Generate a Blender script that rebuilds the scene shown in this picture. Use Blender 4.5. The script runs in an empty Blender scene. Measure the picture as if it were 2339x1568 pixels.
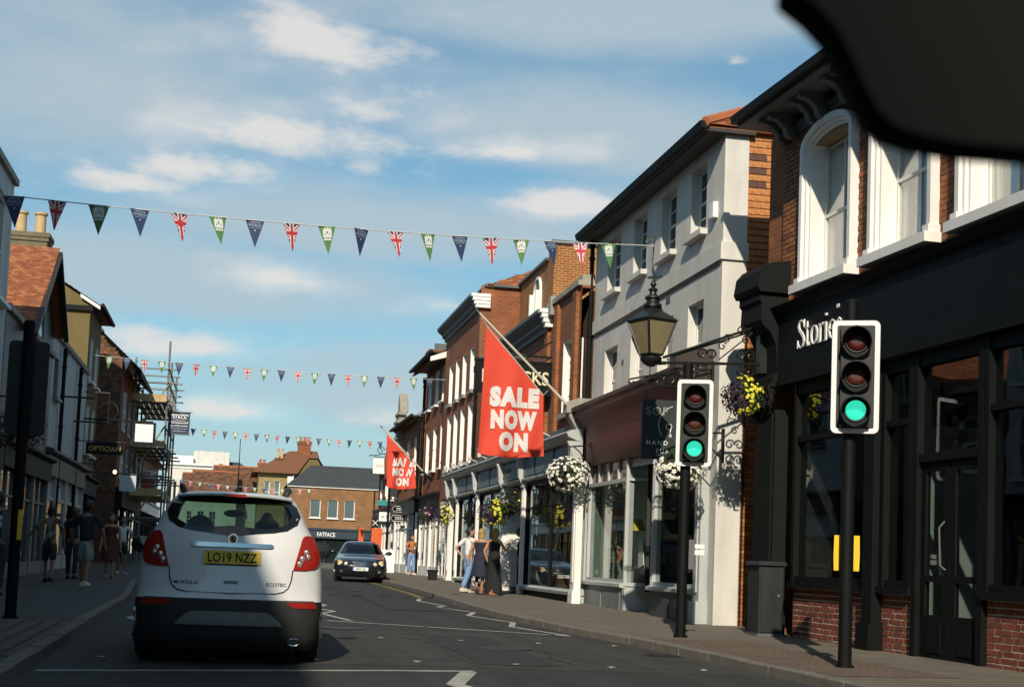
import bpy, bmesh, math, random
from mathutils import Vector, Matrix
random.seed(7)
sc = bpy.context.scene
COL = sc.collection
R_ = math.radians

# ------------------------------------------------------------------ camera, sky, sun, exposure
YAW = math.atan(629 / 3249.0); PITCH = math.atan(264 / 3249.0); ROLL = R_(2.25)
fw = Vector((math.sin(YAW) * math.cos(PITCH), math.cos(YAW) * math.cos(PITCH), math.sin(PITCH)))
rt = Vector((math.cos(YAW), -math.sin(YAW), 0)); up = rt.cross(fw)
r2 = rt * math.cos(ROLL) + up * math.sin(ROLL); u2 = -rt * math.sin(ROLL) + up * math.cos(ROLL)
cam = bpy.data.cameras.new('camera'); camo = bpy.data.objects.new('camera', cam); COL.objects.link(camo)
M = Matrix((r2, u2, -fw)).transposed().to_4x4(); M.translation = (0, 0, 1.1)
camo.matrix_world = M
cam.sensor_width = 36; cam.sensor_fit = 'HORIZONTAL'; cam.lens = 36 * 3249 / 2339.0
cam.shift_y = 233 / 2339.0; cam.clip_start = 0.05; cam.clip_end = 6000
cam.dof.use_dof = True; cam.dof.focus_distance = 19; cam.dof.aperture_fstop = 11
sc.camera = camo

SUN_AZ, SUN_EL = R_(16), R_(31)
w = bpy.data.worlds.new('World'); sc.world = w; w.use_nodes = True
nt = w.node_tree; nt.nodes.clear(); N = nt.nodes.new; L = nt.links.new
out = N('ShaderNodeOutputWorld'); bg = N('ShaderNodeBackground'); L(bg.outputs[0], out.inputs[0])
sky = N('ShaderNodeTexSky'); sky.sky_type = 'NISHITA'; sky.sun_disc = False
sky.sun_elevation = SUN_EL; sky.sun_rotation = math.pi + SUN_AZ
sky.air_density = 1.0; sky.dust_density = 0.3; sky.ozone_density = 1.6; sky.altitude = 60
tint = N('ShaderNodeMix'); tint.data_type = 'RGBA'; tint.blend_type = 'MULTIPLY'; tint.inputs[0].default_value = 1
tint.inputs[7].default_value = (0.50, 1.04, 1.10, 1); L(sky.outputs[0], tint.inputs[6])
tc = N('ShaderNodeTexCoord'); sep = N('ShaderNodeSeparateXYZ'); L(tc.outputs['Generated'], sep.inputs[0])
def mth(op, a, b=None, c=None, tree=nt):
    n = tree.nodes.new('ShaderNodeMath'); n.operation = op
    for i, v in enumerate((a, b, c)):
        if v is None: continue
        if hasattr(v, 'is_linked') or hasattr(v, 'links'): tree.links.new(v, n.inputs[i])
        else: n.inputs[i].default_value = v
    return n.outputs[0]
def vdot(v):
    n = N('ShaderNodeVectorMath'); n.operation = 'DOT_PRODUCT'; L(tc.outputs['Generated'], n.inputs[0]); n.inputs[1].default_value = v; return n.outputs['Value']
def bank(lst):      # nearest of several soft ellipses on the sky dome: azimuth, elevation, half width, half height (degrees)
    best = None
    for az, el, hw, hh in lst:
        az, el = R_(az), R_(el); iu, iv = 1 / math.sin(R_(hw)), 1 / math.sin(R_(hh))
        u = vdot((math.cos(az) * iu, -math.sin(az) * iu, 0))
        v = vdot((-math.sin(az) * math.sin(el) * iv, -math.cos(az) * math.sin(el) * iv, math.cos(el) * iv))
        v = mth('MAXIMUM', v, mth('MULTIPLY', v, -1.5))
        e = mth('MULTIPLY_ADD', v, v, mth('MULTIPLY', u, u))
        best = e if best is None else mth('MINIMUM', best, e)
    return mth('SUBTRACT', 1.0, mth('SQRT', best))
def smooth(x, a, b):
    n = N('ShaderNodeMapRange'); n.interpolation_type = 'SMOOTHSTEP'; L(x, n.inputs[0]); n.inputs['From Min'].default_value = a; n.inputs['From Max'].default_value = b; return n.outputs[0]
def dnoise(sc3, scale, det, rough, loc=(0, 0, 0), dist=0.0):
    m = N('ShaderNodeMapping'); L(tc.outputs['Generated'], m.inputs[0]); m.inputs['Scale'].default_value = sc3; m.inputs['Location'].default_value = loc
    n = N('ShaderNodeTexNoise'); n.inputs['Scale'].default_value = scale; n.inputs['Detail'].default_value = det; n.inputs['Roughness'].default_value = rough; n.inputs['Distortion'].default_value = dist; L(m.outputs[0], n.inputs['Vector']); return n.outputs['Fac']
CUM = [(1.89, 19.8, 4.6, 2.2), (1.79, 22.0, 2.2, 0.7), (1.0, 16.4, 5.6, 1.7), (5.5, 17.5, 4.4, 1.25), (-2.2, 14.8, 4.6, 1.3), (10.5, 16.3, 3.5, .7), (-4.6, 13.9, 2.8, .8), (1.5, 10.8, 3.1, .8), (7.89, 10.2, 2.0, 0.95), (-1.5, 7.9, 3.8, 0.85), (13.1, 14.3, 3.6, 0.7), (-0.4, 5.5, 2.6, 0.6), (5.6, 5.4, 2.2, .6), (19.5, 19.86, .8, .45)]
VEI = [(13.7, 16.8, 9, 2.1), (-7.4, 17.6, 13, 5.6), (11.7, 21.6, 11, 2.0), (7.0, 13.2, 12, 2.3), (-3, 10.2, 11, 2.2), (6, 6.0, 14, 2.6)]
nz1 = dnoise((1, 1, 2.3), 11.0, 7, 0.58); nz2 = dnoise((1, 1, 3.2), 5.0, 5, 0.55, (4, 2, 1))
up_n = dnoise((1, 1, 2.0), 3.2, 5, 0.55, (9, 3, 5))       # clouds over the rest of the sky
front = smooth(sep.outputs[1], 0.0, 0.1)
c1 = mth('MULTIPLY', smooth(mth('ADD', bank(CUM), mth('MULTIPLY', mth('SUBTRACT', nz1, 0.45), 3.6)), -0.2, 1.2), front)
high = smooth(sep.outputs[2], 0.42, 0.62); back = smooth(mth('MULTIPLY', sep.outputs[1], -1.0), -0.2, 0.2)
rest = mth('MULTIPLY', smooth(up_n, 0.50, 0.72), mth('MAXIMUM', high, back))
v1 = mth('MAXIMUM', mth('MULTIPLY', smooth(mth('ADD', bank(VEI), mth('MULTIPLY', mth('SUBTRACT', nz2, 0.5), 2.2)), -0.45, 0.8), front), rest)
dense = mth('MAXIMUM', mth('MULTIPLY', c1, 0.94), mth('MULTIPLY', rest, 0.8))
hz = mth('MULTIPLY', mth('SUBTRACT', 1.0, smooth(sep.outputs[2], 0.0, 0.27)), 0.86)
mask = mth('MAXIMUM', mth('MAXIMUM', dense, mth('ADD', mth('MULTIPLY', v1, 0.62), 0.24)), hz)
ccol = N('ShaderNodeMix'); ccol.data_type = 'RGBA'; L(dense, ccol.inputs[0])
ccol.inputs[6].default_value = (5.0, 6.0, 6.5, 1); ccol.inputs[7].default_value = (8.2, 8.0, 7.7, 1)
mixc = N('ShaderNodeMix'); mixc.data_type = 'RGBA'; L(mask, mixc.inputs[0]); L(tint.outputs[2], mixc.inputs[6]); L(ccol.outputs[2], mixc.inputs[7])
L(mixc.outputs[2], bg.inputs[0]); bg.inputs[1].default_value = 0.095

sun = bpy.data.lights.new('sun', 'SUN'); sun.energy = 5.0; sun.angle = R_(0.53); sun.color = (1.0, 0.89, 0.73)
suno = bpy.data.objects.new('sun', sun); COL.objects.link(suno)
sd = Vector((math.sin(SUN_AZ) * math.cos(SUN_EL), math.cos(SUN_AZ) * math.cos(SUN_EL), -math.sin(SUN_EL)))
suno.rotation_euler = sd.to_track_quat('-Z', 'Y').to_euler(); suno.location = (-10, -30, 30)
vs = sc.view_settings; vs.view_transform = 'Standard'; vs.look = 'None'; vs.gamma = 1; vs.exposure = 0.0; vs.use_curve_mapping = False

# ------------------------------------------------------------------ helpers
def zg(y): return 0.0065 * max(0.0, min(y, 60.0) - 15.0)        # the street rises gently away from the crossing
PAV = 0.11

def link(o, parent=None):
    COL.objects.link(o)
    if parent is not None: o.parent = parent
    return o
def tag(o, label=None, cat=None, group=None, kind=None):
    if label: o['label'] = label
    if cat: o['category'] = cat
    if group: o['group'] = group
    if kind: o['kind'] = kind
    return o
def empty(name, loc=(0, 0, 0), rz=0.0, label=None, cat=None, group=None):
    o = bpy.data.objects.new(name, None); o.empty_display_size = 0.2; link(o)
    o.location = loc; o.rotation_euler = (0, 0, rz)
    return tag(o, label, cat, group)

class MB:
    def __init__(s): s.v = []; s.f = []; s.m = []
    def add(s, vs, fs, m=0):
        b = len(s.v); s.v += [tuple(p) for p in vs]
        for f in fs: s.f.append(tuple(b + i for i in f)); s.m.append(m)
        return s
    def box(s, x0, x1, y0, y1, z0, z1, m=0):
        return s.add([(x0, y0, z0), (x1, y0, z0), (x1, y1, z0), (x0, y1, z0), (x0, y0, z1), (x1, y0, z1), (x1, y1, z1), (x0, y1, z1)],
                     [(0, 3, 2, 1), (4, 5, 6, 7), (0, 1, 5, 4), (1, 2, 6, 5), (2, 3, 7, 6), (3, 0, 4, 7)], m)
    def obox(s, c, ax, ay, az, m=0):       # box from centre and three half axes
        c, ax, ay, az = Vector(c), Vector(ax), Vector(ay), Vector(az)
        P = [c + i * ax + j * ay + k * az for k in (-1, 1) for (i, j) in ((-1, -1), (1, -1), (1, 1), (-1, 1))]
        return s.add(P, [(0, 3, 2, 1), (4, 5, 6, 7), (0, 1, 5, 4), (1, 2, 6, 5), (2, 3, 7, 6), (3, 0, 4, 7)], m)
    def prism(s, poly, axis, a, b, m=0):   # polygon in the other two axes, extruded along axis
        def P(u, v, t): return {'x': (t, u, v), 'y': (u, t, v), 'z': (u, v, t)}[axis]
        n = len(poly); vs = [P(u, v, a) for u, v in poly] + [P(u, v, b) for u, v in poly]
        fs = [tuple(range(n))[::-1], tuple(range(n, 2 * n))] + [(i, (i + 1) % n, n + (i + 1) % n, n + i) for i in range(n)]
        return s.add(vs, fs, m)
    def tube(s, p0, p1, r, n=8, r2=None, m=0):
        p0, p1 = Vector(p0), Vector(p1); r2 = r if r2 is None else r2
        d = (p1 - p0).normalized(); a = d.orthogonal().normalized(); b = d.cross(a)
        vs = []
        for p, q in ((p0, r), (p1, r2)):
            for i in range(n):
                t = 2 * math.pi * i / n; vs.append(p + a * (q * math.cos(t)) + b * (q * math.sin(t)))
        fs = [(i, (i + 1) % n, n + (i + 1) % n, n + i) for i in range(n)] + [tuple(range(n))[::-1], tuple(range(n, 2 * n))]
        return s.add(vs, fs, m)
    def path(s, pts, r, n=6, m=0, closed=False):
        pts = [Vector(p) for p in pts]; k = len(pts); vs = []; ref = None
        for i, p in enumerate(pts):
            if closed: d = pts[(i + 1) % k] - pts[i - 1]
            else: d = pts[min(i + 1, k - 1)] - pts[max(i - 1, 0)]
            d = d.normalized() if d.length > 1e-9 else Vector((0, 0, 1))
            if ref is None: ref = d.orthogonal().normalized()
            a = (ref - d * ref.dot(d)); a = a.normalized() if a.length > 1e-6 else d.orthogonal().normalized(); ref = a; b = d.cross(a)
            rr = r[i] if isinstance(r, (list, tuple)) else r
            for j in range(n):
                t = 2 * math.pi * j / n; vs.append(p + a * (rr * math.cos(t)) + b * (rr * math.sin(t)))
        fs = []
        for i in range(k if closed else k - 1):
            q = (i + 1) % k
            for j in range(n): fs.append((i * n + j, i * n + (j + 1) % n, q * n + (j + 1) % n, q * n + j))
        if not closed: fs += [tuple(range(n))[::-1], tuple(range((k - 1) * n, k * n))]
        return s.add(vs, fs, m)
    def lathe(s, prof, c=(0, 0, 0), n=16, m=0, axis='z', flat=0.0):
        vs = []
        for r, z in prof:
            for i in range(n):
                t = 2 * math.pi * (i + flat) / n; x, y = r * math.cos(t), r * math.sin(t)
                vs.append({'z': (c[0] + x, c[1] + y, c[2] + z), 'y': (c[0] + x, c[1] + z, c[2] + y), 'x': (c[0] + z, c[1] + x, c[2] + y)}[axis])
        fs = []
        for k in range(len(prof) - 1):
            for i in range(n): fs.append((k * n + i, k * n + (i + 1) % n, (k + 1) * n + (i + 1) % n, (k + 1) * n + i))
        fs += [tuple(range(n))[::-1], tuple(range((len(prof) - 1) * n, len(prof) * n))]
        return s.add(vs, fs, m)
    def ball(s, c, rx, ry, rz, n=10, k=7, m=0):
        prof = [(max(1e-4, math.sin(math.pi * i / k)), -math.cos(math.pi * i / k)) for i in range(k + 1)]
        t = MB().lathe(prof, n=n); return s.add([(c[0] + x * rx, c[1] + y * ry, c[2] + z * rz) for x, y, z in t.v], t.f, m)
    def grid(s, P, m=0, closed=False):     # P[i][j] points
        a, b = len(P), len(P[0]); vs = [p for row in P for p in row]; fs = []
        for i in range(a - 1):
            for j in range(b if closed else b - 1): fs.append((i * b + j, i * b + (j + 1) % b, (i + 1) * b + (j + 1) % b, (i + 1) * b + j))
        return s.add(vs, fs, m)
    def quad(s, a, b, c, d, m=0): return s.add([a, b, c, d], [(0, 1, 2, 3)], m)
    def mesh(s, name, mats, smooth=False, recalc=True):
        me = bpy.data.meshes.new(name); me.from_pydata(s.v, [], s.f)
        for q in (mats if isinstance(mats, (list, tuple)) else [mats]): me.materials.append(q)
        me.polygons.foreach_set('material_index', s.m)
        if recalc:
            bm = bmesh.new(); bm.from_mesh(me); bmesh.ops.recalc_face_normals(bm, faces=bm.faces); bm.to_mesh(me); bm.free()
        if smooth:
            me.polygons.foreach_set('use_smooth', [True] * len(me.polygons))
            if smooth is not True: me.set_sharp_from_angle(angle=R_(smooth))
        me.update(); return me
    def build(s, name, mats, parent=None, smooth=False, recalc=True, loc=None, kind=None):
        o = bpy.data.objects.new(name, s.mesh(name, mats, smooth, recalc)); link(o, parent)
        if loc: o.location = loc
        if kind: o['kind'] = kind
        return o
def inst(me, name, parent, loc=(0, 0, 0), rot=None, scale=None):
    o = bpy.data.objects.new(name, me); link(o, parent); o.location = loc
    if rot: o.rotation_euler = rot
    if scale: o.scale = scale
    return o

_text = {}
def text_mb(txt, size=1.0, extrude=0.0, offset=0.0, xs=1.0, align='CENTER', shear=0.0, spacing=1.0):
    """text as an MB in the x-z plane (readable from -y), baseline z=0"""
    key = (txt, offset, align, shear, spacing, extrude / size)
    if key not in _text:
        cu = bpy.data.curves.new('lettering', 'FONT'); cu.body = txt; cu.size = 1.0; cu.offset = offset; cu.extrude = extrude / size
        cu.align_x = align; cu.shear = shear; cu.space_character = spacing; cu.resolution_u = 3
        o = bpy.data.objects.new('lettering', cu); COL.objects.link(o)
        bpy.context.view_layer.update()
        me = bpy.data.meshes.new_from_object(o.evaluated_get(bpy.context.evaluated_depsgraph_get()))
        _text[key] = ([tuple(v.co) for v in me.vertices], [tuple(p.vertices) for p in me.polygons])
        bpy.data.objects.remove(o); bpy.data.curves.remove(cu); bpy.data.meshes.remove(me)
    vs, fs = _text[key]; mb = MB()
    mb.add([(x * size * xs, -z * size, y * size) for x, y, z in vs], fs); return mb
def put(mb, src, fn=None, m=0):
    return mb.add([fn(*p) if fn else p for p in src.v], src.f, m)

# ------------------------------------------------------------------ materials
MATS = {}
def _base(name):
    m = bpy.data.materials.new(name); m.use_nodes = True; t = m.node_tree
    return m, t, t.nodes['Principled BSDF']
def rgb(c): return (c[0], c[1], c[2], 1)
def P(name, col, rough=0.7, var=0.12, scale=2.5, bump=0.0, bscale=40.0, metal=0.0, spec=0.5, stain=0.0, coat=0.0, emit=None, es=1.0, isl=0.0):
    if name in MATS: return MATS[name]
    m, t, b = _base(name); N = t.nodes.new; L = t.links.new
    b.inputs['Roughness'].default_value = rough; b.inputs['Metallic'].default_value = metal
    b.inputs['Specular IOR Level'].default_value = spec
    if coat: b.inputs['Coat Weight'].default_value = coat; b.inputs['Coat Roughness'].default_value = 0.04
    tc = N('ShaderNodeTexCoord')
    fac = None
    if var > 0:
        no = N('ShaderNodeTexNoise'); no.inputs['Scale'].default_value = scale; no.inputs['Detail'].default_value = 6; no.inputs['Roughness'].default_value = 0.62
        L(tc.outputs['Object'], no.inputs['Vector'])
        mr = N('ShaderNodeMapRange'); mr.inputs['From Min'].default_value = 0.25; mr.inputs['From Max'].default_value = 0.75
        mr.inputs['To Min'].default_value = 1 - var; mr.inputs['To Max'].default_value = 1 + var * 0.8; L(no.outputs['Fac'], mr.inputs[0])
        fac = mr.outputs[0]
        if stain:
            mp = N('ShaderNodeMapping'); mp.inputs['Scale'].default_value = (1.7, 1.7, 0.3); L(tc.outputs['Object'], mp.inputs[0])
            ns = N('ShaderNodeTexNoise'); ns.inputs['Scale'].default_value = 1.6; ns.inputs['Detail'].default_value = 5; L(mp.outputs[0], ns.inputs['Vector'])
            ms = N('ShaderNodeMapRange'); ms.inputs['From Min'].default_value = 0.45; ms.inputs['From Max'].default_value = 0.78
            ms.inputs['To Min'].default_value = 1; ms.inputs['To Max'].default_value = 1 - stain; L(ns.outputs['Fac'], ms.inputs[0])
            fac = mth('MULTIPLY', fac, ms.outputs[0], tree=t)
        if isl:
            ge = N('ShaderNodeNewGeometry'); oi = N('ShaderNodeObjectInfo')
            rr = mth('FRACT', mth('ADD', ge.outputs['Random Per Island'], oi.outputs['Random'], tree=t), tree=t)
            mi = N('ShaderNodeMapRange'); mi.inputs['To Min'].default_value = 1 - isl; mi.inputs['To Max'].default_value = 1 + isl * 0.8; L(rr, mi.inputs[0])
            fac = mth('MULTIPLY', fac, mi.outputs[0], tree=t)
        vm = N('ShaderNodeVectorMath'); vm.operation = 'SCALE'; vm.inputs[0].default_value = col[:3]; L(fac, vm.inputs['Scale']); L(vm.outputs[0], b.inputs['Base Color'])
    else: b.inputs['Base Color'].default_value = rgb(col)
    if bump > 0:
        nb = N('ShaderNodeTexNoise'); nb.inputs['Scale'].default_value = bscale; nb.inputs['Detail'].default_value = 5; L(tc.outputs['Object'], nb.inputs['Vector'])
        bp = N('ShaderNodeBump'); bp.inputs['Strength'].default_value = min(1, bump); bp.inputs['Distance'].default_value = 0.02; L(nb.outputs['Fac'], bp.inputs['Height']); L(bp.outputs[0], b.inputs['Normal'])
    if emit: b.inputs['Emission Color'].default_value = rgb(emit); b.inputs['Emission Strength'].default_value = es
    MATS[name] = m; return m
def brickmat(name, c1, c2, mortar, var=0.25, w=0.225, h=0.075, ms=0.011):
    if name in MATS: return MATS[name]
    m, t, b = _base(name); N = t.nodes.new; L = t.links.new
    tc = N('ShaderNodeTexCoord'); s = N('ShaderNodeSeparateXYZ'); L(tc.outputs['Object'], s.inputs[0])
    cb = N('ShaderNodeCombineXYZ'); L(mth('ADD', s.outputs[0], s.outputs[1], tree=t), cb.inputs[0]); L(s.outputs[2], cb.inputs[1])
    bt = N('ShaderNodeTexBrick'); bt.inputs['Scale'].default_value = 1; bt.inputs['Brick Width'].default_value = w; bt.inputs['Row Height'].default_value = h
    bt.inputs['Mortar Size'].default_value = ms; bt.inputs['Mortar Smooth'].default_value = 0.2; bt.inputs['Bias'].default_value = -0.1
    bt.inputs['Color1'].default_value = rgb(c1); bt.inputs['Color2'].default_value = rgb(c2); bt.inputs['Mortar'].default_value = rgb(mortar)
    L(cb.outputs[0], bt.inputs['Vector'])
    no = N('ShaderNodeTexNoise'); no.inputs['Scale'].default_value = 1.1; no.inputs['Detail'].default_value = 7; no.inputs['Roughness'].default_value = 0.65; L(tc.outputs['Object'], no.inputs['Vector'])
    mr = N('ShaderNodeMapRange'); mr.inputs['From Min'].default_value = 0.3; mr.inputs['From Max'].default_value = 0.7; mr.inputs['To Min'].default_value = 1 - var; mr.inputs['To Max'].default_value = 1 + var * .7; L(no.outputs['Fac'], mr.inputs[0])
    vm = N('ShaderNodeVectorMath'); vm.operation = 'SCALE'; L(bt.outputs['Color'], vm.inputs[0]); L(mr.outputs[0], vm.inputs['Scale']); L(vm.outputs[0], b.inputs['Base Color'])
    b.inputs['Roughness'].default_value = 0.88
    bp = N('ShaderNodeBump'); bp.invert = True; bp.inputs['Strength'].default_value = 0.7; bp.inputs['Distance'].default_value = 0.012; L(bt.outputs['Fac'], bp.inputs['Height']); L(bp.outputs[0], b.inputs['Normal'])
    MATS[name] = m; return m
def pieces(name, cols, rough=0.85, bump=0.4):   # colour picked per brick / tile (object or island)
    if name in MATS: return MATS[name]
    m, t, b = _base(name); N = t.nodes.new; L = t.links.new
    ge = N('ShaderNodeNewGeometry'); oi = N('ShaderNodeObjectInfo')
    rr = mth('FRACT', mth('ADD', ge.outputs['Random Per Island'], oi.outputs['Random'], tree=t), tree=t)
    cr = N('ShaderNodeValToRGB'); cr.color_ramp.interpolation = 'CONSTANT'; e = cr.color_ramp.elements
    for i, c in enumerate(cols):
        if i < 2: e[i].position = i / len(cols); e[i].color = rgb(c)
        else: q = e.new(i / len(cols)); q.color = rgb(c)
    L(rr, cr.inputs[0]); tc = N('ShaderNodeTexCoord')
    no = N('ShaderNodeTexNoise'); no.inputs['Scale'].default_value = 14; no.inputs['Detail'].default_value = 6; L(tc.outputs['Object'], no.inputs['Vector'])
    mr = N('ShaderNodeMapRange'); mr.inputs['From Min'].default_value = 0.3; mr.inputs['From Max'].default_value = 0.7; mr.inputs['To Min'].default_value = 0.72; mr.inputs['To Max'].default_value = 1.22; L(no.outputs['Fac'], mr.inputs[0])
    vm = N('ShaderNodeVectorMath'); vm.operation = 'SCALE'; L(cr.outputs[0], vm.inputs[0]); L(mr.outputs[0], vm.inputs['Scale']); L(vm.outputs[0], b.inputs['Base Color'])
    b.inputs['Roughness'].default_value = rough
    bp = N('ShaderNodeBump'); bp.inputs['Strength'].default_value = bump; bp.inputs['Distance'].default_value = 0.006; nb = N('ShaderNodeTexNoise'); nb.inputs['Scale'].default_value = 60; L(tc.outputs['Object'], nb.inputs['Vector']); L(nb.outputs['Fac'], bp.inputs['Height']); L(bp.outputs[0], b.inputs['Normal'])
    MATS[name] = m; return m
def clearglass(name, tint=(0.8, 0.86, 0.84), extra=0.03):
    m = bpy.data.materials.new(name); m.use_nodes = True; t = m.node_tree; t.nodes.clear(); N = t.nodes.new; L = t.links.new
    o = N('ShaderNodeOutputMaterial'); tr = N('ShaderNodeBsdfTransparent'); tr.inputs[0].default_value = rgb(tint)
    gl = N('ShaderNodeBsdfGlossy'); gl.inputs['Roughness'].default_value = 0.015
    ge = N('ShaderNodeNewGeometry'); dp = N('ShaderNodeVectorMath'); dp.operation = 'DOT_PRODUCT'; L(ge.outputs['Normal'], dp.inputs[0]); L(ge.outputs['Incoming'], dp.inputs[1])
    k = mth('POWER', mth('SUBTRACT', 1.0, mth('ABSOLUTE', dp.outputs['Value'], tree=t), tree=t), 5.0, tree=t)     # thin pane: same reflectance from both sides
    f = mth('MINIMUM', mth('ADD', mth('MULTIPLY', k, 0.96, tree=t), 0.04 + extra, tree=t), 1.0, tree=t)
    tc = N('ShaderNodeTexCoord'); nb = N('ShaderNodeTexNoise'); nb.inputs['Scale'].default_value = 0.9; L(tc.outputs['Object'], nb.inputs['Vector'])
    bp = N('ShaderNodeBump'); bp.inputs['Strength'].default_value = 0.06; bp.inputs['Distance'].default_value = 0.05; L(nb.outputs['Fac'], bp.inputs['Height']); L(bp.outputs[0], gl.inputs['Normal'])
    mx = N('ShaderNodeMixShader'); L(f, mx.inputs[0]); L(tr.outputs[0], mx.inputs[1]); L(gl.outputs[0], mx.inputs[2]); L(mx.outputs[0], o.inputs[0])
    MATS[name] = m; return m

WHITE = P('white_paint', (0.78, 0.77, 0.73), 0.45, 0.06, 1.5, 0.05, 30, stain=0.10)
RENDER_W = P('white_render', (0.63, 0.615, 0.565), 0.85, 0.09, 1.2, 0.4, 55, stain=0.20)
RENDER_B = P('pale_blue_render', (0.50, 0.56, 0.57), 0.85, 0.10, 1.4, 0.3, 50, stain=0.2)
YELLOW_R = P('ochre_render', (0.155, 0.115, 0.042), 0.9, 0.14, 1.3, 0.5, 45, stain=0.22)
BLACK = P('black_paint', (0.0055, 0.0065, 0.0065), 0.6, 0.25, 2, 0.05, 20, spec=.15)
BLACKM = P('black_matt', (0.010, 0.011, 0.011), 0.75, 0.2, 3, spec=.25)
IRON = P('iron_black', (0.010, 0.011, 0.010), 0.42, 0.2, 6, 0.1, 60)
GREYP = P('grey_paint', (0.16, 0.185, 0.185), 0.5, 0.12, 2, 0.06, 30, stain=0.2)
GREYL = P('pale_grey_paint', (0.42, 0.44, 0.43), 0.5, 0.10, 2, 0.05, 30, stain=0.15)
SLATEB = P('slate_blue_paint', (0.12, 0.165, 0.185), 0.5, 0.12, 2, 0.04, 30, stain=0.15)
MAROON = P('maroon_paint', (0.075, 0.014, 0.011), 0.5, 0.25, 2, 0.05, 20, stain=0.2)
DARKBR = P('dark_brown_paint', (0.035, 0.024, 0.018), 0.5, 0.2, 2)
STONE = P('coping_stone', (0.33, 0.31, 0.26), 0.9, 0.25, 3, 0.5, 25, stain=0.3)
LEAD = P('lead_grey', (0.09, 0.10, 0.105), 0.6, 0.2, 2)
SLATE = P('slate_roof', (0.045, 0.05, 0.052), 0.75, 0.25, 2, 0.3, 12)
GLASSD = P('window_glass', (0.012, 0.018, 0.02), 0.04, 0.1, 1.0, 0.05, 1.2, spec=0.8)
GLASSB = P('window_glass_pale', (0.10, 0.14, 0.15), 0.06, 0.2, 1.0, 0.05, 1.2, spec=0.9)
CURTAIN = P('net_curtain', (0.78, 0.81, 0.79), 0.9, 0.12, 6)
SHOPG = clearglass('shop_glass'); SASHG = clearglass('sash_glass', (.97, .98, .97), .16)
INTER = P('dark_interior', (0.03, 0.03, 0.028), 0.9, 0.4, 1.2)
WOOD = P('pale_board', (0.48, 0.34, 0.17), 0.8, 0.2, 4, 0.2, 30)
TIMB = P('brown_timber', (0.10, 0.05, 0.025), 0.7, 0.3, 4)
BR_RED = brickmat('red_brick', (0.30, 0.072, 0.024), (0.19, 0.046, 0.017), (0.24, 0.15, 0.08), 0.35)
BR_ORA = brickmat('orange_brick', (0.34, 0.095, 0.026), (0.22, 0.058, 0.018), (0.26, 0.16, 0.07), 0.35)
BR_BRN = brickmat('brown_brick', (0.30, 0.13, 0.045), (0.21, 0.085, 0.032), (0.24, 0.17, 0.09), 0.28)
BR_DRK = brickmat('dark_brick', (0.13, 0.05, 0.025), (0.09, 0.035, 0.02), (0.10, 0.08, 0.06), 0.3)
BRICKS = pieces('brick_piece', [(0.23, 0.085, 0.04), (0.30, 0.105, 0.042), (0.19, 0.066, 0.034), (0.27, 0.12, 0.05), (0.34, 0.125, 0.048)])
BRICKS_D = pieces('riser_brick_piece', [(0.17, 0.045, 0.028), (0.20, 0.05, 0.03), (0.145, 0.04, 0.028), (0.19, 0.06, 0.036)])
BRICKS_O = pieces('orange_brick_piece', [(0.42, 0.155, 0.045), (0.36, 0.11, 0.035), (0.46, 0.20, 0.06), (0.30, 0.10, 0.035)])
TILES_H = pieces('hung_tile_piece', [(0.42, 0.175, 0.055), (0.44, 0.19, 0.06), (0.40, 0.155, 0.048), (0.43, 0.18, 0.058), (0.45, 0.18, 0.055)])
TILES_R = pieces('roof_tile_orange', [(0.36, 0.125, 0.05), (0.30, 0.10, 0.045), (0.42, 0.17, 0.07), (0.26, 0.09, 0.04)])
TILES_D = pieces('roof_tile_brown', [(0.15, 0.065, 0.032), (0.11, 0.05, 0.028), (0.19, 0.08, 0.036), (0.085, 0.045, 0.028), (0.17, 0.085, 0.04)])
MORTAR = P('mortar', (0.62, 0.55, 0.40), 0.95, 0.15, 6, 0.5, 60)
MORTAR_D = P('mortar_buff', (0.30, 0.22, 0.12), 0.95, 0.15, 6, 0.5, 60)
TERRA = P('terracotta', (0.40, 0.13, 0.05), 0.8, 0.2, 5, isl=0.15)
BUFFPOT = P('buff_clay', (0.50, 0.36, 0.19), 0.85, 0.15, 5)
STEEL = P('galvanised_steel', (0.16, 0.165, 0.155), 0.5, 0.25, 8, metal=0.35)
GOLD = P('gold_leaf', (0.55, 0.38, 0.10), 0.35, 0.1, 8, metal=0.7)
LETTERW = P('white_lettering', (0.80, 0.80, 0.78), 0.5, 0.03, 3)

# ------------------------------------------------------------------ ground, road, pavements
YS = [-60, 0, 15, 30, 45, 60, 90, 130, 200, 420]
RK = [(-60, 5.9), (0, 5.75), (8, 5.72), (13.3, 5.66), (16, 5.6), (19, 5.4), (21, 5.1), (25.5, 4.8), (30, 4.83), (38, 5.0), (49, 4.95), (60, 4.9), (72, 4.9), (85, 4.4), (96, 2.6), (103, -0.5)]
LK = [(-60, -2.0), (0, -1.75), (10, -1.65), (20, -1.8), (28, -1.85), (36, -2.25), (48, -2.5), (60, -2.6), (75, -2.9), (86, -4.0), (95, -7.5)]
def interp(T, y):
    if y <= T[0][0]: return T[0][1]
    for (a, p), (b, q) in zip(T, T[1:]):
        if y <= b: return p + (q - p) * (y - a) / (b - a)
    return T[-1][1]
def yr(a, b, st):
    n = max(1, int(round((b - a) / st))); return [a + (b - a) * i / n for i in range(n + 1)]

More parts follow.
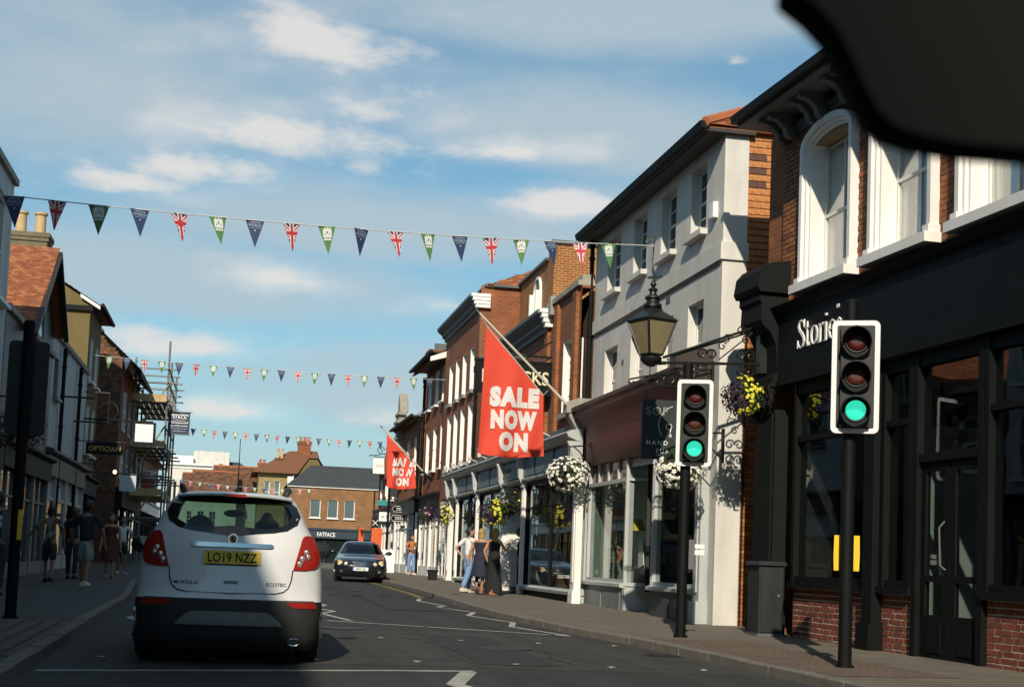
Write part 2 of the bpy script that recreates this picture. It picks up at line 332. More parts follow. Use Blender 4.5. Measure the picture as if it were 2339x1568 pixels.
ASPH = P('asphalt', (0.033, 0.036, 0.034), 0.82, 0.28, 1.6, 0.8, 160, stain=0.25)
ASPH2 = P('asphalt_worn', (0.043, 0.043, 0.038), 0.85, 0.30, 2.2, 0.8, 140, stain=0.3)
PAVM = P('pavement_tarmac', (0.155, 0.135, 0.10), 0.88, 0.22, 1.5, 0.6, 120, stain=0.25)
KERBM = P('kerb_granite', (0.15, 0.135, 0.115), 0.85, 0.3, 5, 0.5, 60)
LINEW = P('road_paint_white', (0.42, 0.42, 0.37), 0.75, 0.35, 9, 0.5, 120, stain=0.4)
LINEY = P('road_paint_yellow', (0.34, 0.25, 0.07), 0.75, 0.4, 9, 0.5, 120, stain=0.4)
REDPAV = P('red_tactile', (0.125, 0.09, 0.065), 0.9, 0.25, 3, 0.6, 90)
GRAV = P('earth', (0.09, 0.085, 0.07), 0.95, 0.3, 0.2)

def tracks(m):      # wheel tracks polished along the lanes
    t = m.node_tree; N = t.nodes.new; L = t.links.new; b = t.nodes['Principled BSDF']; src = b.inputs['Base Color'].links[0].from_socket
    tc = N('ShaderNodeTexCoord'); mp = N('ShaderNodeMapping'); mp.inputs['Scale'].default_value = (1.5, .035, 1); L(tc.outputs['Object'], mp.inputs[0])
    no = N('ShaderNodeTexNoise'); no.inputs['Scale'].default_value = 1.0; no.inputs['Detail'].default_value = 4; no.inputs['Roughness'].default_value = .7; L(mp.outputs[0], no.inputs['Vector'])
    mr = N('ShaderNodeMapRange'); mr.inputs['From Min'].default_value = .3; mr.inputs['From Max'].default_value = .7; mr.inputs['To Min'].default_value = .62; mr.inputs['To Max'].default_value = 1.45; L(no.outputs['Fac'], mr.inputs[0])
    vm = N('ShaderNodeVectorMath'); vm.operation = 'SCALE'; L(src, vm.inputs[0]); L(mr.outputs[0], vm.inputs['Scale']); L(vm.outputs[0], b.inputs['Base Color'])
tracks(ASPH); tracks(ASPH2)
g = MB(); xs = [-2500, -60, 60, 2500]; ys = [-2500, -60, 15, 60, 200, 3500]
g.grid([[(x, y, zg(y) - 0.16) for x in xs] for y in ys]); o = g.build('ground', GRAV); tag(o, 'bare earth under the town, running to the horizon', 'ground', kind='structure')
g = MB(); ry = sorted(set(yr(-60, 0, 10) + yr(0, 104, 2)))
g.grid([[(-60 if y > 97 else interp(LK, y) - 0.02, y, zg(y)), (interp(RK, y) * .5 + interp(LK, y) * .5, y, zg(y) + 0.03), (interp(RK, y) + 0.02, y, zg(y))] for y in ry])
road = g.build('road', [ASPH], smooth=True); tag(road, 'dark asphalt high street rising gently into the distance', 'road', kind='structure')
def crown(x, y):
    a, b = interp(LK, y), interp(RK, y); t = (x - a) / (b - a); return zg(y) + 0.03 * (1 - abs(2 * t - 1))
g = MB(); g.grid([[(interp(RK, y) + 0.12, y, zg(y) + PAV), (9.3 if y < 60 else 40, y, zg(y) + PAV + .02)] for y in sorted(set(yr(-60, 0, 10) + yr(0, 100, 2)))])
g.grid([[(-60, y, zg(y) + PAV), (60, y, zg(y) + PAV)] for y in (103.2, 200)], 0)
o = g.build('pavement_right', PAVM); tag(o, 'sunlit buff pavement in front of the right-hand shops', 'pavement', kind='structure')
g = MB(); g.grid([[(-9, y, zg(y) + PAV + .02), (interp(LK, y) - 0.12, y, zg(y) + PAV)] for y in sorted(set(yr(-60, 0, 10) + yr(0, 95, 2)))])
o = g.build('pavement_left', P('pavement_tarmac_shaded', (0.075, 0.075, 0.068), 0.9, 0.25, 1.5, 0.6, 120, stain=0.25)); tag(o, 'shaded pavement in front of the left-hand shops', 'pavement', kind='structure')  # darker copy of the right tarmac, street shade put into its colour
for nm, T, s, lab in (('kerb_right', RK, 1, 'granite kerb along the right pavement'), ('kerb_left', LK, -1, 'granite kerb along the left pavement')):
    base = MB()
    for a, b in zip(yr(-60, 8, 8.5), yr(-60, 8, 8.5)[1:]):
        xa, xb = interp(T, a), interp(T, b); base.add([(xa, a, zg(a) - .1), (xa + s * .13, a, zg(a) - .1), (xa + s * .13, a, zg(a) + PAV + .006), (xa, a, zg(a) + PAV + .006), (xb, b, zg(b) - .1), (xb + s * .13, b, zg(b) - .1), (xb + s * .13, b, zg(b) + PAV + .006), (xb, b, zg(b) + PAV + .006)], [(0, 1, 2, 3), (4, 7, 6, 5), (3, 2, 6, 7), (0, 3, 7, 4), (1, 5, 6, 2)])
    k = base.build(nm, KERBM); tag(k, lab, 'kerb', kind='structure')
    y = 8.0
    while y < (100 if s > 0 else 94):
        a, b = y + .005, y + .905; drop = 0.0
        if 12 < y < 19.5: drop = 0.0
        h = PAV + .006 - drop + random.uniform(-.004, .004); xa, xb = interp(T, a) + random.uniform(-.006, .006), interp(T, b)
        q = MB(); c = .018
        prof = lambda x, yy: [(x, yy, zg(yy) - .1), (x + s * .13, yy, zg(yy) - .1), (x + s * .13, yy, zg(yy) + max(h, PAV - .0 if drop == 0 else h)), (x + s * c, yy, zg(yy) + h), (x, yy, zg(yy) + h - c)]
        q.add(prof(xa, a) + prof(xb, b), [(0, 1, 2, 3, 4), (9, 8, 7, 6, 5), (0, 4, 9, 5), (4, 3, 8, 9), (3, 2, 7, 8), (2, 1, 6, 7)])
        q.build('kerb_stone', KERBM, k); y += .91
# crossing: red tactile paving (dropped towards the kerb) on both sides
for nm, T, s, w_ in (('tactile_right', RK, 1, 1.5), ('tactile_left', LK, -1, 1.3)):
    g = MB(); g.grid([[(interp(T, y) + s * .135, y, zg(y) + PAV + .004), (interp(T, y) + s * w_, y, zg(y) + PAV + .012)] for y in yr(13.1, 18.6, .5)])
    for yy in yr(13.3, 18.4, .2):
        for k in range(int(w_ / .2) - 1): g.lathe([(.03, 0), (.022, .006)], (interp(T, yy) + s * (.25 + .2 * k), yy, zg(yy) + PAV + .008), 6)
    o = g.build('red_tactile_paving_' + nm[8:], REDPAV); tag(o, 'red blister paving at the crossing on the %s pavement' % nm[8:], 'paving', kind='structure')
# painted lines
def stroke(mb, pts, wd, dz=.004):
    P_ = [Vector((x, y, 0)) for x, y in pts]
    for a, b in zip(P_, P_[1:]):
        d = (b - a).normalized(); n = Vector((-d.y, d.x, 0)) * wd / 2; k = max(1, int((b - a).length / .8))
        rows = []
        for i in range(k + 1):
            p = a + (b - a) * i / k; rows.append([(p.x + n.x, p.y + n.y, crown(p.x + n.x, p.y + n.y) + dz), (p.x - n.x, p.y - n.y, crown(p.x - n.x, p.y - n.y) + dz)])
        mb.grid(rows)
def marking(name, pts, wd, mat=LINEW, lab=None, dz=.005):
    g = MB(); stroke(g, pts, wd, dz); o = g.build(name, mat, road); return o
marking('zigzag_line', [(4.95, 20.55), (4.46, 22.5), (4.78, 23.95), (4.32, 25.9), (4.68, 27.4), (4.25, 29.4), (4.52, 30.1), (4.22, 32.3), (4.45, 33.8)], .10)
marking('zigzag_line', [(1.9, 22.4), (1.55, 24.5), (1.85, 25.5), (1.55, 26.5), (1.85, 28), (1.55, 29.5), (1.85, 31), (1.55, 32.5)], .10)
marking('zigzag_line', [(-1.0, 20.3), (-1.45, 22.0), (-1.05, 23.2), (-1.45, 25), (-1.05, 26.4), (-1.45, 28), (-1.05, 29.5)], .10)
marking('stop_line', [(1.5, 22.25), (4.95, 20.5)], .12)
marking('stop_line', [(-1.6, 12.95), (2.36, 13.66)], .12)
marking('zigzag_line', [(2.28, 13.5), (1.93, 12.1), (2.3, 10.6), (1.93, 9)], .16, dz=.009)
marking('edge_line', [(4.62, 34.5), (4.72, 38), (4.68, 44), (4.66, 50)], .07, LINEY)
marking('edge_line', [(4.52, 34.5), (4.60, 38), (4.56, 44), (4.54, 50)], .05, LINEY)
for k in range(7):
    g = MB(); 
    for yy in (14.6, 18.3):
        x = -1.2 + k * 1.05; g.lathe([(.055, 0), (.05, .012)], (x, yy + .12 * k * .4, crown(x, yy)), 8)
    g.build('road_stud', STEEL, road)
g = MB(); g.grid([[(interp(LK, y) + .05, y, crown(interp(LK, y) + .05, y) + .003)] + [(x, y, crown(x, y) + .003) for x in (0, 1.9, 3.5)] + [(interp(RK, y) - .05, y, crown(interp(RK, y) - .05, y) + .003)] for y in yr(14.2, 20.2, .5)])
g.build('worn_surface', ASPH2, road)

# patches, sealed cracks, polished tracks and ironwork in the carriageway
random.seed(21)
PATCH = P('asphalt_patch', (0.030, 0.032, 0.031), 0.78, 0.22, 3.0, 0.7, 170, stain=0.2); TRACK = P('asphalt_polished', (0.050, 0.052, 0.048), 0.62, 0.30, 1.1, 0.5, 150, stain=0.3); TAR = P('tar_seal', (0.010, 0.010, 0.010), 0.45, 0.3, 6)
def sheet(name, x0, x1, y0, y1, mat, dz, wob=.0):
    g = MB(); rows = []
    for y in yr(y0, y1, .5): rows.append([(x + random.uniform(-wob, wob), y + random.uniform(-wob, wob), crown(x, y) + dz) for x in yr(x0, x1, .4)])
    g.grid(rows); return g.build(name, mat, road)
for x0, x1, y0, y1 in ((2.6, 3.5, 14.6, 19.5), (-.9, .3, 24, 31), (3.0, 4.1, 27, 36), (2.3, 3.2, 40, 52), (.9, 1.6, 9.5, 13.0), (3.6, 4.9, 9.0, 12.4)): sheet('road_patch', x0, x1, y0, y1, PATCH, .0065, .03)
for k in range(16):
    x, y = random.uniform(-1.2, 4.6), random.uniform(9.5, 30); pts = [(x, y)]; a = random.choice((0, math.pi / 2)) + random.uniform(-.5, .5)
    for j in range(random.randint(5, 11)): a += random.uniform(-.5, .5); x += .3 * math.cos(a); y += .3 * math.sin(a); pts.append((max(-1.4, min(4.7, x)), y))
    g = MB(); stroke(g, pts, random.uniform(.012, .03), .0085); g.build('sealed_crack', TAR, road)
for x, y in ((3.35, 17.2), (1.6, 20.3), (-.2, 33), (3.2, 38)):
    g = MB(); g.lathe([(.32, 0), (.32, .004)], (x, y, crown(x, y) + .007), 24); 
    for i in range(-2, 3): g.box(x - .2, x + .2, y + .1 * i - .015, y + .1 * i + .015, crown(x, y) + .011, crown(x, y) + .014)
    g.build('manhole_cover', P('cast_iron', (.028, .028, .027), .55, .3, 9), road)
for y in (16.9, 29.0, 44.0):
    x = interp(RK, y) - .28; g = MB(); g.box(x - .2, x + .2, y - .22, y + .22, crown(x, y) - .01, crown(x, y) + .008); 
    for i in range(6): g.box(x - .17, x + .17, y - .18 + .065 * i, y - .15 + .065 * i, crown(x, y) + .008, crown(x, y) + .014)
    g.build('drain_grate', IRON, road)
random.seed(4)

# ------------------------------------------------------------------ facade helpers (x along the wall, y into the building, z up)
def wall(mb, x0, x1, z0, z1, holes=(), y=0.0, depth=0.2, m=0, mr=None):
    mr = m if mr is None else mr
    xs = sorted({x0, x1, *[min(max(h[i], x0), x1) for h in holes for i in (0, 1)]}); zs = sorted({z0, z1, *[min(max(h[i], z0), z1) for h in holes for i in (2, 3)]})
    for a, b in zip(xs, xs[1:]):
        run = None
        for c, d in zip(zs, zs[1:]):
            mx, mz = (a + b) / 2, (c + d) / 2
            if any(h[0] < mx < h[1] and h[2] < mz < h[3] for h in holes):
                continue
            mb.quad((a, y, c), (b, y, c), (b, y, d), (a, y, d), m)
    for h in holes:
        a, b, c, d = h; mb.quad((a, y, c), (a, y, d), (a, y + depth, d), (a, y + depth, c), mr); mb.quad((b, y, c), (b, y + depth, c), (b, y + depth, d), (b, y, d), mr)
        mb.quad((a, y, d), (b, y, d), (b, y + depth, d), (a, y + depth, d), mr); mb.quad((a, y, c), (a, y + depth, c), (b, y + depth, c), (b, y, c), mr)
_wc = {}
def window(parent, x0, x1, z0, z1, y, nx=2, nz=2, mat=WHITE, glass=GLASSD, fr=.06, bar=.022, sill=None, curtain=False, split=True, sash=True):
    W_, H_ = round(x1 - x0, 3), round(z1 - z0, 3)
    key = (W_, H_, nx, nz, mat.name, glass.name, fr, bar, split, sash, curtain)
    if key not in _wc:
        f = MB(); f.box(0, fr, 0, .07, 0, H_); f.box(W_ - fr, W_, 0, .07, 0, H_); f.box(fr, W_ - fr, 0, .07, 0, fr * 1.3); f.box(fr, W_ - fr, 0, .07, H_ - fr, H_)
        iw, ih = W_ - 2 * fr, H_ - 2.3 * fr; zb = fr * 1.3
        for i in range(1, nx): xx = fr + iw * i / nx; f.box(xx - bar / 2, xx + bar / 2, .012, .05, zb, H_ - fr)
        for i in range(1, nz):
            zz = zb + ih * i / nz; t = bar if not (sash and i == nz / 2) else bar * 2.2
            f.box(fr, W_ - fr, .008, .056, zz - t / 2, zz + t / 2)
        fm = f.mesh('window', mat)
        panes = []
        if split:
            for i in range(nx):
                for k in range(nz):
                    p = MB(); p.box(fr + iw * i / nx, fr + iw * (i + 1) / nx, .026, .032, zb + ih * k / nz, zb + ih * (k + 1) / nz); panes.append(p.mesh('pane', glass))
        else:
            p = MB(); p.box(fr, W_ - fr, .026, .032, zb, H_ - fr); panes.append(p.mesh('pane', glass))
        cu = None
        if curtain:
            c = MB(); 
            for a, b in ((fr, fr + iw * .34), (W_ - fr - iw * .22, W_ - fr)):
                n = 14; c.grid([[(a + (b - a) * i / n, .16 + .025 * math.sin(i * 2.1), zz) for i in range(n + 1)] for zz in (zb, H_ - fr)])
            c.box(fr, W_ - fr, .5, .52, 0, H_, 1); cu = c.mesh('curtain', [CURTAIN, INTER], smooth=40, recalc=False)
        _wc[key] = (fm, panes, cu)
    fm, panes, cu = _wc[key]
    o = inst(fm, 'window', parent, (x0, y, z0))
    for p in panes: inst(p, 'pane', o)
    if cu: inst(cu, 'curtain', o)
    if sill:
        s = MB(); pr, th = sill[0], sill[1]; s.box(-.07, W_ + .07, -pr - y + sill[3] if len(sill) > 3 else -pr, .03, -th, 0); s.build('sill', sill[2] if len(sill) > 2 else mat, o)
    return o
_tm = {}
def tiles(mb, org, ux, vy, W_, L_, tw=.17, gauge=.11, inside=None, th=.014, m=0, jit=.004, single=None):
    """rows of lapped tiles; single = (parent, material, limit, key): the first by key become objects of their own"""
    org, ux, vy = Vector(org), Vector(ux).normalized(), Vector(vy).normalized(); n = ux.cross(vy)
    r = 0; v = 0.0; cells = []
    while v < L_ - 1e-6:
        u = -(tw / 2) * (r % 2)
        while u < W_:
            a, b = max(u, 0) + .002, min(u + tw, W_) - .002
            if b - a > .02 and (inside is None or inside((a + b) / 2, v + gauge / 2)): cells.append((a, b, v))
            u += tw
        v += gauge; r += 1
    if single:
        par, mat, lim, key = single; cells.sort(key=lambda c: key((c[0] + c[1]) / 2, c[2])); k_ = (mat.name, gauge, tw)
        if k_ not in _tm:
            _tm[k_] = []
            for q_ in range(3):
                j = random.uniform(-jit, jit); lo = th + .012; hi = .004 + th * .3; q = MB()
                q.add([(-.5, 0, lo + j), (.5, 0, lo - j), (.5, gauge * 1.05, hi), (-.5, gauge * 1.05, hi), (-.5, 0, lo - th), (.5, 0, lo - th)], [(0, 1, 2, 3), (4, 5, 1, 0), (4, 0, 3), (5, 2, 1)]); _tm[k_].append(q.mesh('tile', mat, recalc=False))
        Rm = Matrix((ux, vy, n)).transposed().to_4x4()
        for a, b, v in cells[:lim]:
            o = bpy.data.objects.new('tile', random.choice(_tm[k_])); link(o, par); M_ = Rm.copy(); M_.translation = org + ux * ((a + b) / 2) + vy * v; o.matrix_local = M_ @ Matrix.Diagonal((b - a, 1, 1, 1))
        cells = cells[lim:]
    for a, b, v in cells:
        j = random.uniform(-jit, jit); lo = th + .012 + j; hi = .004 + th * .3
        p = [org + ux * a + vy * v + n * lo, org + ux * b + vy * v + n * (lo + random.uniform(-jit, jit)), org + ux * b + vy * (v + gauge * 1.05) + n * hi, org + ux * a + vy * (v + gauge * 1.05) + n * hi,
             org + ux * a + vy * v + n * (lo - th), org + ux * b + vy * v + n * (lo - th)]
        mb.add(p, [(0, 1, 2, 3), (4, 5, 1, 0), (4, 0, 3), (5, 2, 1)], m)
def brick_rects(x0, x1, z0, z1, holes=(), bw=.215, bh=.065, gap=.010, flemish=False):
    out = []; z = z0 + gap / 2; r = 0
    while z + bh <= z1 + .012:
        segs = [(x0, x1)]
        for h in holes:
            if h[2] < z + bh * .6 and h[3] > z + bh * .4:
                ns = []
                for a, b in segs:
                    if h[1] <= a or h[0] >= b: ns.append((a, b))
                    else:
                        if h[0] > a: ns.append((a, h[0]))
                        if h[1] < b: ns.append((h[1], b))
                segs = ns
        for a, b in segs:
            if flemish: pat = [bw, (bw - gap) / 2]; off = [0, .16][r % 2]
            else: pat = [bw]; off = [0, (bw + gap) / 2][r % 2]
            x = x0 - off; i = r % len(pat)
            while x < b:
                p, q = max(x, a), min(x + pat[i % len(pat)], b)
                if q - p > .025: out.append((p, q, z, min(z + bh, z1)))
                x += pat[i % len(pat)] + gap; i += 1
        z += bh + gap; r += 1
    return out
_bm = {}
def lay_bricks(parent, rects, mat, y=0.0, depth=.03, limit=300, plane='x'):
    """each brick its own object (shared mesh, scaled); those past the limit joined"""
    if mat.name not in _bm:
        v = []
        for k in range(3):
            q = MB(); e = .012; j = lambda: random.uniform(-.006, .006)
            q.add([(-.5, .5, -.5), (.5, .5, -.5), (.5, .5, .5), (-.5, .5, .5), (-.5 + .01, -.5 + j() * 4, -.5 + .03), (.5 - .01, -.5 + j() * 4, -.5 + .03 + j()), (.5 - .01, -.5 + j() * 4, .5 - .03), (-.5 + .01, -.5 + j() * 4, .5 - .03 + j())],
                  [(4, 5, 6, 7), (0, 4, 7, 3), (1, 2, 6, 5), (0, 1, 5, 4), (3, 7, 6, 2)]); v.append(q.mesh('brick', mat, recalc=False))
        _bm[mat.name] = v
    rest = MB()
    for i, (a, b, c, d) in enumerate(rects):
        dy = random.uniform(-.003, .003)
        if i < limit:
            if plane == 'x': inst(random.choice(_bm[mat.name]), 'brick', parent, ((a + b) / 2, y + depth / 2 + dy, (c + d) / 2), None, (b - a, depth, d - c))
            else: inst(random.choice(_bm[mat.name]), 'brick', parent, (y - depth / 2 - dy, (a + b) / 2, (c + d) / 2), (0, 0, R_(90)), (b - a, depth, d - c))
        else:
            if plane == 'x': rest.box(a, b, y + dy, y + depth, c, d)
            else: rest.box(y - depth, y - dy, a, b, c, d)
    if rest.v: rest.build('brickwork', mat, parent, kind='stuff')
def cornice(mb, x0, x1, z, prof, m=0, y=0.0):     # prof: (out, up) points, swept along x
    poly = [(y, z)] + [(y - a, z + b) for a, b in prof] + [(y, z + prof[-1][1])]
    mb.prism(poly, 'x', x0, x1, m)
def downpipe(parent, x, z0, z1, y=-.06, r=.045, mat=BLACK):
    q = MB(); q.tube((x, y, z0), (x, y, z1), r, 10); z = z0 + .6
    while z < z1: q.tube((x, y, z), (x, y, z + .07), r * 1.35, 10); z += 1.8
    q.box(x - .11, x + .11, y - .08, y + .05, z1 - .02, z1 + .2)
    return q.build('downpipe', mat, parent, smooth=40)
def chimney(parent, x0, x1, y0, y1, z0, z1, mat, pots=2, potmat=TERRA, poth=.55, along='x', potr=.12):
    q = MB(); q.box(x0, x1, y0, y1, z0, z1); q.box(x0 - .05, x1 + .05, y0 - .05, y1 + .05, z1 - .28, z1 - .14); q.box(x0 - .09, x1 + .09, y0 - .09, y1 + .09, z1 - .14, z1 + .02)
    c = q.build('chimney', mat, parent)
    for i in range(pots):
        t = (i + .5) / pots; px, py = (x0 + (x1 - x0) * t, (y0 + y1) / 2) if along == 'x' else ((x0 + x1) / 2, y0 + (y1 - y0) * t)
        p = MB(); p.lathe([(potr * 1.15, z1), (potr * 1.1, z1 + .08), (potr * .95, z1 + .12), (potr * .9, z1 + poth - .1), (potr * 1.15, z1 + poth - .08), (potr * 1.15, z1 + poth), (potr * .8, z1 + poth), (potr * .75, z1 + poth - .2)], (px, py, 0), 14); p.build('chimney_pot', potmat, c, smooth=35)
    return c
def part(parent, name, mat, fn, smooth=False, kind=None):
    q = MB(); fn(q); return q.build(name, mat, parent, smooth=smooth, kind=kind)

# ================================================================== RIGHT SIDE: dark shop with brick upper storey
B1 = empty('brick_shop', (8.12, 21.25, 0.1), R_(-90 + 3.05), 'near brick building with white arched windows above a black shopfront', 'building')
Z = -.1        # local z offset (empty stands 0.1 above street datum)
def s1():
    b = B1; X1 = 15.0
    wins = [(1.45, 3.08), (3.58, 5.2), (5.75, 7.38), (8.0, 9.63), (10.2, 11.83)]
    holes = [(a + .09, c - .09, 5.36 + Z, 7.45 + Z) for a, c in wins]
    q = MB(); wall(q, .63, X1, 4.9 + Z, 8.1 + Z, holes, .014, .28); q.quad((.63, .014, 4.9), (.63, 3, 4.9), (.63, 3, 8), (.63, .014, 8))
    up_ = q.build('upper_wall', MORTAR_D, b, recalc=False)
    oh = [(a, c, 5.2 + Z, 7.40 + Z) for a, c in wins]
    for a, c in wins: 
        for k in range(5):  # arch head, stepped
            w_ = (c - a) / 2 * math.sqrt(max(0, 1 - ((k + .5) / 5.4) ** 2)); oh.append(((a + c) / 2 - w_, (a + c) / 2 + w_, 7.40 + Z + k * .066, 7.40 + Z + (k + 1) * .066))
    rr = brick_rects(.63, X1, 5.02 + Z, 7.78 + Z, oh)
    rr.sort(key=lambda t: (t[0] > 7.7, (t[2] < 5.3), t[0]))
    lay_bricks(up_, rr, BRICKS, -.002, .02, 95)
    sb = brick_rects(.1, 3, 4.9 + Z, 8 + Z)
    # arched window surrounds
    for i, (a, c) in enumerate(wins):
        cx_, hw = (a + c) / 2, (c - a) / 2; zs, ze = 5.36 + Z, 7.40 + Z; rise = .33
        def arch(h, off, n=14): return [(cx_ + (h) * math.cos(math.pi * k / n), ze + (rise + off) * math.sin(math.pi * k / n)) for k in range(n + 1)]
        q = MB()
        for (o_, i_, y0) in ((0, .085, -.13), (.085, .14, -.08), (.14, .19, -.03)):
            A = [(cx_ + hw - o_, zs)] + arch(hw - o_, -o_) + [(cx_ - hw + o_, zs)]; Bq = [(cx_ + hw - i_, zs)] + arch(hw - i_, -i_) + [(cx_ - hw + i_, zs)]
            n = len(A)
            vs = [(x, y0, z) for x, z in A] + [(x, y0, z) for x, z in Bq] + [(x, .05, z) for x, z in A] + [(x, .30, z) for x, z in Bq]
            fs = []
            for k in range(n - 1): fs += [(k, k + 1, n + k + 1, n + k), (k, 2 * n + k, 2 * n + k + 1, k + 1), (n + k, n + k + 1, 3 * n + k + 1, 3 * n + k)]
            q.add(vs, fs)
        fr = q.build('window', WHITE, b, recalc=False)
        part(fr, 'sill', WHITE, lambda m: (m.box(cx_ - hw - .06, cx_ + hw + .06, -.24, .06, zs - .13, zs - .002), m.box(cx_ - hw - .03, cx_ - hw + .11, -.17, .0, zs, zs + .1), m.box(cx_ + hw - .11, cx_ + hw + .03, -.17, .0, zs, zs + .1)))
        def sash(m):
            x0, x1, z1 = cx_ - hw + .19, cx_ + hw - .19, ze + .02
            m.box(x0, x0 + .05, .2, .26, zs, z1); m.box(x1 - .05, x1, .2, .26, zs, z1); m.box(x0, x1, .2, .26, zs, zs + .09); m.box(x0 + .05, x1 - .05, .195, .245, zs + 1.0, zs + 1.045)
            m.box(cx_ - .015, cx_ + .015, .2, .25, zs + .09, ze + rise - .2); m.box(x0 + .05, x1 - .05, .21, .24, z1 - .02, z1 + .01)
            m.box(x0 - .05, x1 + .05, .15, .3, zs - .01, zs + .04)
        part(fr, 'sash', WHITE, sash)
        for k, (za, zb) in enumerate(((zs + .09, zs + 1.0), (zs + 1.045, ze + rise))):
            for xa, xb in ((cx_ - hw + .2, cx_ - .015), (cx_ + .015, cx_ + hw - .2)):
                part(fr, 'pane', SASHG, lambda m: m.box(xa, xb, .222, .228, za, zb))
        def cur(m):
            for xa, xb in ((cx_ - hw + .2, cx_ - .12), (cx_ + hw - .42, cx_ + hw - .2)):
                m.grid([[(xa + (xb - xa) * k / 16, .275 + .016 * math.sin(k * 1.9), zz) for k in range(17)] for zz in (zs, ze + rise)])
            m.box(cx_ - hw, cx_ + hw, 1.3, 1.32, zs - .1, ze + rise, 1)
        part(fr, 'curtain', [CURTAIN, INTER], cur, smooth=50)
        part(up_, 'arch_infill', BRICKS, lambda m: m.prism([(cx_ + hw * math.cos(math.pi * k / 14), ze + rise * math.sin(math.pi * k / 14)) for k in range(15)], 'y', .31, .32))
    # cornice, brackets, eaves and roof
    def cor(m):
        cornice(m, .5, X1, 7.78 + Z, [(.06, 0), (.06, .07), (.10, .10), (.10, .16)])
        m.box(.2, X1, -.62, .0, 8.06 + Z, 8.12 + Z)
    part(b, 'cornice', LEAD, cor)
    def brk(m):
        pr = [(0, 7.92), (-.12, 7.90), (-.2, 7.78), (-.16, 7.66), (-.06, 7.60), (0, 7.60)]
        pr2 = [(-.0, 8.06), (-.5, 8.06), (-.5, 7.98), (-.36, 7.96), (-.24, 7.86), (-.2, 7.74), (-.12, 7.70), (0, 7.72)]
        m.prism([(y, z + Z) for y, z in pr2], 'x', 0, .13)
    bm_ = MB(); brk(bm_); bmesh_ = bm_.mesh('eaves_bracket', LEAD)
    x = .72
    while x < X1: inst(bmesh_, 'eaves_bracket', b, (x, 0, 0)); inst(bmesh_, 'eaves_bracket', b, (x + .3, 0, 0)); x += 1.06
    part(b, 'gutter', BLACK, lambda m: m.prism([(-.60, 8.12 + Z), (-.73, 8.13 + Z), (-.75, 8.24 + Z), (-.60, 8.24 + Z)], 'x', .18, X1))
    def rf(m):
        m.add([(.18, -.65, 8.2 + Z), (X1, -.65, 8.2 + Z), (X1, 4.5, 9.9 + Z), (3.4, 4.5, 9.9 + Z), (.18, 9, 8.2 + Z), (X1, 9, 8.2 + Z)], [(0, 1, 2, 3), (0, 3, 4), (3, 2, 5, 4), (0, 4, 5, 1)])
    part(b, 'roof', TILES_D, rf)
    # body behind
    part(b, 'side_wall', BR_DRK, lambda m: (m.box(.62, X1, .36, 9, 4.9, 8.15 + Z), m.box(.05, X1, 3.4, 9, -.4, 4.9)))
    # fascia and shop cornice
    def fa(m):
        m.box(.92, X1, -.16, .05, 3.97 + Z, 5.0 + Z); m.prism([(-.155, 4.98 + Z), (-.24, 5.02 + Z), (-.30, 5.10 + Z), (-.05, 5.20 + Z), (.012, 5.20 + Z), (.012, 4.98 + Z)], 'x', .86, X1); m.box(.92, X1, -.19, -.1, 3.90 + Z, 3.97 + Z)
    fas = part(b, 'fascia', BLACK, fa)
    # serif lettering
    GL = {'S': [([(.46, .80), (.40, .93), (.27, .985), (.13, .92), (.09, .78), (.16, .64), (.30, .52), (.43, .38), (.47, .22), (.40, .07), (.26, .015), (.12, .07), (.05, .22)], [.02, .035, .045, .06, .085, .10, .11, .10, .085, .06, .045, .035, .02]), ([(.475, .99), (.47, .72)], [.012, .012]), ([(.04, .01), (.045, .30)], [.012, .012])],
          't': [([(.14, .88), (.14, .16), (.19, .03), (.28, .03), (.33, .14)], [.03, .085, .08, .05, .02]), ([(.02, .655), (.32, .655)], [.03, .03])],
          'o': [([(.25 + .2 * math.cos(a), .335 + .315 * math.sin(a)) for a in [k * math.pi / 8 for k in range(17)]], [.03 + .06 * abs(math.cos(k * math.pi / 8)) for k in range(17)])],
          'r': [([(.12, .64), (.12, .02)], [.085, .085]), ([(.02, .64), (.14, .64)], [.03, .03]), ([(.01, .015), (.24, .015)], [.03, .03]), ([(.13, .46), (.2, .6), (.3, .645), (.36, .57)], [.03, .04, .05, .09])],
          'i': [([(.12, .64), (.12, .02)], [.085, .085]), ([(.02, .64), (.14, .64)], [.03, .03]), ([(.01, .015), (.24, .015)], [.03, .03]), ([(.12, .86), (.12, .94)], [.10, .10])],
          'e': [([(.06, .35), (.44, .35), (.40, .56), (.25, .65), (.10, .54), (.05, .34), (.11, .12), (.26, .02), (.43, .14)], [.03, .03, .06, .04, .07, .09, .07, .04, .02])],
          's': [([(.33, .52), (.2, .64), (.08, .52), (.2, .36), (.34, .2), (.2, .02), (.04, .13)], [.03, .04, .07, .08, .07, .04, .03])]}
    ADV = {'S': .55, 't': .36, 'o': .52, 'r': .38, 'i': .27, 'e': .49, 's': .38}
    x = 1.60; hgt = .42
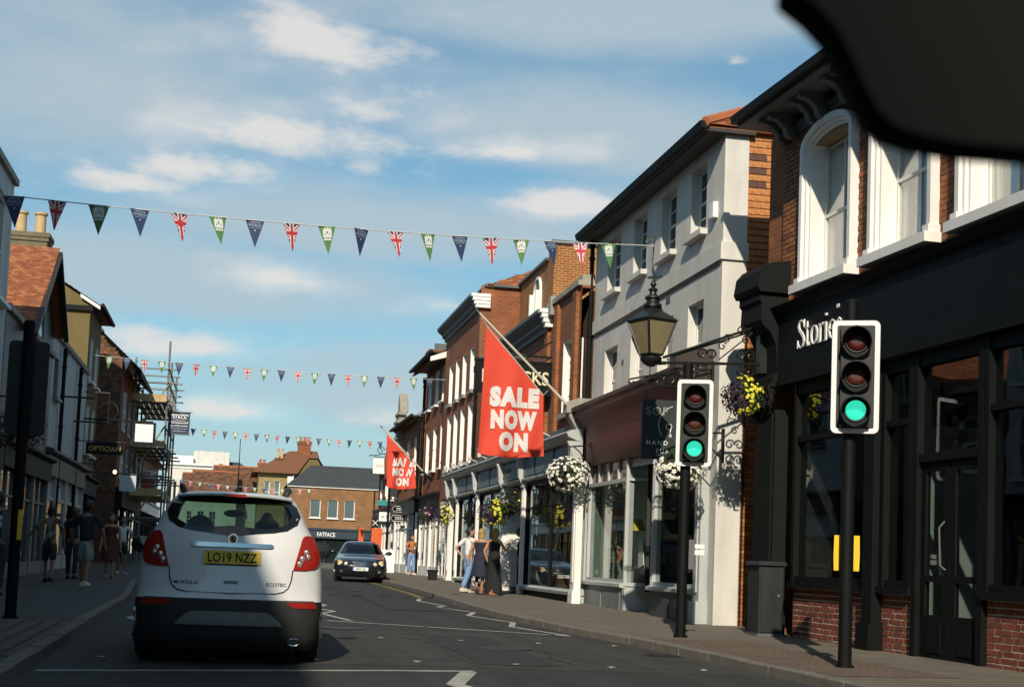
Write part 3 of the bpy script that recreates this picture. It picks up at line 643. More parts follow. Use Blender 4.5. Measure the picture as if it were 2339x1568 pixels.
    for ch in 'Stories':
        q = MB()
        for pts, wd in GL[ch]:
            n = len(pts); Lf, Rt = [], []
            for k in range(n):
                d = Vector((pts[min(k + 1, n - 1)][0] - pts[max(k - 1, 0)][0], pts[min(k + 1, n - 1)][1] - pts[max(k - 1, 0)][1])).normalized(); nx_, nz_ = -d.y, d.x
                Lf.append((pts[k][0] + nx_ * wd[k] / 2, pts[k][1] + nz_ * wd[k] / 2)); Rt.append((pts[k][0] - nx_ * wd[k] / 2, pts[k][1] - nz_ * wd[k] / 2))
            f2 = lambda p, y: (x + p[0] * hgt * 1.14, y, 4.38 + Z + p[1] * hgt)
            q.grid([[f2(a_, -.185) for a_ in Lf], [f2(a_, -.185) for a_ in Rt]]); q.grid([[f2(a_, -.185) for a_ in Lf], [f2(a_, -.163) for a_ in Lf]]); q.grid([[f2(a_, -.185) for a_ in Rt], [f2(a_, -.163) for a_ in Rt]])
        q.build('letter', LETTERW, fas, recalc=False); x += ADV[ch] * hgt * 1.14
        if ch == 'i': xt = x
    q = text_mb('TM', .07, .004, .01, align='LEFT'); q2 = MB(); put(q2, q, lambda a_, b_, c_: (a_ + 2.82, b_ - .17, c_ + 4.80 + Z)); q2.build('letter', LETTERW, fas)
    # console and pilaster at the far end
    def con(m):
        pr = [(.05, 5.34), (-.50, 5.34), (-.54, 5.42), (-.50, 5.66), (-.40, 5.78), (.05, 5.86)]; m.prism([(y, z + Z) for y, z in pr], 'x', .02, .96)
        pr = [(.05, 5.34), (-.47, 5.34), (-.47, 5.22), (-.43, 5.18), (-.44, 4.92), (-.40, 4.84), (-.28, 4.74), (-.19, 4.56), (-.16, 4.35), (-.15, 4.12), (-.22, 4.06), (-.22, 3.98), (.05, 3.98)]
        m.prism([(y, z + Z) for y, z in pr], 'x', .10, .88)
        m.box(.06, .92, -.27, .05, 3.90 + Z, 3.98 + Z)
    part(b, 'console', GREYP if False else P('charcoal_paint', (0.010, 0.0115, 0.0115), .75, .25, 3, .3, 30, spec=.12), con)
    def orn(m):
        random.seed(3)
        for k in range(60):
            a = random.uniform(.12, .86); z = random.uniform(3.55, 3.88); m.obox((a, -.19 - random.uniform(0, .05), z + Z), (.05, random.uniform(-.02, .02), .02), (-.01, .03, .01), (random.uniform(-.04, .04), -.02, .07))
    part(b, 'capital', MATS['charcoal_paint'], orn, smooth=True)
    def pil(m):
        m.box(.14, .86, -.16, .06, .0, 3.56 + Z); m.box(.10, .90, -.22, .06, -.2, .35); m.box(.2, .8, -.185, -.15, .5, 3.4)
    part(b, 'pilaster', MATS['charcoal_paint'], pil)
    part(b, 'side_pier', BR_ORA, lambda m: m.box(-.02, .62, .06, .8, -.3, 7.9))
    # stall risers
    for (x0, x1) in ((1.36, 4.80), (6.40, 9.5), (9.9, 14)):
        q = MB(); q.box(x0, x1, -.03, .12, -.25, .775); r_ = q.build('stall_riser', MORTAR, b)
        rr = brick_rects(x0, x1, .0, .77, (), .205, .060, .017, flemish=True)
        if x0 < 8: lay_bricks(r_, rr, BRICKS_D, -.038, .03, 155 if x0 < 2 else 50)
        else: lay_bricks(r_, rr, BRICKS_D, -.038, .03, 0)
        part(b, 'shop_sill', BLACK, lambda m: (m.box(x0 - .02, x1 + .02, -.14, .14, .775, .86)))
    # shop windows: black frames and glass
    for (x0, x1, mull) in ((1.38, 3.72, ()), (4.02, 4.80, ()), (6.40, 9.5, (7.9,)), (9.9, 14, (12,))):
        def fr(m):
            m.box(x0, x0 + .09, -.1, .1, .86, 3.90 + Z); m.box(x1 - .09, x1, -.1, .1, .86, 3.90 + Z); m.box(x0 + .09, x1 - .09, -.08, .08, 2.92, 3.0); m.box(x0 + .09, x1 - .09, -.08, .08, 3.72 + Z, 3.9 + Z); m.box(x0 + .09, x1 - .09, -.08, .08, .86, .95)
            for mm in mull: m.box(mm - .04, mm + .04, -.08, .08, .95, 3.72 + Z)
        f = part(b, 'shop_window', BLACK, fr)
        part(f, 'pane', SHOPG, lambda m: m.box(x0 + .09, x1 - .09, -.01, -.002, .95, 2.92)); part(f, 'pane', SHOPG, lambda m: m.box(x0 + .09, x1 - .09, -.01, -.002, 3.0, 3.72 + Z))
    def col(m):
        m.box(3.74, 4.0, -.19, .06, -.25, 3.9 + Z); m.box(3.70, 4.04, -.25, .06, -.25, .36); m.box(3.72, 4.02, -.22, .06, .36, .40)
    part(b, 'pilaster', BLACK, col)
    def dr(m):
        m.box(4.82, 4.93, -.1, .1, -.2, 3.9 + Z); m.box(6.27, 6.38, -.1, .1, -.2, 3.9 + Z); m.box(4.93, 6.27, -.08, .1, 2.42, 2.52); m.box(4.93, 6.27, -.08, .1, 3.72 + Z, 3.9 + Z)
        for x0, x1 in ((4.94, 5.59), (5.61, 6.26)):
            m.box(x0, x0 + .1, -.03, .03, .0, 2.42); m.box(x1 - .1, x1, -.03, .03, 0, 2.42); m.box(x0 + .1, x1 - .1, -.03, .03, 0, .55); m.box(x0 + .1, x1 - .1, -.03, .03, 2.3, 2.42); m.box(x0 + .1, x1 - .1, -.03, .03, .95, 1.03); m.box(x0 + .16, x1 - .16, -.045, -.03, .1, .48)
    d = part(b, 'door', BLACK, dr)
    for x0, x1 in ((5.04, 5.49), (5.71, 6.16)): part(d, 'pane', SHOPG, lambda m: (m.box(x0, x1, -.005, .005, .55, .95), m.box(x0, x1, -.005, .005, 1.03, 2.3)))
    part(d, 'pane', SHOPG, lambda m: m.box(4.93, 6.27, -.005, .005, 2.52, 3.72 + Z)); part(d, 'handle', STEEL, lambda m: m.path([(5.52, -.04, 1.1), (5.50, -.1, 1.15), (5.47, -.1, 1.6), (5.49, -.04, 1.68)], .012))
    part(b, 'door_step', LEAD, lambda m: m.box(4.8, 6.4, -.12, .2, -.25, .02))
    def inn(m):
        m.quad((1.0, .12, .3), (14, .12, .3), (14, 3.3, .3), (1.0, 3.3, .3), 0); m.quad((1, 3.3, .3), (14, 3.3, .3), (14, 3.3, 3.9), (1, 3.3, 3.9), 1); m.quad((1, .12, 3.85), (14, .12, 3.85), (14, 3.3, 3.85), (1, 3.3, 3.85), 1); m.quad((1.0, .12, .3), (1, 3.3, .3), (1, 3.3, 3.9), (1, .12, 3.9), 1)
        m.box(4.0, 4.06, .25, 1.3, .3, 3.0, 2); m.box(2.0, 3.4, 1.6, 1.7, .3, 2.4, 3); m.box(7, 8, 1.9, 2, .3, 2.6, 3)
    part(b, 'shop_interior', [TIMB, INTER, GREYL, BR_DRK], inn)
s1()
c = empty('utility_cabinet', (7.80, 20.15, .13), 0, 'grey street cabinet standing against the black pilaster', 'cabinet')
part(c, 'body', P('cabinet_grey', (.026, .031, .031), .55, .25, 4, .1, 40, stain=.4, spec=.25), lambda m: m.box(-.16, .22, -.22, .24, 0, 1.06))
part(c, 'lid', MATS['cabinet_grey'], lambda m: m.prism([(-.20, 1.06), (.26, 1.06), (.24, 1.12), (-.18, 1.12)], 'y', -.26, .28)); part(c, 'door', MATS['cabinet_grey'], lambda m: m.box(-.13, .19, -.235, -.22, .08, 1.0)); part(c, 'plinth', LEAD, lambda m: m.box(-.18, .24, -.24, .26, -.05, .06))
part(c, 'lock', STEEL, lambda m: m.lathe([(.02, -.25), (.02, -.235)], (.14, 0, .62), 10, axis='y'))

# ================================================================== white rendered building
B2 = empty('white_shop_house', (7.92, 31.5, .1), R_(-90), 'three-storey white rendered building with sash windows and maroon shopfront', 'building')
def s2():
    b = B2; W_ = 8.75
    cols = [(1.05, 2.1), (3.15, 4.1), (5.1, 6.05), (6.95, 7.82)]
    holes = [(a, c, 6.98, 8.22) for a, c in cols] + [(a, c, 4.35, 5.74) for a, c in cols]
    q = MB(); wall(q, 0, W_, 3.0, 8.42, holes, 0, .24); q.quad((W_, 0, -.3), (W_, .43, -.3), (W_, .43, 8.42), (W_, 0, 8.42)); q.quad((W_, .43, -.3), (W_ - .03, .43, -.3), (W_ - .03, .43, 8.42), (W_, .43, 8.42))
    q.box(W_ - .33, W_ - .002, .002, .4, -.3, 3.0)
    q.build('wall', RENDER_W, b, recalc=False)
    part(b, 'string_course', RENDER_W, lambda m: (m.box(-.0, W_ + .05, -.05, .02, 6.25, 6.55), m.box(W_, W_ + .05, .02, .45, 6.25, 6.55)))
    for a, c in cols:
        for z0, z1 in ((6.98, 8.22), (4.35, 5.74)):
            window(b, a, c, z0, z1, .16, 2, 4 if z0 > 6 else 4, WHITE, GLASSD, .05, .02, split=True)
            if z0 > 6: part(b, 'sill', RENDER_W, lambda m: m.box(a - .08, c + .08, -.13, .16, 6.88, 6.98))
    # eaves
    part(b, 'eaves', DARKBR, lambda m: m.box(-.1, W_ + .12, -.40, .5, 8.42, 8.48))
    part(b, 'gutter', BLACK, lambda m: (m.prism([(-.36, 8.44), (-.47, 8.46), (-.51, 8.58), (-.36, 8.58)], 'x', -.15, W_ + .14), m.box(-.15, W_ + .14, -.38, -.34, 8.40, 8.62)))
    def rf(m):
        a = .62; m.box(-.1, W_ + .1, -.34, 5.5, 8.482, 8.5)
        L_ = 4.6
        tiles(m, (-.1, -.42, 8.52), (1, 0, 0), (0, .87, .5), W_ + .2, 4.6, .17, .12, inside=lambda u, v: u < W_ + .2 - v * .87)
        tiles(m, (W_ + .14, -.42, 8.52), (0, 1, 0), (-.87, 0, .5), 6, 3.2, .17, .12, inside=lambda u, v: v * .87 < u)
        m.add([(-.1, -.4, 8.5), (W_ + .1, -.4, 8.5), (W_ - 3.9, 3.6, 10.8), (-.1, 3.6, 10.8), (W_ + .1, 7.6, 8.5), (-.1, 7.6, 8.5)], [(0, 1, 2, 3), (1, 4, 2), (3, 2, 4, 5)])
    part(b, 'roof', TILES_R, rf)
    part(b, 'hip_tiles', TERRA, lambda m: m.path([(W_ + .14 - t * .87, -.42 + t * .87, 8.56 + t * .5) for t in [k * .28 for k in range(15)]], .09, 6))
    downpipe(b, -.02, .2, 8.3, -.10, .05)
    # near end wall: hung tiles above, orange brick below
    ew = part(b, 'end_wall', MORTAR_D, lambda m: (m.box(W_ - .3, W_ - .04, .43, 7, -.3, 8.45)))
    lay_bricks(ew, brick_rects(.44, 2.6, 3.2, 5.72, (), .215, .065), BRICKS_O, W_ - .02, .02, 200, plane='y'); lay_bricks(ew, brick_rects(.44, .9, .0, 3.2), BRICKS_O, W_ - .02, .02, 0, plane='y')
    tv = []
    for k in range(3):
        t = MB(); e = random.uniform(-.003, .003); t.add([(0, -.081, -.062), (0, .081, -.062 + e), (0, .081, .07), (0, -.081, .07), (.026, -.081, -.062), (.026 + e, .081, -.062 + e), (.006, .081, .07), (.006, -.081, .07)], [(4, 5, 6, 7), (0, 1, 5, 4), (1, 2, 6, 5), (0, 4, 7, 3)]); tv.append(t.mesh('tile', TILES_H))
    dk = MB(); dk.add([(0, -.081, -.062), (0, .081, -.062), (0, .081, .07), (0, -.081, .07), (.026, -.081, -.062), (.026, .081, -.062), (.006, .081, .07), (.006, -.081, .07)], [(4, 5, 6, 7), (0, 1, 5, 4), (1, 2, 6, 5), (0, 4, 7, 3)]); dk = dk.mesh('tile', P('dark_hung_tile', (.10, .045, .03), .85, .25, 8))
    r = 0; z = 5.78; n = 0
    while z < 8.4:
        for i in range(10):
            y = .43 + .165 * i + (.0825 if r % 2 else 0)
            special = i < 2 and r in (15, 17, 19)
            inst(dk if special else random.choice(tv), 'tile', ew, (W_ - .036, y, z + .06), (0, random.uniform(-.02, .02), 0)); n += 1
        z += .118; r += 1
    part(b, 'lower_wall', BR_ORA, lambda m: m.box(W_ - .32, W_ - .002, .6, 2.0, -.3, .3))
    part(b, 'facade_cable', IRON, lambda m: (m.path([(4.75, -.03, 7.5), (4.72, -.05, 7.0), (4.9, -.03, 6.6), (4.86, -.06, 6.3), (4.86, -.07, 4.6)], .012, 5), m.path([(0.3, -.02, 6.2), (2.4, -.02, 6.18), (4.8, -.02, 6.2), (8.6, -.02, 6.2)], .010, 5)))
    part(b, 'alarm_box', LETTERW, lambda m: m.box(8.25, 8.45, -.09, 0, 7.05, 7.32)); part(b, 'hook', STEEL, lambda m: m.path([(4.75, 0, 7.45), (4.75, -.18, 7.45), (4.75, -.2, 7.38)], .015, 5)); part(b, 'vent', LEAD, lambda m: (m.lathe([(.06, -.02), (.05, 0)], (2.6, 0, 5.3), 10, axis='y'), m.box(5.6, 5.85, -.015, 0, 6.02, 6.14)))
    part(b, 'cable', IRON, lambda m: m.path([(W_ + .03, .455, z) for z in (0, 1, 2, 3, 4, 5)], .018))
    # shopfront
    def fas(m):
        pr = [(.02, 3.18), (-.16, 3.2), (-.22, 3.32), (-.26, 3.6), (-.30, 4.05), (-.42, 4.25), (-.48, 4.30), (-.48, 4.40), (-.1, 4.50), (.02, 4.50)]; m.prism(pr, 'x', .32, 8.35)
    part(b, 'fascia', MAROON, fas, smooth=30)
    part(b, 'cornice', DARKBR, lambda m: (m.prism([(-.48, 4.405), (-.56, 4.43), (-.56, 4.50), (-.1, 4.57), (.01, 4.57), (.01, 4.505)], 'x', .2, 8.4)))
    for x0, x1 in ((-.05, .34), (8.05, 8.42)):
        def cn(m):
            m.prism([(.0, 3.7), (-.2, 3.7), (-.32, 3.9), (-.58, 4.3), (-.62, 4.5), (-.5, 4.66), (.0, 4.66)], 'x', x0 + .03, x1 - .03); m.prism([(-.66, 4.4), (-.66, 4.64), (-.4, 4.74), (0, 4.74), (0, 4.4)], 'x', x0, x1)
        part(b, 'console', STONE if x0 < 1 else DARKBR, cn)
        part(b, 'pilaster', GREYL, lambda m: (m.box(x0 + .02, x1 - .02, -.14, .03, .45, 3.7), m.box(x0 - .02, x1 + .02, -.2, .03, -.3, .45), m.box(x0 - .01, x1 + .01, -.18, .03, 3.58, 3.7), m.box(x0 + .12, x1 - .12, -.165, -.14, .6, 3.5)))
    # stall risers, frames, splayed entrance
    for x0, x1 in ((.36, 3.55), (5.45, 8.03)):
        part(b, 'stall_riser', GREYP if x0 < 1 else P('dark_grey_paint', (.055, .065, .065), .5, .15, 2, stain=.2), lambda m: (m.box(x0, x1, -.12, .1, -.3, .55), m.box(x0 + .15, x0 + (x1 - x0) / 2 - .08, -.14, -.12, .1, .46), m.box(x0 + (x1 - x0) / 2 + .08, x1 - .15, -.14, -.12, .1, .46)))
        part(b, 'shop_sill', GREYL, lambda m: m.prism([(-.12, .55), (-.2, .57), (-.2, .63), (-.1, .66), (.1, .66), (.1, .55)], 'x', x0 - .02, x1 + .02))
        def fr(m):
            for x in (x0, x1 - .08): m.box(x, x + .08, -.1, .06, .66, 3.2)
            m.box(x0 + .08, x1 - .08, -.09, .05, 2.72, 2.80)
            k = 4 if x0 < 1 else 3
            for i in range(1, k): xx = x0 + (x1 - x0) * i / k; m.box(xx - .035, xx + .035, -.08, .05, 2.8, 3.2)
            m.box(x0 + .08, x1 - .08, -.09, .05, .66, .72)
        f = part(b, 'shop_window', GREYL, fr)
        part(f, 'pane', SHOPG, lambda m: m.box(x0 + .08, x1 - .08, -.03, -.022, .72, 2.72)); k = 4 if x0 < 1 else 3
        for i in range(k): part(f, 'pane', P('red_glass', (.10, .014, .012), .15, .3, 2, spec=.6), lambda m: m.box(x0 + .08 + (x1 - x0 - .16) * i / k + .02, x0 + .08 + (x1 - x0 - .16) * (i + 1) / k - .02, -.03, -.022, 2.80, 3.2))
    # splays
    def spl(m):
        for (xa, ya, xb, yb) in ((3.55, -.08, 4.1, 1.0), (5.45, -.08, 4.95, 1.0)):
            m.add([(xa, ya, -.3), (xb, yb, -.3), (xb, yb, .6), (xa, ya, .6)], [(0, 1, 2, 3)])
            m.path([(xa, ya, .6), (xa, ya, 3.2)], .045, 4); m.path([(xb, yb, .6), (xb, yb, 3.2)], .045, 4); m.path([(xa, ya, .63), (xb, yb, .63)], .05, 4); m.path([(xa, ya, 2.76), (xb, yb, 2.76)], .04, 4)
    part(b, 'entrance_frame', GREYL, spl)
    for (xa, ya, xb, yb) in ((3.57, -.04, 4.1, 1.0), (5.43, -.04, 4.95, 1.0)): part(b, 'pane', SHOPG, lambda m: m.quad((xa, ya, .66), (xb, yb, .66), (xb, yb, 3.1), (xa, ya, 3.1)))
    def dr(m):
        m.box(4.1, 4.2, 1.0, 1.08, -.2, 2.2); m.box(4.85, 4.95, 1.0, 1.08, -.2, 2.2); m.box(4.2, 4.85, 1.0, 1.08, 2.1, 2.2); m.box(4.2, 4.85, 1.0, 1.08, -.2, .5); m.box(4.1, 4.95, 1.0, 1.08, 2.2, 3.2)
    d = part(b, 'door', DARKBR, dr); part(d, 'pane', SHOPG, lambda m: m.box(4.2, 4.85, 1.03, 1.04, .5, 2.1)); part(d, 'handle', GOLD, lambda m: m.ball((4.28, .97, 1.0), .035, .035, .035))
    def inn(m):
        for xa, xb in ((.34, 4.05), (5.0, 8.4)):
            m.quad((xa, .1, .5), (xb, .1, .5), (xb, 1.7, .5), (xa, 1.7, .5), 0); m.quad((xa, 1.7, .5), (xb, 1.7, .5), (xb, 1.7, 3.3), (xa, 1.7, 3.3), 1 if xa < 1 else 2); m.quad((xa, .1, 3.25), (xb, .1, 3.25), (xb, 1.7, 3.25), (xa, 1.7, 3.25), 2); m.quad((xa, .0, .5), (xa, 1.7, .5), (xa, 1.7, 3.3), (xa, .0, 3.3), 1 if xa < 1 else 2); m.quad((xb, .2, .5), (xb, 1.7, .5), (xb, 1.7, 3.3), (xb, .2, 3.3), 2)
        m.quad((.4, .8, .5), (3.5, .8, .5), (3.5, .8, 3.2), (.4, .8, 3.2), 1)
        m.quad((4.0, 0, .02), (5.0, 0, .02), (5.0, 1.7, .02), (4.0, 1.7, .02), 0)
        m.obox((1.9, .72, 1.25), (.22, 0, .04), (0, .01, 0), (-.05, 0, .26), 3); m.box(2.7, 3.2, .35, .65, .5, .95, 4); m.box(6.0, 6.5, .7, 1.1, .5, 1.0, 5); m.box(7.2, 7.5, .6, .9, .5, .9, 3)
    part(b, 'shop_interior', [TIMB, P('pale_green_wall', (.52, .57, .50), .9, .1), INTER, WHITE, DARKBR, BR_DRK], inn)
    part(b, 'core', INTER, lambda m: m.box(.05, W_ - .32, 1.9, 7, -.3, 8.4)); part(b, 'core', INTER, lambda m: m.box(.05, W_ - .32, .4, 1.9, 3.4, 8.4))
s2()
for i, (x, lab) in enumerate(((7.95 + .55, 'tall dark turned candlestick in the maroon shop window, left of the pair'), (7.95 + .62, 'tall dark turned candlestick in the maroon shop window, right of the pair'))):
    c = empty('candlestick', (8.25 + .06 * i, 31.5 - .85 - .30 * i, .60), 0, lab, 'candlestick', 'candlesticks in the shop window')
    prof = [(.09, 0), (.1, .03), (.05, .07), (.025, .12)]
    for k in range(7): prof += [(.05, .18 + k * .09), (.022, .225 + k * .09)]
    prof += [(.06, .84), (.06, .88)]
    part(c, 'stem', DARKBR, lambda m: m.lathe(prof, n=12), smooth=40); part(c, 'candle', IRON, lambda m: m.lathe([(.025, .88), (.022, 1.08)], n=10), smooth=40)
l = empty('table_lamp', (8.45, 29.2, .60), 0, 'small lamp with yellow shade inside the maroon shop window', 'lamp')
part(l, 'stand', DARKBR, lambda m: m.lathe([(.1, 0), (.1, .03), (.02, .06), (.02, 1.3)], n=10)); part(l, 'shade', P('yellow_shade', (.5, .36, .03), .7, .05, 3), lambda m: m.lathe([(.17, 1.25), (.09, 1.5)], n=14), smooth=40)

# ================================================================== brick department store
B3 = empty('brick_department_store', (7.6, 53.2, .2), R_(-90), 'long red-brick store with slate-blue shopfront and large display windows', 'building')
def s3():
    b = B3; X = lambda Y: 53.2 - Y
    # far bay (three tall storeys), x 0..7.6 ; near bay with parapet x 7.6..21.7
    hA = [(x, x + .85, 6.55, 8.0) for x in (1.2, 2.75, 4.3, 5.95)] + [(x, x + .9, 4.15, 6.1) for x in (1.2, 2.75, 4.3, 5.95)]
    q = MB(); wall(q, 0, 7.6, 3.1, 9.3, hA, 0, .22, 0, 1); q.quad((7.6, 0, 6.5), (7.6, 6, 6.5), (7.6, 6, 9.9), (7.6, 0, 9.9)); q.quad((0, 0, 3), (0, 6, 3), (0, 6, 9.3), (0, 0, 9.3))
    q.quad((0, .25, 9.3), (7.6, .25, 9.3), (7.6, .25, 9.9), (0, .25, 9.9))
    q.build('far_wall', [BR_RED, WHITE], b, recalc=False)
    for h in hA: window(b, h[0], h[1], h[2], h[3], .12, 2, 4, WHITE, GLASSD, .05, .02, split=False); part(b, 'sill', STONE if h[2] > 6 else WHITE, lambda m: m.box(h[0] - .07, h[1] + .07, -.1, .12, h[2] - .12, h[2]))
    def cor(m, x0, x1, z, s=1.0, y=0.0):
        cornice(m, x0, x1, z, [(.06 * s, 0), (.06 * s, .1 * s), (.16 * s, .16 * s), (.16 * s, .24 * s), (.3 * s, .34 * s), (.36 * s, .42 * s), (.36 * s, .5 * s)], y=y)
    part(b, 'cornice', LEAD, lambda m: cor(m, -.1, 7.56, 9.1, 1.0))
    part(b, 'cornice_end', WHITE, lambda m: [m.box(7.565, 7.76, -.34 + .05 * k, .3, 9.5 - .12 * k, 9.6 - .12 * k) for k in range(4)])
    hB = [(20.0, 21.0, 4.45, 6.2), (16.4, 17.4, 4.45, 6.2), (13.9, 14.9, 4.45, 6.2), (11.2, 12.2, 4.45, 6.2), (8.6, 9.6, 4.45, 6.2)]
    q = MB(); wall(q, 7.6, 21.72, 3.1, 7.25, hB, 0, .25, 0, 1); q.box(7.62, 21.72, .0, .25, 7.24, 7.3); q.build('near_wall', [BR_RED, WHITE], b, recalc=False)
    for h in hB: window(b, h[0], h[1], h[2], h[3], .14, 2, 4, WHITE, GLASSD, .05, .02, split=False); part(b, 'sill', STONE, lambda m: m.box(h[0] - .07, h[1] + .07, -.1, .12, h[2] - .12, h[2]))
    for x in (18.35, 19.4, 21.35, 13.2): part(b, 'brick_pier', BR_ORA, lambda m: m.box(x - .17, x + .17, -.09, .02, 3.9, 7.2))
    part(b, 'cornice', LEAD, lambda m: (cor(m, 13.0, 18.5, 6.75, 1.0)))
    part(b, 'cornice_end', WHITE, lambda m: [m.box(18.5, 18.7, -.34 + .05 * k, .05, 7.15 - .12 * k, 7.25 - .12 * k) for k in range(4)])
    part(b, 'coping', STONE, lambda m: (m.box(18.72, 21.72, -.1, .34, 7.3, 7.42), m.box(7.62, 18.4, -.08, .3, 7.31, 7.42), m.box(18.72, 19.0, -.14, .34, 7.05, 7.52)))
    part(b, 'coping', STONE, lambda m: m.prism([(18.9, 7.42), (21.72, 7.42), (21.72, 7.55), (18.9, 7.5)], 'y', 0, .3))
    # setback storey with arched window and big end wall
    def sb(m):
        m.box(7.66, 12.0, 1.3, 5, 7.0, 9.95); m.box(12.0, 12.75, 1.28, 6, 7.0, 10.3)
    part(b, 'setback_wall', brickmat('end_brick', (0.32, 0.085, 0.026), (0.22, 0.058, 0.02), (0.42, 0.26, 0.09), .3, ms=.014), sb)
    part(b, 'setback_coping', LEAD, lambda m: (m.box(7.66, 12.0, 1.2, 1.6, 9.95, 10.03), m.box(11.95, 12.82, 1.2, 6.1, 10.3, 10.4), m.ball((12.3, 2.4, 10.45), .32, .32, .3, 10, 6)))
    aw = part(b, 'arched_window', WHITE, lambda m: (m.box(10.1, 10.2, 1.1, 1.3, 8.2, 9.2), m.box(11.0, 11.1, 1.1, 1.3, 8.2, 9.2), m.box(10.2, 11.0, 1.22, 1.3, 8.6, 8.65), m.box(10.05, 11.15, 1.08, 1.3, 8.1, 8.2), m.path([(10.6 + .46 * math.cos(math.pi * k / 10), 1.26, 9.2 + .46 * math.sin(math.pi * k / 10)) for k in range(11)], .05, 4)))
    part(aw, 'pane', GLASSD, lambda m: m.prism([(10.16, 8.2), (11.04, 8.2)] + [(10.6 + .44 * math.cos(math.pi * k / 10), 9.2 + .44 * math.sin(math.pi * k / 10)) for k in range(11)], 'y', 1.27, 1.29))
    # roof of the far bay: hipped orange tiles
    ro = part(b, 'roof', TILES_R, lambda m: m.add([(-.2, .2, 9.85), (7.7, .2, 9.85), (5.2, 3.2, 11.3), (-.2, 3.2, 11.3), (7.7, 6.2, 9.85), (-.2, 6.2, 9.85)], [(0, 1, 2, 3), (1, 4, 2), (3, 2, 4, 5)]))
    q = MB(); tiles(q, (-.2, .18, 9.9), (1, 0, 0), (0, .9, .435), 7.9, 3.4, .2, .16, inside=lambda u, v: u < 7.9 - v * .75)
    tiles(q, (7.74, .18, 9.9), (0, 1, 0), (-.86, 0, .5), 6.0, 2.9, .2, .16, inside=lambda u, v: v < u * 1.02 and v < (6.0 - u) * 1.02, single=(ro, TILES_R, 250, lambda u, v: u))
    q.build('roof_tiles', TILES_R, ro, kind='stuff')
    part(b, 'parapet_coping', LEAD, lambda m: (m.box(-.1, 7.7, .1, .4, 9.86, 9.94), m.box(7.45, 7.75, .4, 6, 9.86, 9.94)))
    part(b, 'body', BR_DRK, lambda m: (m.box(7.62, 21.7, .3, 6, 3.1, 7.2), m.box(.05, 7.55, .3, 6, 3.1, 9.25), m.box(.05, 21.7, 2.6, 6, -.3, 3.1)))
    downpipe(b, 7.75, .2, 7.0, -.08, .05)
    # ---- shopfront
    part(b, 'shop_cornice', GREYL, lambda m: m.prism([(.0, 3.62), (-.16, 3.66), (-.34, 3.74), (-.38, 3.82), (-.30, 3.88), (.0, 3.93)], 'x', 2.7, 22.3))
    def fp(m):
        m.box(2.7, 22.2, -.12, .02, 3.08, 3.62)
    fa = part(b, 'fascia', SLATEB, fp)
    for k in range(9):
        x0 = 2.8 + k * 2.15
        part(fa, 'fascia_panel', SLATEB, lambda m: m.box(x0 + .06, x0 + 2.06, -.145, -.12, 3.14, 3.57))
        part(fa, 'fascia_bead', BLACKM, lambda m: m.box(x0 - .012, x0 + .03, -.16, -.12, 3.08, 3.62))
    t = text_mb('ELPHICKS', .34, .008, .012, xs=.95); q = MB(); put(q, t, lambda x, y, z: (x + 14.0, y - .155, z + 3.22)); q.build('letters', P('sign_grey_letter', (.05, .06, .065), .5), fa)
    part(b, 'lintel', GREYL, lambda m: m.prism([(.02, 2.98), (-.12, 3.0), (-.2, 3.03), (-.2, 3.08), (.02, 3.08)], 'x', 2.7, 22.25))
    def glaz(x0, x1, mulls, name='shop_window'):
        def fr(m):
            m.box(x0, x0 + .06, -.06, .06, .32, 2.98); m.box(x1 - .06, x1, -.06, .06, .32, 2.98); m.box(x0 + .06, x1 - .06, -.06, .06, 2.9, 2.98)
            for mm in mulls: m.box(mm - .025, mm + .025, -.05, .05, .32, 2.9)
            # arched glazing heads
            n = max(2, int((x1 - x0) / .75)); w_ = (x1 - x0) / n
            for k in range(n):
                m.path([(x0 + w_ * (k + .5) + w_ * .46 * math.cos(math.pi * j / 8), 0, 2.3 + .5 * math.sin(math.pi * j / 8)) for j in range(9)], .018, 4)
            m.box(x0 + .06, x1 - .06, -.03, .03, 2.28, 2.32)
        f = part(b, name, BLACK, fr)
        pts = [x0] + list(mulls) + [x1]
        for a, c_ in zip(pts, pts[1:]): part(f, 'pane', SHOPG, lambda m: m.box(a + .03, c_ - .03, -.004, .004, .32, 2.9))
        part(b, 'stall_riser', BLACK, lambda m: m.box(x0, x1, -.04, .1, -.4, .2)); part(b, 'shop_sill', GREYL, lambda m: m.prism([(-.04, .2), (-.16, .2), (-.18, .27), (-.05, .32), (.08, .32), (.08, .2)], 'x', x0 - .02, x1 + .02))
    glaz(16.5, 22.1, (19.4,)); glaz(9.3, 13.3, (11.2,)); glaz(5.2, 8.9, (7,))
    for x in (22.2, 16.32, 13.5, 9.1, 5.0, 3.3):
        part(b, 'pilaster', WHITE, lambda m: (m.box(x - .17, x + .17, -.12, .04, .3, 2.98), m.box(x - .2, x + .2, -.16, .04, -.4, .3), m.box(x - .19, x + .19, -.15, .04, 2.86, 2.97), m.box(x - .08, x + .08, -.14, -.12, .5, 2.75)))
        part(b, 'pilaster_bracket', GREYL, lambda m: m.prism([(0, 2.98), (-.2, 2.98), (-.26, 3.1), (-.3, 3.5), (-.36, 3.64), (0, 3.64)], 'x', x - .09, x + .09))
    # recessed entrance with white splay
    part(b, 'entrance_splay', WHITE, lambda m: (m.box(13.68, 13.72, .0, 1.6, .22, 2.98), m.box(13.66, 13.74, .0, 1.6, -.4, .22)))
    def dr(m): m.box(13.72, 13.85, 1.5, 1.6, -.3, 2.98); m.box(16.1, 16.2, 1.5, 1.6, -.3, 2.98); m.box(13.85, 16.1, 1.5, 1.6, 2.2, 2.98); m.box(14.9, 15.0, 1.5, 1.6, -.3, 2.2)
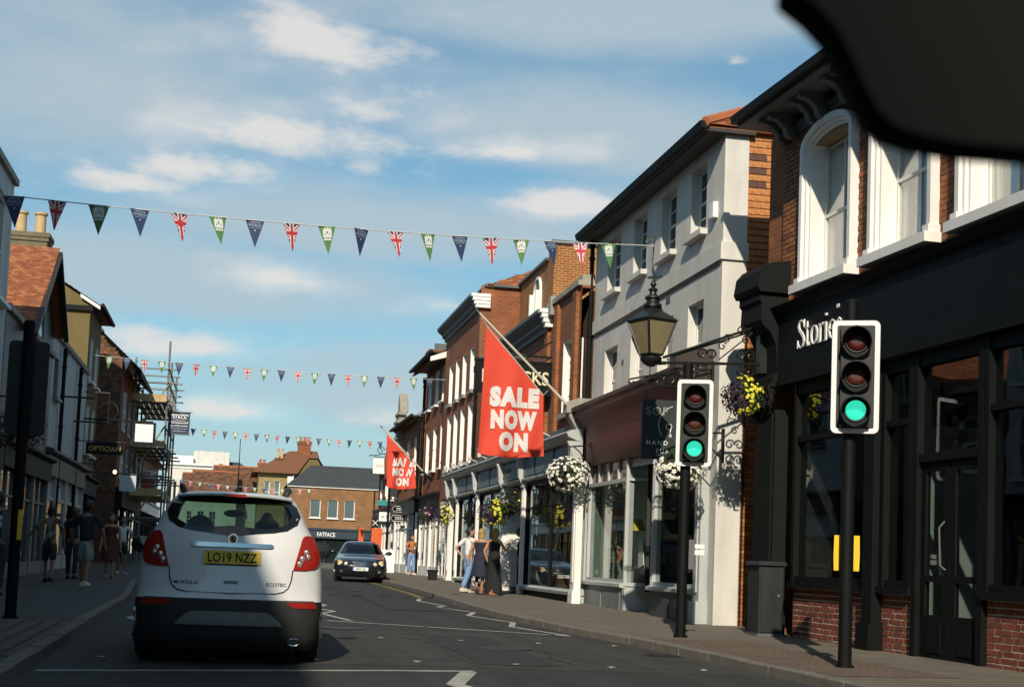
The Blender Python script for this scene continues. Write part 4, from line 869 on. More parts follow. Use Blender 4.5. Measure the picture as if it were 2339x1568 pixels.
    d = part(b, 'door', BLACK, dr); part(d, 'pane', SHOPG, lambda m: m.box(13.85, 16.1, 1.54, 1.55, -.1, 2.2))
    part(b, 'shop_interior', [TIMB, INTER, P('display_warm', (.30, .12, .05), .8, .5, 3), GREYL, P('display_dark', (.05, .045, .05), .8, .5, 3)], lambda m: (m.quad((3, .1, .2), (22.1, .1, .2), (22.1, 2.5, .2), (3, 2.5, .2), 0), m.quad((3, 2.5, .1), (22.1, 2.5, .1), (22.1, 2.5, 3.1), (3, 2.5, 3.1), 1), m.quad((3, .1, 3.0), (22.1, .1, 3.0), (22.1, 2.5, 3.0), (3, 2.5, 3.0), 1),
        m.box(17, 17.5, .6, 1.0, .2, .95, 2), m.box(18.2, 18.7, .9, 1.3, .2, .7, 4), m.box(19.8, 20.6, .9, 1.5, .2, 1.2, 2), m.box(21, 21.6, .7, 1.0, .2, 1.5, 4), m.box(10, 10.6, .6, 1.1, .2, 1.1, 3), m.box(11.6, 12.4, .7, 1.1, .2, .8, 4), m.box(6, 7, .7, 1.0, .2, 1.3, 2), m.box(18.4, 19, 1.7, 1.8, .6, 2.6, 2), m.box(20.2, 21.4, 1.9, 2.0, .8, 2.4, 4)))
    part(b, 'glazing_end', WHITE, lambda m: (m.box(.9, 3.1, -.05, .05, .9, 2.9),)) if False else None
    # far end bay below: brick piers and pale panels
    part(b, 'end_pier', BR_RED, lambda m: (m.box(0, .5, -.02, .3, -.4, 3.1), m.box(2.3, 2.75, -.02, .3, -.4, 3.6)))
    def eb(m): m.box(.5, .62, -.04, .1, .25, 3.0); m.box(2.18, 2.3, -.04, .1, .25, 3.0); m.box(.62, 2.18, -.04, .1, 2.9, 3.0); m.box(1.35, 1.43, -.03, .08, .3, 2.9); m.box(.5, 2.3, -.06, .1, .2, .3)
    f = part(b, 'shop_window', WHITE, eb); part(f, 'pane', GLASSD, lambda m: m.box(.62, 2.18, .0, .01, .3, 2.9)); part(b, 'stall_riser', GREYL, lambda m: m.box(.5, 2.3, -.05, .1, -.4, .2))
    # awning spotlights along the cornice
    lampm = MB(); lampm.tube((0, 0, 0), (0, -.28, .12), .018, 6); lampm.lathe([(.05, 0), (.07, .12), (.06, .14)], (0, -.3, .05), 8); lampm = lampm.mesh('fascia_lamp', P('lamp_ivory', (.5, .48, .4), .5), smooth=40)
    for k in range(10): inst(lampm, 'fascia_lamp', b, (3.6 + 1.75 * k, -.06, 3.96))
    part(b, 'ledge', LEAD, lambda m: m.box(2.6, 21.7, -.12, .05, 3.94, 4.06))
s3()
# hanging store sign facing the road
sg = empty('hanging_store_sign', (6.62, 34.2, 5.62), 0, 'dark projecting board with cream letters half hidden behind the nearer sale flag', 'sign')
part(sg, 'board', BLACK, lambda m: m.box(-.98, .98, -.05, .05, -.36, .36)); part(sg, 'frame', BLACK, lambda m: (m.box(-1.02, 1.02, -.065, .065, .36, .42), m.box(-1.02, 1.02, -.065, .065, -.42, -.36)))
t = text_mb('ELPHICKS', .46, .008, .012, xs=.86); q = MB(); put(q, t, lambda x, y, z: (x, y - .062, z - .16)); q.build('letters', P('cream_letter', (.7, .62, .42), .5, .05), sg)
part(sg, 'bracket', IRON, lambda m: (m.path([(1.0, 0, .55), (-.7, 0, .55)], .025), m.path([(1.0, 0, 1.0), (.3, 0, .58)], .02), m.path([(-.6, 0, .55), (-.6, 0, .4)], .015), m.path([(.6, 0, .55), (.6, 0, .4)], .015)))
fl = empty('floodlight', (7.35, 37.4, 6.6), 0, 'small grey floodlight on the brick wall above the store sign', 'light')
part(fl, 'arm', IRON, lambda m: m.path([(.25, 0, .1), (0, 0, .1), (0, 0, 0)], .02)); part(fl, 'head', LEAD, lambda m: m.obox((0, -.05, -.08), (.16, 0, 0), (0, .06, .06), (0, -.09, .09)))

# ================================================================== generic row house
def row_house(name, label, origin, rz, W_, H_, mat, cols, rows, depth=7, roof=None, rise=2.6, over=.35, win=WHITE, shop=None, glass=GLASSD, roofmat=TILES_D, gut=True, tile=(.25, .2), bars=(2, 4), soffit=None, sillm=None, lit=False):
    b = empty(name, origin, rz, label, 'building'); z0 = 3.2 if shop else -.4
    holes = [(x0, x1, a, c_) for (x0, x1) in cols for (a, c_) in rows]
    q = MB(); wall(q, 0, W_, z0, H_, holes, 0, .2, 0, 1)
    for x in (0, W_): q.quad((x, 0, -.4), (x, depth, -.4), (x, depth, H_), (x, 0, H_))
    if roof == 'gable_x':
        for x in (0, W_): q.add([(x, 0, H_), (x, depth, H_), (x, depth / 2, H_ + rise)], [(0, 1, 2)])
    q.build('wall', [mat, win], b, recalc=False)
    for h in holes: window(b, *h, .1, bars[0], bars[1], win, glass, .05, .022, split=False, sill=(.08, .08, sillm or win, -.1 + .02))
    part(b, 'body', INTER, lambda m: m.box(.05, W_ - .05, 2.2, depth - .1, -.4, H_ - .02))
    if roof == 'gable_x':
        d = Vector((0, depth / 2, rise)).normalized(); L_ = math.hypot(depth / 2, rise) + over
        def rf(m):
            st = Vector((0, 0, H_)) - d * over
            tiles(m, (-.12, st.y, st.z + .06), (1, 0, 0), d, W_ + .24, L_, tile[0], tile[1])
            m.add([(-.12, st.y, st.z + .03), (W_ + .12, st.y, st.z + .03), (W_ + .12, depth / 2, H_ + rise + .03), (-.12, depth / 2, H_ + rise + .03), (-.12, depth + over, H_ - .1), (W_ + .12, depth + over, H_ - .1)], [(0, 1, 2, 3), (3, 2, 5, 4)])
        part(b, 'roof', roofmat, rf)
        part(b, 'ridge', TERRA, lambda m: m.path([(-.1 + (W_ + .2) * k / 10, depth / 2, H_ + rise + .06) for k in range(11)], .10, 6))
        part(b, 'soffit', soffit or DARKBR, lambda m: m.box(-.1, W_ + .1, -over * .85, .0, H_ - .16, H_ - .1))
        if gut: part(b, 'gutter', BLACK, lambda m: m.path([(-.12, -over * .9 - .05, H_ - .12), (W_ + .12, -over * .9 - .05, H_ - .12)], .075, 6))
    elif roof == 'flat': part(b, 'parapet', STONE, lambda m: m.box(-.05, W_ + .05, -.1, .35, H_, H_ + .14))
    if shop:
        fm, cm, dz = shop
        part(b, 'fascia', fm, lambda m: (m.box(0, W_, -.18, .02, 2.7, 3.25), m.prism([(-.18, 3.2), (-.32, 3.28), (-.32, 3.34), (0, 3.4), (0, 3.2)], 'x', 0, W_)))
        n = max(2, int(W_ / 2.6)); ww = W_ / n
        for k in range(n):
            def fr(m):
                x0, x1 = k * ww, (k + 1) * ww; m.box(x0, x0 + .16, -.1, .1, -.4, 2.7); m.box(x1 - .1, x1 - .002, -.1, .1, -.4, 2.7); m.box(x0 + .16, x1 - .1, -.08, .1, -.4, .5); m.box(x0 + ww / 2 - .03, x0 + ww / 2 + .03, -.05, .05, .5, 2.7); m.box(x0 + .16, x1 - .1, -.05, .05, 2.05, 2.1)
            f = part(b, 'shop_window', cm, fr); part(f, 'pane', GLASSD, lambda m: m.box(k * ww + .16, (k + 1) * ww - .1, .0, .01, .5, 2.7))
    return b
# R4: brick, three storeys, white sashes
b4 = row_house('brick_townhouse', 'narrow brick townhouse with deep eaves beside the department store', (7.75, 59.4, .28), R_(-90), 6.2, 8.75, BR_RED, [(.5, 1.5), (2.6, 3.6), (4.6, 5.6)], [(6.9, 8.3), (4.3, 6.0)], roof='gable_x', over=.75, rise=2.0, shop=(BLACK, WHITE, 0), sillm=WHITE)
downpipe(b4, 6.15, .2, 8.5, -.1, .06); downpipe(b4, -.02, .2, 8.2, -.1, .06)
part(b4, 'bargeboard', WHITE, lambda m: m.add([(6.34, -.75, 8.42), (6.34, .6, 8.95), (6.34, .6, 8.65), (6.34, -.75, 8.25), (6.30, -.75, 8.42), (6.30, .6, 8.95), (6.30, .6, 8.65), (6.30, -.75, 8.25)], [(0, 1, 2, 3), (4, 7, 6, 5), (0, 3, 7, 4), (2, 1, 5, 6), (0, 4, 5, 1), (3, 2, 6, 7)]))
# R5: lower brick house with ornate chimney stack and gable
b5 = row_house('gabled_brick_house', 'far brick house with tall flat chimney slab and stepped stone bands', (7.6, 67.4, .29), R_(-90), 7.9, 6.9, BR_ORA, [(.8, 1.8), (3.2, 4.2), (5.8, 6.8)], [(4.2, 6.0)], roof='gable_x', over=.45, rise=2.8, shop=(DARKBR, WHITE, 0))
chimney(b5, 4.2, 5.3, .6, 1.9, 7.0, 10.0, BR_RED, 0); part(b5, 'chimney_face', LEAD, lambda m: m.box(5.31, 5.36, .75, 1.3, 6.9, 10.3))
def orn(m):
    m.box(.2, 1.4, -.25, .1, 5.8, 7.6)
    for k in range(5): m.box(.15 - .03 * k, 1.45 + .03 * k, -.3 - .05 * (k % 2), .1, 5.9 + .38 * k, 6.02 + .38 * k)
    m.prism([(.3, 7.6), (1.3, 7.6), (1.1, 8.2), (.8, 8.5), (.5, 8.2)], 'y', -.2, .2)
part(b5, 'stone_gable', STONE, orn)
downpipe(b5, 7.8, .2, 6.6, -.1, .06)
# dark oriel bulge
part(b5, 'oriel', BR_ORA, lambda m: m.lathe([(.35, 4.0), (.75, 4.4), (.8, 5.3), (.7, 5.8), (.3, 6.1)], (.9, 0, 0), 12), smooth=30)
b6 = row_house('far_brick_shop', 'far low brick shop with white-framed windows before the street bends', (7.95, 80.0, .29), R_(-90), 12.4, 5.6, BR_RED, [(1, 2), (4, 5), (7, 8), (10, 11)], [(3.7, 5.0)], roof='gable_x', over=.4, rise=2.2, shop=(DARKBR, WHITE, 0))
# ---- FatFace block closing the view
b7 = row_house('brown_brick_block', 'brown brick block with three white-framed windows over a dark blue fascia', (4.2, 115, .0), 0, 12.5, 6.45, BR_BRN, [(1.78, 2.62), (3.18, 4.02), (4.52, 5.36)], [(3.98, 5.42)], depth=9, roof=None, bars=(1, 1), glass=GLASSB)
part(b7, 'eaves', WHITE, lambda m: m.box(-.1, 12.6, -.15, .0, 6.38, 6.47))
part(b7, 'roof', SLATE, lambda m: m.add([(-.2, -.2, 6.47), (12.7, -.2, 6.47), (9.6, 3.2, 8.35), (1.9, 3.2, 8.35), (-.2, 9.2, 6.47), (12.7, 9.2, 6.47), (1.9, 6, 8.35), (9.6, 6, 8.35)], [(0, 1, 2, 3), (0, 3, 6, 4), (3, 2, 7, 6), (1, 5, 7, 2), (4, 6, 7, 5)]))
NAVY = P('navy_fascia', (.012, .028, .045), .5, .1, 2)
fa = part(b7, 'fascia', NAVY, lambda m: (m.box(-.05, 12.5, -.35, .0, 2.35, 3.15), m.box(-.05, 12.5, -.45, .0, 3.0, 3.16)))
t = text_mb('FATFACE', .46, .01, .012, xs=.78); q = MB(); put(q, t, lambda x, y, z: (x + 3.15, y - .365, z + 2.5)); q.build('letters', LETTERW, fa)
for x in (.05, 3.1, 6.2, 9.3): 
    f = part(b7, 'shop_window', BLACK, lambda m: (m.box(x, x + .12, -.1, .05, -.2, 2.35), m.box(x + 2.9, x + 3.0, -.1, .05, -.2, 2.35), m.box(x + .12, x + 2.9, -.1, .05, -.2, .5))); part(f, 'pane', GLASSD, lambda m: m.box(x + .12, x + 2.9, -.03, -.01, .5, 2.35))
part(b7, 'downpipe', BLACK, lambda m: m.path([(6.9, -.08, 3.2), (6.9, -.08, 6.3)], .05))
# ---- yellow brick house, hipped roof, left of it
b8 = row_house('yellow_brick_house', 'far yellow-brick house with hipped roof and tall chimneys behind the car', (1.9, 121, 0), R_(0), 4.6, 7.75, brickmat('yellow_brick', (.36, .27, .11), (.30, .22, .09), (.34, .28, .16)), [(.5, .95), (1.35, 1.8), (2.3, 2.75), (3.2, 3.65)], [(5.2, 7.0)], depth=9, bars=(1, 2), glass=GLASSB)
part(b8, 'roof', TILES_D, lambda m: m.add([(-.6, -.6, 7.7), (5.2, -.6, 7.7), (5.0, 4, 10.0), (2.6, 4, 9.9), (-.6, 9.6, 7.7), (6.2, 9.6, 7.7)], [(0, 1, 2, 3), (0, 3, 4), (3, 2, 5, 4), (1, 5, 2)]))
chimney(b8, 3.3, 4.4, 3.2, 4.4, 9.2, 10.75, BR_RED, 3, TERRA, .45); chimney(b8, 1.4, 2.1, 2, 2.8, 8.4, 9.1, BR_DRK, 2, BUFFPOT, .85)
b9 = row_house('ochre_gable_house', 'small ochre gabled house wedged beside the brown brick block', (4.75, 119.5, 0), 0, 3.2, 7.0, YELLOW_R, [], [], depth=6)
part(b9, 'gable_wall', YELLOW_R, lambda m: m.prism([(0, 6.9), (3.2, 6.9), (1.9, 8.9), (1.2, 8.9)], 'y', 0, .2)); part(b9, 'white_strip', WHITE, lambda m: (m.box(-.5, -.05, -.1, .3, 3, 7.4), m.box(-.05, -.01, -.12, .3, 3, 7.5)))
part(b9, 'roof', TILES_D, lambda m: m.add([(-.2, -.15, 6.9), (1.2, -.15, 9.0), (2.0, -.15, 9.0), (3.4, -.15, 6.9), (-.2, 6, 6.9), (1.2, 6, 9.0), (2.0, 6, 9.0), (3.4, 6, 6.9)], [(0, 1, 5, 4), (1, 2, 6, 5), (2, 3, 7, 6)]))
# ---- far white stuccoed building and red roofs
b10 = row_house('white_stucco_building', 'far white classical building with deep cornice and block parapet', (-6.9, 148, 0), R_(0), 2.6, 9.6, RENDER_W, [(.15, .5), (.75, 1.1), (1.35, 1.7), (1.95, 2.3)], [(5.4, 7.9)], depth=10, bars=(1, 1), glass=GLASSD)
part(b10, 'cornice', WHITE, lambda m: (cornice(m, -.3, 4.6, 9.2, [(.1, 0), (.1, .2), (.4, .35), (.4, .55)]), m.box(-.2, 2.6, -.1, .3, 9.75, 10.5), m.box(2.6, 4.5, .4, 3, 5, 9.3)))
part(b10, 'side_block', RENDER_W, lambda m: (m.box(2.6, 6.2, .7, 9, -.4, 11.1), m.box(6.2, 6.6, .7, 9, -.4, 8.9), m.box(2.6, 4.2, .3, .7, 7.9, 9.2)))
part(b10, 'roof', SLATE, lambda m: m.add([(6.2, 2, 10.2), (7.2, 2, 10.2), (11, 2, 7.9), (6.2, 2, 7.5), (6.2, 8, 10.2), (7.2, 8, 10.2), (11, 8, 7.9)], [(0, 1, 2, 3), (0, 4, 5, 1), (1, 5, 6, 2)]))
part(b10, 'chimney_pots', TERRA, lambda m: (m.lathe([(.22, 7.9), (.18, 9.6)], (5.4, -4, 0), 8), m.lathe([(.22, 7.9), (.18, 9.4)], (5.95, -4, 0), 8)))
for i, (x, y, w_, h, r, lab) in enumerate(((-4.55, 128, 2.4, 6.2, 1.6, 'small red-tiled gable roof, leftmost of three far ones'), (-3.6, 127, 3.8, 6.2, 1.8, 'middle red-tiled gable roof of three beyond the car'), (-1.9, 130, 5.2, 6.5, 2.2, 'widest red-tiled gable roof beyond the car aerial'))):
    bb = row_house('red_roofed_house', lab, (x, y, 0), R_(0), w_, h, RENDER_W, [(.5, 1.1), (1.5, 2.1)], [(3.0, 4.4)], depth=6, roof='gable_x', rise=r, tile=(.3, .24), roofmat=TILES_D, gut=False)
    if i == 2: part(bb, 'verge', BUFFPOT, lambda m: m.path([(0, 3.1, 8.75), (w_, 3.1, 8.75)], .09)); chimney(bb, 3.9, 4.6, 2.5, 3.3, 8.3, 9.2, BR_RED, 2, TERRA, .35)

# ================================================================== LEFT SIDE
# tall shaded block that runs back behind the viewer, then the pale building at the edge of the picture
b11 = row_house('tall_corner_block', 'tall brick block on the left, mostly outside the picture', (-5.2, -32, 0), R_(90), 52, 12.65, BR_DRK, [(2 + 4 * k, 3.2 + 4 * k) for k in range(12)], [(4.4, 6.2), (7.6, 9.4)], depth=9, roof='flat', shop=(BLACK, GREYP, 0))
b12 = row_house('pale_blue_corner_building', 'pale building cut by the left edge of the picture, with tall bluish windows', (-5.25, 20.2, 0), R_(90), 13.0, 9.1, RENDER_B, [(1, 2.6), (4, 5.6), (7, 8.6), (10.4, 12.6)], [(6.3, 8.6), (3.8, 5.6)], depth=8, roof='flat', bars=(2, 2), glass=GLASSB, shop=(BLACK, GREYP, 0))
b13 = row_house('red_roofed_shop', 'low dark shop with steep red-tiled roof and street gable beside the ochre wall', (-5.25, 33.3, .1), R_(90), 8.4, 6.2, DARKBR, [(1, 2)], [(4.0, 5.5)], depth=8, roof='flat', shop=(BLACK, GREYP, 0), bars=(2, 2))
def g13(m):
    m.prism([(2.6, 6.2), (8.3, 6.2), (8.3, 7.0), (6.0, 8.75)], 'y', .0, .25); m.box(4.9, 5.0, -.05, .0, 6.4, 7.9)
part(b13, 'street_gable', DARKBR, g13)
gw = part(b13, 'gable_window', GREYP, lambda m: (m.box(4.7, 4.8, -.06, .02, 6.1, 7.6), m.box(5.9, 6.0, -.06, .02, 6.1, 7.6), m.box(4.8, 5.9, -.06, .02, 6.1, 6.2), m.box(4.8, 5.9, -.06, .02, 7.5, 7.6))); part(gw, 'pane', GLASSB, lambda m: m.box(4.8, 5.9, -.03, -.01, 6.2, 7.5))
dv = Vector((3.4, 0, 2.55)).normalized()
r13 = part(b13, 'red_roof', TILES_R, lambda m: (m.quad((2.4, -.3, 6.07), (2.4, 7.5, 6.07), (6.0, 7.5, 8.78), (6.0, -.3, 8.78)), m.quad((6.0, -.3, 8.78), (6.0, 7.5, 8.78), (8.6, 7.5, 6.8), (8.6, -.3, 6.8))))
q = MB(); tiles(q, (2.4, 7.5, 6.1), (0, -1, 0), dv, 7.8, 4.6, .17, .12, single=(r13, TILES_R, 300, lambda u, v: -u)); q.build('roof_tiles', TILES_R, r13, kind='stuff')
part(b13, 'bargeboard', DARKBR, lambda m: m.path([(2.3, -.32, 6.0), (6.0, -.32, 8.72), (8.6, -.32, 6.75)], .09, 4))
# blue-white rendered house
b14 = row_house('pale_rendered_house', 'pale blue-white rendered house in shade with black downpipes', (-5.35, 41.8, .15), R_(90), 10.4, 6.95, RENDER_B, [(1.2, 2.2)], [(5.2, 6.4)], depth=7, roof='flat', win=GREYP, glass=GLASSD)
def lowshop(m):
    m.box(0, 10.4, -.16, .02, 2.9, 3.5); m.prism([(-.16, 3.45), (-.3, 3.55), (-.3, 3.62), (0, 3.7), (0, 3.45)], 'x', 0, 10.4)
part(b14, 'fascia', DARKBR, lowshop)
for k in range(4):
    x = .1 + 2.6 * k
    f = part(b14, 'shop_window', GREYL, lambda m: (m.box(x, x + .14, -.12, .02, -.3, 2.9), m.box(x + 2.3, x + 2.44, -.12, .02, -.3, 2.9), m.box(x + .14, x + 2.3, -.1, .02, -.3, .6), m.box(x + .14, x + 2.3, -.1, .02, 2.2, 2.3))); part(f, 'pane', GLASSD, lambda m: m.box(x + .14, x + 2.3, -.06, -.04, .6, 2.2))
for x in (2.6, 7.2): downpipe(b14, x, .2, 6.6, -.12, .06)
part(b14, 'projecting_frame', IRON, lambda m: (m.path([(7.0, 0, 5.0), (7.0, -1.2, 5.0)], .03), m.path([(7.0, -1.1, 5.0), (7.0, -1.1, 6.0), (7.0, -.3, 6.0)], .02), m.path([(7, -1.1 + .3 * math.cos(t * .5), 5.4 + .3 * math.sin(t * .5)) for t in range(10)], .018)))
part(b14, 'projecting_frame', IRON, lambda m: m.path([(3.0, 0, 5.4), (3.0, -1.0, 5.4)], .03))
# ochre gable house
b15 = row_house('ochre_gabled_building', 'tall ochre rendered building with blank gable wall and big chimney', (-5.4, 52.3, .2), R_(90), 4.5, 9.55, YELLOW_R, [(.8, 1.8), (2.8, 3.8)], [(6.8, 8.4), (4.2, 6.0)], depth=7.4, roof='gable_x', rise=2.2, over=.42, shop=(BLACK, BLACKM, 0), win=WHITE)
chimney(b15, -.1, 1.0, 1.62, 2.95, 9.6, 11.85, P('sooty_render', (.16, .14, .08), .9, .3, 2, .4), 2, BUFFPOT, .85, along='y', potr=.2)
part(b15, 'gutter_return', BLACK, lambda m: (m.box(-.14, -.02, -.1, 1.0, 9.2, 9.38), m.path([(-.1, .9, 9.2), (-.1, .9, 7.0)], .05)))
part(b15, 'bargeboard', WHITE, lambda m: m.obox((-.16, .0, 9.52), (.03, 0, 0), (0, .35, .208), (0, 0, .06)))
# brown tile-hung house with scaffold beyond
b16 = empty('tile_hung_house', (-4.75, 59.5, .28), R_(90), 'house with brown tile-hung gable and two orange chimney pots before the scaffold', 'building')
def g16(m):
    m.add([(0, 0, -.4), (0, 6, -.4), (0, 6, 9.4), (0, 1.0, 9.4), (0, 0, 8.4)], [(0, 1, 2, 3, 4)]); m.quad((0, 0, -.4), (11, 0, -.4), (11, 0, 8.4), (0, 0, 8.4), 1)
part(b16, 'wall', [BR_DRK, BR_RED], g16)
w16 = [c for c in b16.children if c.name.startswith('wall')][0]; tq = MB(); tiles(tq, (-.02, 6, 3.0), (0, -1, 0), (0, 0, 1), 6, 6.3, .19, .15, inside=lambda u, v: v < 5.4 + max(0, min(1, (6 - u))) * 1.0, single=(w16, TILES_D, 300, lambda u, v: -u * .55 - v)); tq.build('hung_tiles', TILES_D, w16, kind='stuff')
part(b16, 'roof', TILES_D, lambda m: (m.add([(-.15, -.75, 7.95), (11, -.75, 7.95), (11, 1.0, 9.55), (-.15, 1.0, 9.55), (11, 6.2, 9.6), (-.15, 6.2, 9.6), (-.15, -.75, 7.8), (11, -.75, 7.8)], [(0, 1, 2, 3), (3, 2, 4, 5), (0, 6, 7, 1)]), tiles(m, (-.15, -.75, 7.98), (1, 0, 0), (0, .74, .676), 11, 2.35, .24, .18)))
part(b16, 'verge', STONE, lambda m: m.path([(-.16, 1.0, 9.6), (-.16, 6.2, 9.65)], .06))
chimney(b16, .5, 1.2, 1.0, 2.0, 9.2, 9.65, BR_RED, 2, TERRA, .85, along='y', potr=.19)
for x in (1.5, 4.5, 7.5): window(b16, x, x + 1.2, 5.6, 7.2, -.05, 2, 2, WHITE, GLASSD, .06, .03, split=False); window(b16, x, x + 1.2, 3.6, 5.0, -.05, 2, 2, WHITE, GLASSD, .06, .03, split=False)
f = part(b16, 'shopfront', BLACK, lambda m: (m.box(0, 11, -.3, .0, 2.4, 3.2), m.box(0, .3, -.15, 0, -.4, 2.4), m.box(3.5, 3.8, -.15, 0, -.4, 2.4), m.box(7, 7.3, -.15, 0, -.4, 2.4), m.box(0, 11, -.12, 0, -.4, .5))); part(f, 'pane', GLASSD, lambda m: m.box(.3, 11, -.06, -.04, .5, 2.4))
b17 = row_house('far_left_shops', 'far left terrace glimpsed through the scaffold', (-4.9, 72.5, .29), R_(90), 22, 6.0, BR_RED, [(1 + 3 * k, 2 + 3 * k) for k in range(7)], [(3.8, 5.2)], depth=7, roof='gable_x', rise=1.6, shop=(WHITE, BLACKM, 0))
# right side, behind the viewer (mirrored in the shop windows)
b18 = row_house('rear_right_terrace', 'terrace on the right behind the viewer', (8.9, 6.0, 0), R_(-90), 44, 8.6, BR_RED, [(1 + 3.4 * k, 2.1 + 3.4 * k) for k in range(12)], [(4.2, 5.9), (6.6, 8.0)], depth=8, roof='gable_x', rise=2.6, shop=(BLACK, WHITE, 0), tile=(.5, .4))

# ================================================================== traffic signals
REDL = P('red_lens', (.055, .004, .004), .35, .1, 30, .3, 120, spec=.35); AMBL = P('amber_lens', (.06, .012, .005), .35, .1, 30, .3, 120, spec=.35)
GRNL = P('green_lens', (.02, .3, .2), .2, 0, emit=(.035, .74, .47), es=1.0)
REFW = P('reflective_white', (.72, .72, .72), .45, .05, 8)
YEL = P('signal_yellow', (.80, .50, .0), .5, .05, 6)
HOUS = P('signal_housing', (.016, .018, .018), .45, .15, 5, spec=.35)
def signal(name, label, loc, rz, hx=.1, top=3.72, btn=0):
    t = empty(name, loc, rz, label, 'traffic light', 'traffic signals at the crossing')
    part(t, 'pole', BLACK, lambda m: (m.tube((0, 0, -.1), (0, 0, top + .22), .072, 16), m.lathe([(.075, top + .22), (.06, top + .25)], n=16), m.tube((0, 0, -.05), (0, 0, .03), .1, 16)), smooth=40)
    w_, h_ = .505, 1.22; zc_ = top - h_ / 2
    def rr(w, h, r, n=5): return [(sx * (w / 2 - r) + r * math.cos(a0 + a * math.pi / 2 / n), sz * (h / 2 - r) + r * math.sin(a0 + a * math.pi / 2 / n)) for sx, sz, a0 in ((1, 1, 0), (-1, 1, math.pi / 2), (-1, -1, math.pi), (1, -1, 1.5 * math.pi)) for a in range(n + 1)]
    bd = part(t, 'backing_board', HOUS, lambda m: m.prism([(hx + x, zc_ + z) for x, z in rr(w_, h_, .06)], 'y', -.135, -.12))
    def ring(m):
        A, Bq = rr(w_ - .004, h_ - .004, .06), rr(w_ - .11, h_ - .11, .02); n = len(A)
        m.add([(hx + x, -.141, zc_ + z) for x, z in A] + [(hx + x, -.141, zc_ + z) for x, z in Bq], [(k, (k + 1) % n, n + (k + 1) % n, n + k) for k in range(n)])
    part(bd, 'white_border', REFW, ring)
    part(t, 'housing', HOUS, lambda m: (m.box(hx - .155, hx + .155, -.22, -.145, zc_ - .54, zc_ + .54), m.box(hx - .03, 0.03, -.12, .0, zc_ + .3, zc_ + .36), m.box(hx - .03, .03, -.12, .0, zc_ - .36, zc_ - .3)))
    for k, mt in enumerate((REDL, AMBL, GRNL)):
        z = zc_ + .37 - .37 * k
        def vz(m):
            P0, P1, P2 = [], [], []; n = 22
            for i in range(n + 1):
                a = R_(-90) + R_(360) * i / n; r = .158
                ln = .23 * (.22 + .78 * max(0, math.sin(a) * .5 + .5) ** .8)
                P0.append((hx + .01 + r * math.cos(a), -.22, z + r * math.sin(a))); P1.append((hx + .01 + r * math.cos(a), -.22 - ln, z + r * math.sin(a) - .02)); P2.append((hx + .01 + (r - .012) * math.cos(a), -.22 - ln, z + (r - .012) * math.sin(a) - .02))
            P3 = [(hx + .01 + (p[0] - hx - .01) * .92, -.221, z + (p[2] - z) * .92) for p in P0]
            m.grid([P0, P1, P2, P3])
        lens = part(t, 'lens', mt, lambda m: m.lathe([(.108, -.232), (.095, -.244), (.05, -.252), (.001, -.254)], (hx + .01, 0, z), 24, axis='y'), smooth=True)
        lens['label'] = ('dark red lens', 'dark amber lens', 'glowing green lens')[k]
        part(lens, 'lens_rim', HOUS, lambda m: m.path([(hx + .01 + .118 * math.cos(a * math.pi / 12), -.229, z + .118 * math.sin(a * math.pi / 12)) for a in range(24)], .014, 6, closed=True), smooth=True)
        part(lens, 'visor', HOUS, vz, smooth=50)
    if btn == 1: pb = part(t, 'push_button_unit', YEL, lambda m: m.prism([(-.135, 1.03), (.13, 1.03), (.135, 1.2), (.13, 1.41), (-.135, 1.41), (-.14, 1.2)], 'y', .09, .2)); part(pb, 'bracket', BLACK, lambda m: m.box(-.05, .05, .05, .1, 1.1, 1.34))
    if btn == 2:
        pb = part(t, 'push_button_unit', YEL, lambda m: m.box(.07 - .14, .07 - .10, -.0, .12, 1.0, 1.38)); part(pb, 'panel', LEAD, lambda m: (m.box(.085, .16, -.06, .09, .95, 1.36),)); part(pb, 'notice', REFW, lambda m: (m.box(.165, .30, -.02, .0, 1.24, 1.30), m.box(.165, .30, -.02, .0, 1.15, 1.22)))
    return t
signal('traffic_signal', 'near traffic light showing green beside the right kerb, largest in view', (6.46, 14.29, .11), R_(-25), .055, 3.71, 1)
signal('traffic_signal', 'second traffic light showing green, in front of the hanging furniture sign', (6.20, 19.14, .14), R_(-20), .115, 3.60, 2)
s_ = signal('traffic_signal', 'traffic light seen from behind at the far left edge', (-2.70, 19.0, .13), R_(180), -.0, 3.56, 2)

# ================================================================== wall lantern on wrought-iron arm
ln = empty('wall_lantern', (7.78, 20.8, 4.30), 0, 'large tapered street lantern on scrolled iron arm beside the white building', 'street lamp')
def scroll(m, c, r, a0, turns, s=1, rr=.014, k=18, y=0.0):
    m.path([(c[0] + (r * (1 - .75 * t / k)) * math.cos(a0 + s * turns * 2 * math.pi * t / k), y, c[1] + (r * (1 - .75 * t / k)) * math.sin(a0 + s * turns * 2 * math.pi * t / k)) for t in range(k + 1)], rr, 5)
def arm(m):
    m.tube((.2, 0, .0), (-1.5, 0, -.08), .022, 6); m.tube((.15, 0, .62), (-1.45, 0, -.0), .022, 6); m.tube((.1, .03, .55), (-1.3, .02, .03), .015, 6)
    m.tube((.15, 0, .62), (-.55, 0, .03), .012, 6)
    for cx_, cz in ((-.12, .12), (-.12, -.14), (-.75, .10), (-.9, -.12)): scroll(m, (cx_ - .08, cz), .09, 0, 1.2); scroll(m, (cx_ + .08, cz), .09, math.pi, 1.2, -1)
    for cx_, cz in ((-.42, .36), (-.5, .24), (-.2, .50), (-.12, .36)): scroll(m, (cx_, cz), .075, .5, 1.15, 1, .011)
    m.box(.08, .2, -.08, .08, -.15, .72)
part(ln, 'bracket_arm', IRON, arm)
LX = -1.64
